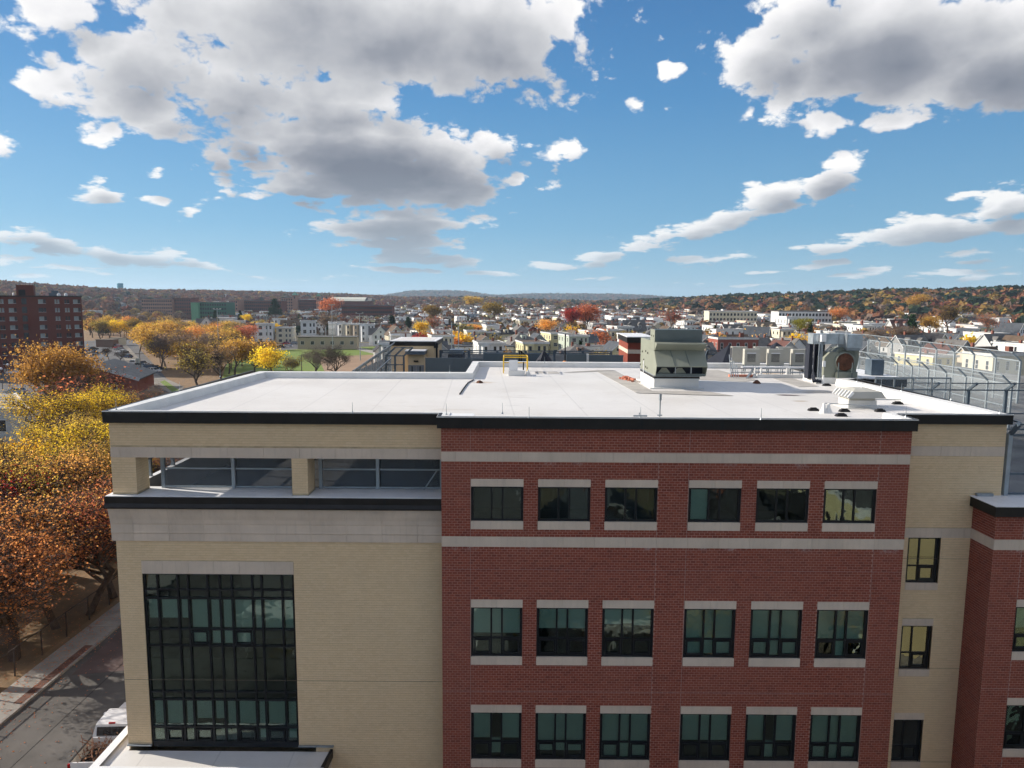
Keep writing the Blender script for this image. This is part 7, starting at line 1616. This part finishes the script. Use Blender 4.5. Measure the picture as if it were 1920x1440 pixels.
def car(x, y, rz, kind, col, lab, group=None, z=0):
    c = CARS[kind]; t = thing('parked_car', lab, 'car', (x, y, z), group, rz)
    def ch(nm, me, par, loc=(0, 0, 0), mat=None):
        o = bpy.data.objects.new(nm, me); COL.objects.link(o); o.parent = par; o.location = loc
        if mat: o.material_slots[0].link = 'OBJECT'; o.material_slots[0].material = mat
        return o
    ch('body', c['body'], t, mat=PAINT[col]); ch('windows', c['glass'], t); ch('roof', c['roof'], t, mat=PAINT[col])
    for x_, s in c['wheels']: w = ch('wheel', c['tyre'], t, (x_, s*.82, .33)); ch('rim', c['rim'], w)
    for s in (-1, 1): ch('tail_light', c['tail'], t, (0, s*.68, c['z']-.14)); ch('headlight', c['head'], t, (0, s*.62, c['z']-.30))
    return t
ord_ = ['nearest', 'second', 'third', 'fourth', 'fifth', 'sixth', 'seventh', 'eighth', 'ninth', 'tenth']
line = [(238, 671), (231.5, 665.5), (229, 661.5), (224, 657), (221, 654), (216, 650.5), (212, 648), (209, 645.5), (205.5, 643)]
cc = ['dark blue', 'silver', 'white', 'grey', 'red', 'pale blue', 'white', 'silver', 'white']
for k, ((u, v), c) in enumerate(zip(line, cc)):
    p = PZ(u, v, -H); car(p[0], p[1], R(160), 'suv' if k % 3 == 1 else 'sedan', c, f'{c} car, {ord_[k]} of the row angled along the pale lane', 'cars along the pale lane')
for k, (u, v, c, kd, lab) in enumerate([(288, 698, 'white', 'sedan', 'white car nearest the corner of the parking lot under the bare trees'), (283, 693, 'dark blue', 'suv', 'dark blue car behind the white one at the lot corner'), (276, 689, 'silver', 'sedan', 'silver car in the cluster under the bare trees'), (268, 686, 'black', 'suv', 'black car at the left end of the cluster under the bare trees'), (293, 693, 'black', 'sedan', 'black car right of the dark blue one at the lot corner'), (257, 684, 'white', 'suv', 'white van-like car left of the cluster under the bare trees')]):
    p = PZ(u, v, -H); car(p[0], p[1], R(-8+k*3), kd, c, lab, 'cars at the corner of the parking lot')
for k, (u, v, c) in enumerate([(163, 667, 'black'), (170, 666, 'silver'), (176, 664, 'dark blue'), (172, 671, 'white'), (163, 676, 'silver'), (171, 678, 'white'), (178, 678, 'grey'), (166, 684, 'dark blue'), (176, 685, 'silver'), (183, 682, 'white'), (168, 660, 'dark blue'), (174, 656, 'black')]):
    p = PZ(u, v, -H); car(p[0], p[1], R(70), 'sedan', c, f'{c} car beside the apartment tower, {ord_[k] if k < 10 else ["eleventh","twelfth"][k-10]} of the crowded rows', 'cars parked beside the apartment tower')
p = PZ(100, 836, -H); car(p[0], p[1], R(172), 'suv', 'white', 'white SUV glimpsed between the bare trees at the left'); p = PZ(30, 738, -H); car(p[0], p[1], R(185), 'sedan', 'pale blue', 'pale blue car above the white flat-roofed building'); p = PZ(91, 822, -H); car(p[0], p[1], R(172), 'sedan', 'grey', 'grey car just behind the white SUV at the left')
for u, v, c, lab in ((216, 695, 'white', 'white car by the slate roof of the brick cottage'), (540, 651, 'white', 'white car on the road beyond the park lawn'), (526, 652.5, 'black', 'black car left of the white one beyond the lawn'), (535, 646, 'red', 'red car behind the white one beyond the lawn'), (551, 645, 'silver', 'silver car near the low tan building'), (482, 651, 'grey', 'grey car at the left of the park road')):
    p = PZ(u, v, -H); car(p[0], p[1], R(175), 'sedan', c, lab)
# blue fence beyond the lawn
p, q = PZ(474, 651, -H), PZ(517, 648, -H); t = thing('green_fence', 'dark green screened fence beyond the park lawn', 'fence', ((p[0]+q[0])/2, p[1], 0)); GF = MAT('green_screen', (.02, .06, .05), .8)
for k in range(8): a, b = p+(q-p)*k/8, p+(q-p)*(k+.97)/8; MB().bar((a[0], a[1], 1.2), (b[0], b[1], 1.2), .08, 2.4).build('screen', GF, t)
# --- pickup truck
s0 = PZ(127.7, 1409.8, -(H-1.28))+np.array([.35, -.75, 0])

PT = thing('pickup_truck', 'white crew-cab pickup truck with branches in its open bed beside the school', 'pickup truck', (s0[0]+1.0, s0[1]+2.9, 0), rz=R(90+3))
def tl(m, nm, mat, par=None): return lbuild(m, nm, mat, par or PT)
WP = PAINT['white']
m = MB(); pr = [(-2.9, .55), (-2.92, .95), (-2.88, 1.28), (-.95, 1.28), (-.95, .62)]
m.box(-2.88, -.9, -.98, -.90, .55, 1.28); m.box(-2.88, -.9, .90, .98, .55, 1.28); m.box(-.98, -.9, -.9, .9, .6, 1.28); tl(m, 'bed_wall', WP)
tl(MB().box(-2.93, -2.86, -.9, .9, .62, 1.26), 'tailgate', WP); tl(MB().box(-2.85, -.99, -.89, .89, .62, .72), 'bed_floor', MT['dark']); tl(MB().box(-3.1, -2.94, -.95, .95, .42, .62), 'rear_bumper', MT['rim'])
for s in (-1, 1): tl(MB().box(-2.95, -2.87, s*.99-.07, s*.99+.04, .8, 1.2), 'tail_light', MT['tail']); tl(MB().box(-2.9, -.9, s*.94-.045, s*.94+.045, 1.281, 1.31), 'bed_rail', MT['dark'])
n = 8; side = [(-.9, .5), (-.9, 1.20), (1.15, 1.20), (2.6, 1.08), (2.85, .95), (2.9, .55)]
k_ = len(side); v = [(x, -.99, z) for x, z in side]+[(x, .99, z) for x, z in side]; tl(MB().add(v, [(i, k_+i, k_+(i+1) % k_, (i+1) % k_) for i in range(k_)]+[tuple(range(k_)), tuple(range(k_, 2*k_))[::-1]]), 'body', WP)
cabp = [(-.88, 1.20), (-.72, 1.84), (-.55, 1.90), (.55, 1.90), (.72, 1.85), (1.3, 1.2)]; k_ = len(cabp); f = lambda z: .95-(z-1.2)*.24
v = [(x, -f(z), z) for x, z in cabp]+[(x, f(z), z) for x, z in cabp]; tl(MB().add(v, [(i, k_+i, k_+(i+1) % k_, (i+1) % k_) for i in range(k_)]+[tuple(range(k_)), tuple(range(k_, 2*k_))[::-1]]), 'cab', WP)
tl(MB().obox((-.815, 0, 1.53), (.06, 0, 0), (0, 1.42, 0), (.10, 0, .40)), 'rear_window', MT['carglass'])
for s in (-1, 1):
    for a, b in ((-.62, .02), (.10, .80)): tl(MB().add([(a, s*(f(1.26)+.012), 1.26), (b+.12, s*(f(1.26)+.012), 1.26), (b-.08, s*(f(1.72)+.012), 1.74), (a+.04, s*(f(1.72)+.012), 1.74), (a, s*(f(1.26)-.02), 1.26), (b+.12, s*(f(1.26)-.02), 1.26), (b-.08, s*(f(1.72)-.02), 1.74), (a+.04, s*(f(1.72)-.02), 1.74)], _q), 'side_window', MT['carglass'])
    tl(MB().box(.95, 1.12, s*1.16-.13, s*1.16+.13, 1.2, 1.42), 'mirror', WP)
tl(MB().obox((1.03, 0, 1.53), (.5, 0, -.56), (0, 1.5, 0), (.02, 0, .02)), 'windscreen', MT['carglass']); tl(MB().box(-.72, -.66, -.16, .16, 1.86, 1.93), 'brake_lamp', MT['tail'])
for x in (-1.95, 1.95):
    for s in (-1, 1):
        w = lbuild(MB().lathe((0, 0, 0), [(.24, -.13), (.40, -.13), (.41, 0), (.40, .13), (.24, .13)], 18, 'y'), 'wheel', MT['tyre'], PT); w.location = (x, s*.88, .41); rr_ = lbuild(MB().lathe((0, 0, 0), [(.25, -.135), (.08, -.15), (.08, .15), (.25, .135)], 14, 'y'), 'rim', MT['rim'], w)
BB = thing('branch_pile', 'pile of leafy branches lying in the bed of the white pickup', 'branches', (s0[0]+1.0, s0[1]+1.0, .72))
m = MB()
for k in range(26):
    a = np.array([s0[0]+1.0+rng.uniform(-.7, .7), s0[1]+1.0+rng.uniform(-.8, .9), .78+rng.uniform(0, .3)]); m.tube(a, a+np.array([rng.uniform(-.6, .6), rng.uniform(-.8, .8), rng.uniform(.1, .75)]), .018, 4)
m.build('stick', MAT('cut_stick', (.22, .11, .07), .8), BB, kind='stuff')
C_ = np.array([s0[0]+1.0, s0[1]+1.0, 1.25])+rng.normal(size=(150, 3))*np.array([.4, .5, .22]); V, F = quads(C_, .12, rng)
o = link('leaves', fast_mesh('leaves', V, F, [LM['brown']]), BB, -wloc(BB)); o['kind'] = 'stuff'
# --- chain-link fence between bank and pavement
FB = thing('bank_fence', 'rusty black chain-link fence between the leafy bank and the pavement', 'fence', (-31, 60, 0)); RP = MAT('rusty_black_post', (.05, .035, .03), .8)
for k in range(30):
    y = 34+k*2.6; MB().tube((-31+rng.normal()*.03, y, 0), (-31+rng.normal()*.06, y+rng.normal()*.05, 1.85), .045, 6).build('post', RP, FB)
    MB().quad((-31, y, .05), (-31, y+2.6, .05), (-31, y+2.6, 1.75), (-31, y, 1.75)).build('mesh_panel', mesh_mat('bank_mesh', (.05, .04, .035), .14) if k == 0 else bpy.data.materials['bank_mesh'], FB)
MB().tube((-31, 34, 1.8), (-31, 112, 1.8), .03, 6).build('top_rail', RP, FB)
# utility wires and fallen leaves
rgl = np.random.default_rng(3); nl = 9000
Xl = np.where(rgl.random(nl) < .6, rgl.uniform(-48, -30.6, nl), -30.3+rgl.exponential(1.6, nl)); Yl = rgl.uniform(30, 105, nl); zl_ = np.where(Xl < -30.4, .06, np.where(Xl < -28.2, .155, .03))
V, F = quads(np.column_stack([Xl, Yl, zl_]), .12, rgl, 0); V[:, 2] = np.repeat(zl_, 4)+rgl.random(4*nl)*.03
o = link('fallen_leaves', fast_mesh('fallen_leaves', V, F, [LM['rust']])); o['kind'] = 'stuff'; tag(o, 'fallen autumn leaves scattered on the bank and pavement', 'leaves')
# --- the far side of the street in front of the school, seen only in its windows
sheet('front_street', [(-16, 13.5), (60, 13.5), (60, 24), (-16, 24)], .014, MAT('dimmed_street_asphalt', (.042, .042, .043), .9, var=.2, vs=.4), False)  # asphalt darkened to dim what the windows reflect
sheet('front_pavement', [(-60, 10.5), (60, 10.5), (60, 13.4), (-60, 13.4)], .12, MAT('dimmed_pavement', (.13, .125, .115), .9, var=.2, vs=.6), False); sheet('school_pavement', [(-16, 24.1), (60, 24.1), (60, 29), (-16, 29)], .12, MT['walk'], False)  # front pavement darkened likewise, for dimmer window reflections
for x, k, w, r_, lab, sx_, sz_ in ((-14, 'gable', 'grey', 'charcoal', 'grey clapboard gabled house across the street, mirrored in the curtain wall', 1.1, 1.15), (-3.5, 'flat3', 'light grey', 'grey', 'pale triple-decker across the street, mirrored in the left windows', 1.05, 1.0), (6.5, 'gable', 'white', 'slate', 'white gabled house across the street, mirrored in the middle windows', 1.1, 1.15), (16.5, 'cross', 'tan', 'charcoal', 'tan house with white window trim across the street, mirrored in the right windows', 1.05, 1.1), (28, 'flat3b', 'pale yellow', 'grey', 'yellow house across the street, mirrored in the buff strip windows', 1.3, 1.05)):
    house(x, 4.2, k, w, r_, PI, lab, None, 2, (sx_, 1, sz_), 0.0)
for x in (-9, 1.5, 11.5, 22): tree(x, 9.3, 'mid', 'gold', 6, {-9: 'golden street tree mirrored in the curtain wall', 1.5: 'golden street tree mirrored in the left windows', 11.5: 'golden street tree mirrored in the right windows', 22: 'golden street tree mirrored beside the buff strip windows'}[x], 'street trees mirrored in the windows', z=0)
# ================================================================== names of place for the many alike
def place_phrase(u, v, d):
    L = [(-200, 'at the left edge'), (60, 'behind the brick apartment tower'), (160, 'right of the brick apartment tower'), (262, 'above the parking lot'), (345, 'in the wooded hollow'), (440, 'left of the park lawn'), (540, 'behind the park lawn'),
         (640, 'behind the low tan building'), (730, 'left of the stair tower'), (830, 'above the stair tower'), (940, 'above the slate barrier walls'), (1010, 'above the yellow guard rail'), (1100, 'above the rear terrace fence'), (1190, 'above the red brick penthouse'), (1320, 'above the olive air handler'),
         (1410, 'just right of the air handler'), (1520, 'above the condenser units'), (1620, 'above the blower ducts'), (1720, 'right of the blower'), (1820, 'above the right fences'), (2400, 'at the right edge')]
    ph = L[0][1]
    for x, p in L:
        if u >= x: ph = p
    return ph
def band(d):
    return 'near' if d < 300 else 'middle-distance' if d < 420 else 'distant'
bpy.context.view_layer.update()
todo = {}
def loc_of(o): return o.location
WCN = {id(m): k for k, m in WM.items()}; RCN = {id(m): k for k, m in RM.items()}
kindof = {}
for t, k, w, r in HOUSES: kindof[t.name] = (k, w, r)
treeof = {t.name: (c, h) for t, c, h in TREES}
for o in list(SC.objects):
    if o.get('label') != '@': continue
    x, y, z = o.location; u, v, d = proj(x, y, z+5)
    if o.name in kindof:
        k, w, r = kindof[o.name]; base = f"{band(d)} {w} {KD[k]} with {r} roof {place_phrase(u, v, d)}"
    else:
        c, h = treeof[o.name]; b = 'bushy' if o.name.startswith('shrub') else ('tall' if h > 12 else 'low' if h < 9 else 'medium')
        if x < -28 and y < 112: where = 'on the leafy bank left of the street'
        else: where = place_phrase(u, v, d)
        base = f"{band(d)+' ' if y > 112 else ''}{b} {LNAME.get(c, 'bare')} {'shrub' if o.name.startswith('shrub') else 'tree'} {where}"
    todo.setdefault(base, []).append((u, v, o))
O2 = ['', 'second ', 'third ', 'fourth ', 'fifth ', 'sixth ', 'seventh ', 'eighth ', 'ninth ', 'tenth ', 'eleventh ', 'twelfth ', 'thirteenth ', 'fourteenth ', 'fifteenth ', 'sixteenth ', 'seventeenth ', 'eighteenth ', 'nineteenth ', 'twentieth ']
for base, L in todo.items():
    L.sort(key=lambda t: t[0])
    for i, (u, v, o) in enumerate(L):
        if len(L) == 1: o['label'] = base
        else:
            s = 'leftmost ' if i == 0 else 'rightmost ' if i == len(L)-1 else (O2[i] if i < len(O2) else f'number {i+1} ')+'from left: ' 
            o['label'] = (s+base)

# ================================================================== the air
hm = bpy.data.materials.new('haze'); hm.use_nodes = True; th = NT(hm.node_tree)
for nd in list(th.N): th.N.remove(nd)
pv_ = th.n('ShaderNodeVolumePrincipled'); pv_.inputs['Density'].default_value = 8.5e-5; pv_.inputs['Color'].default_value = (.62, .80, 1, 1); pv_.inputs['Anisotropy'].default_value = .2
oo = th.n('ShaderNodeOutputMaterial'); th.L.new(pv_.outputs[0], oo.inputs['Volume'])
try: hm.volume_intersection_method = 'FAST'
except Exception: pass
hz_o = MB().box(-7200, 7200, -7200, 7200, -6, 135).build('haze', hm, kind='stuff'); hz_o['label'] = 'thin pale blue air haze over the whole town'
SC.cycles.volume_bounces = 1
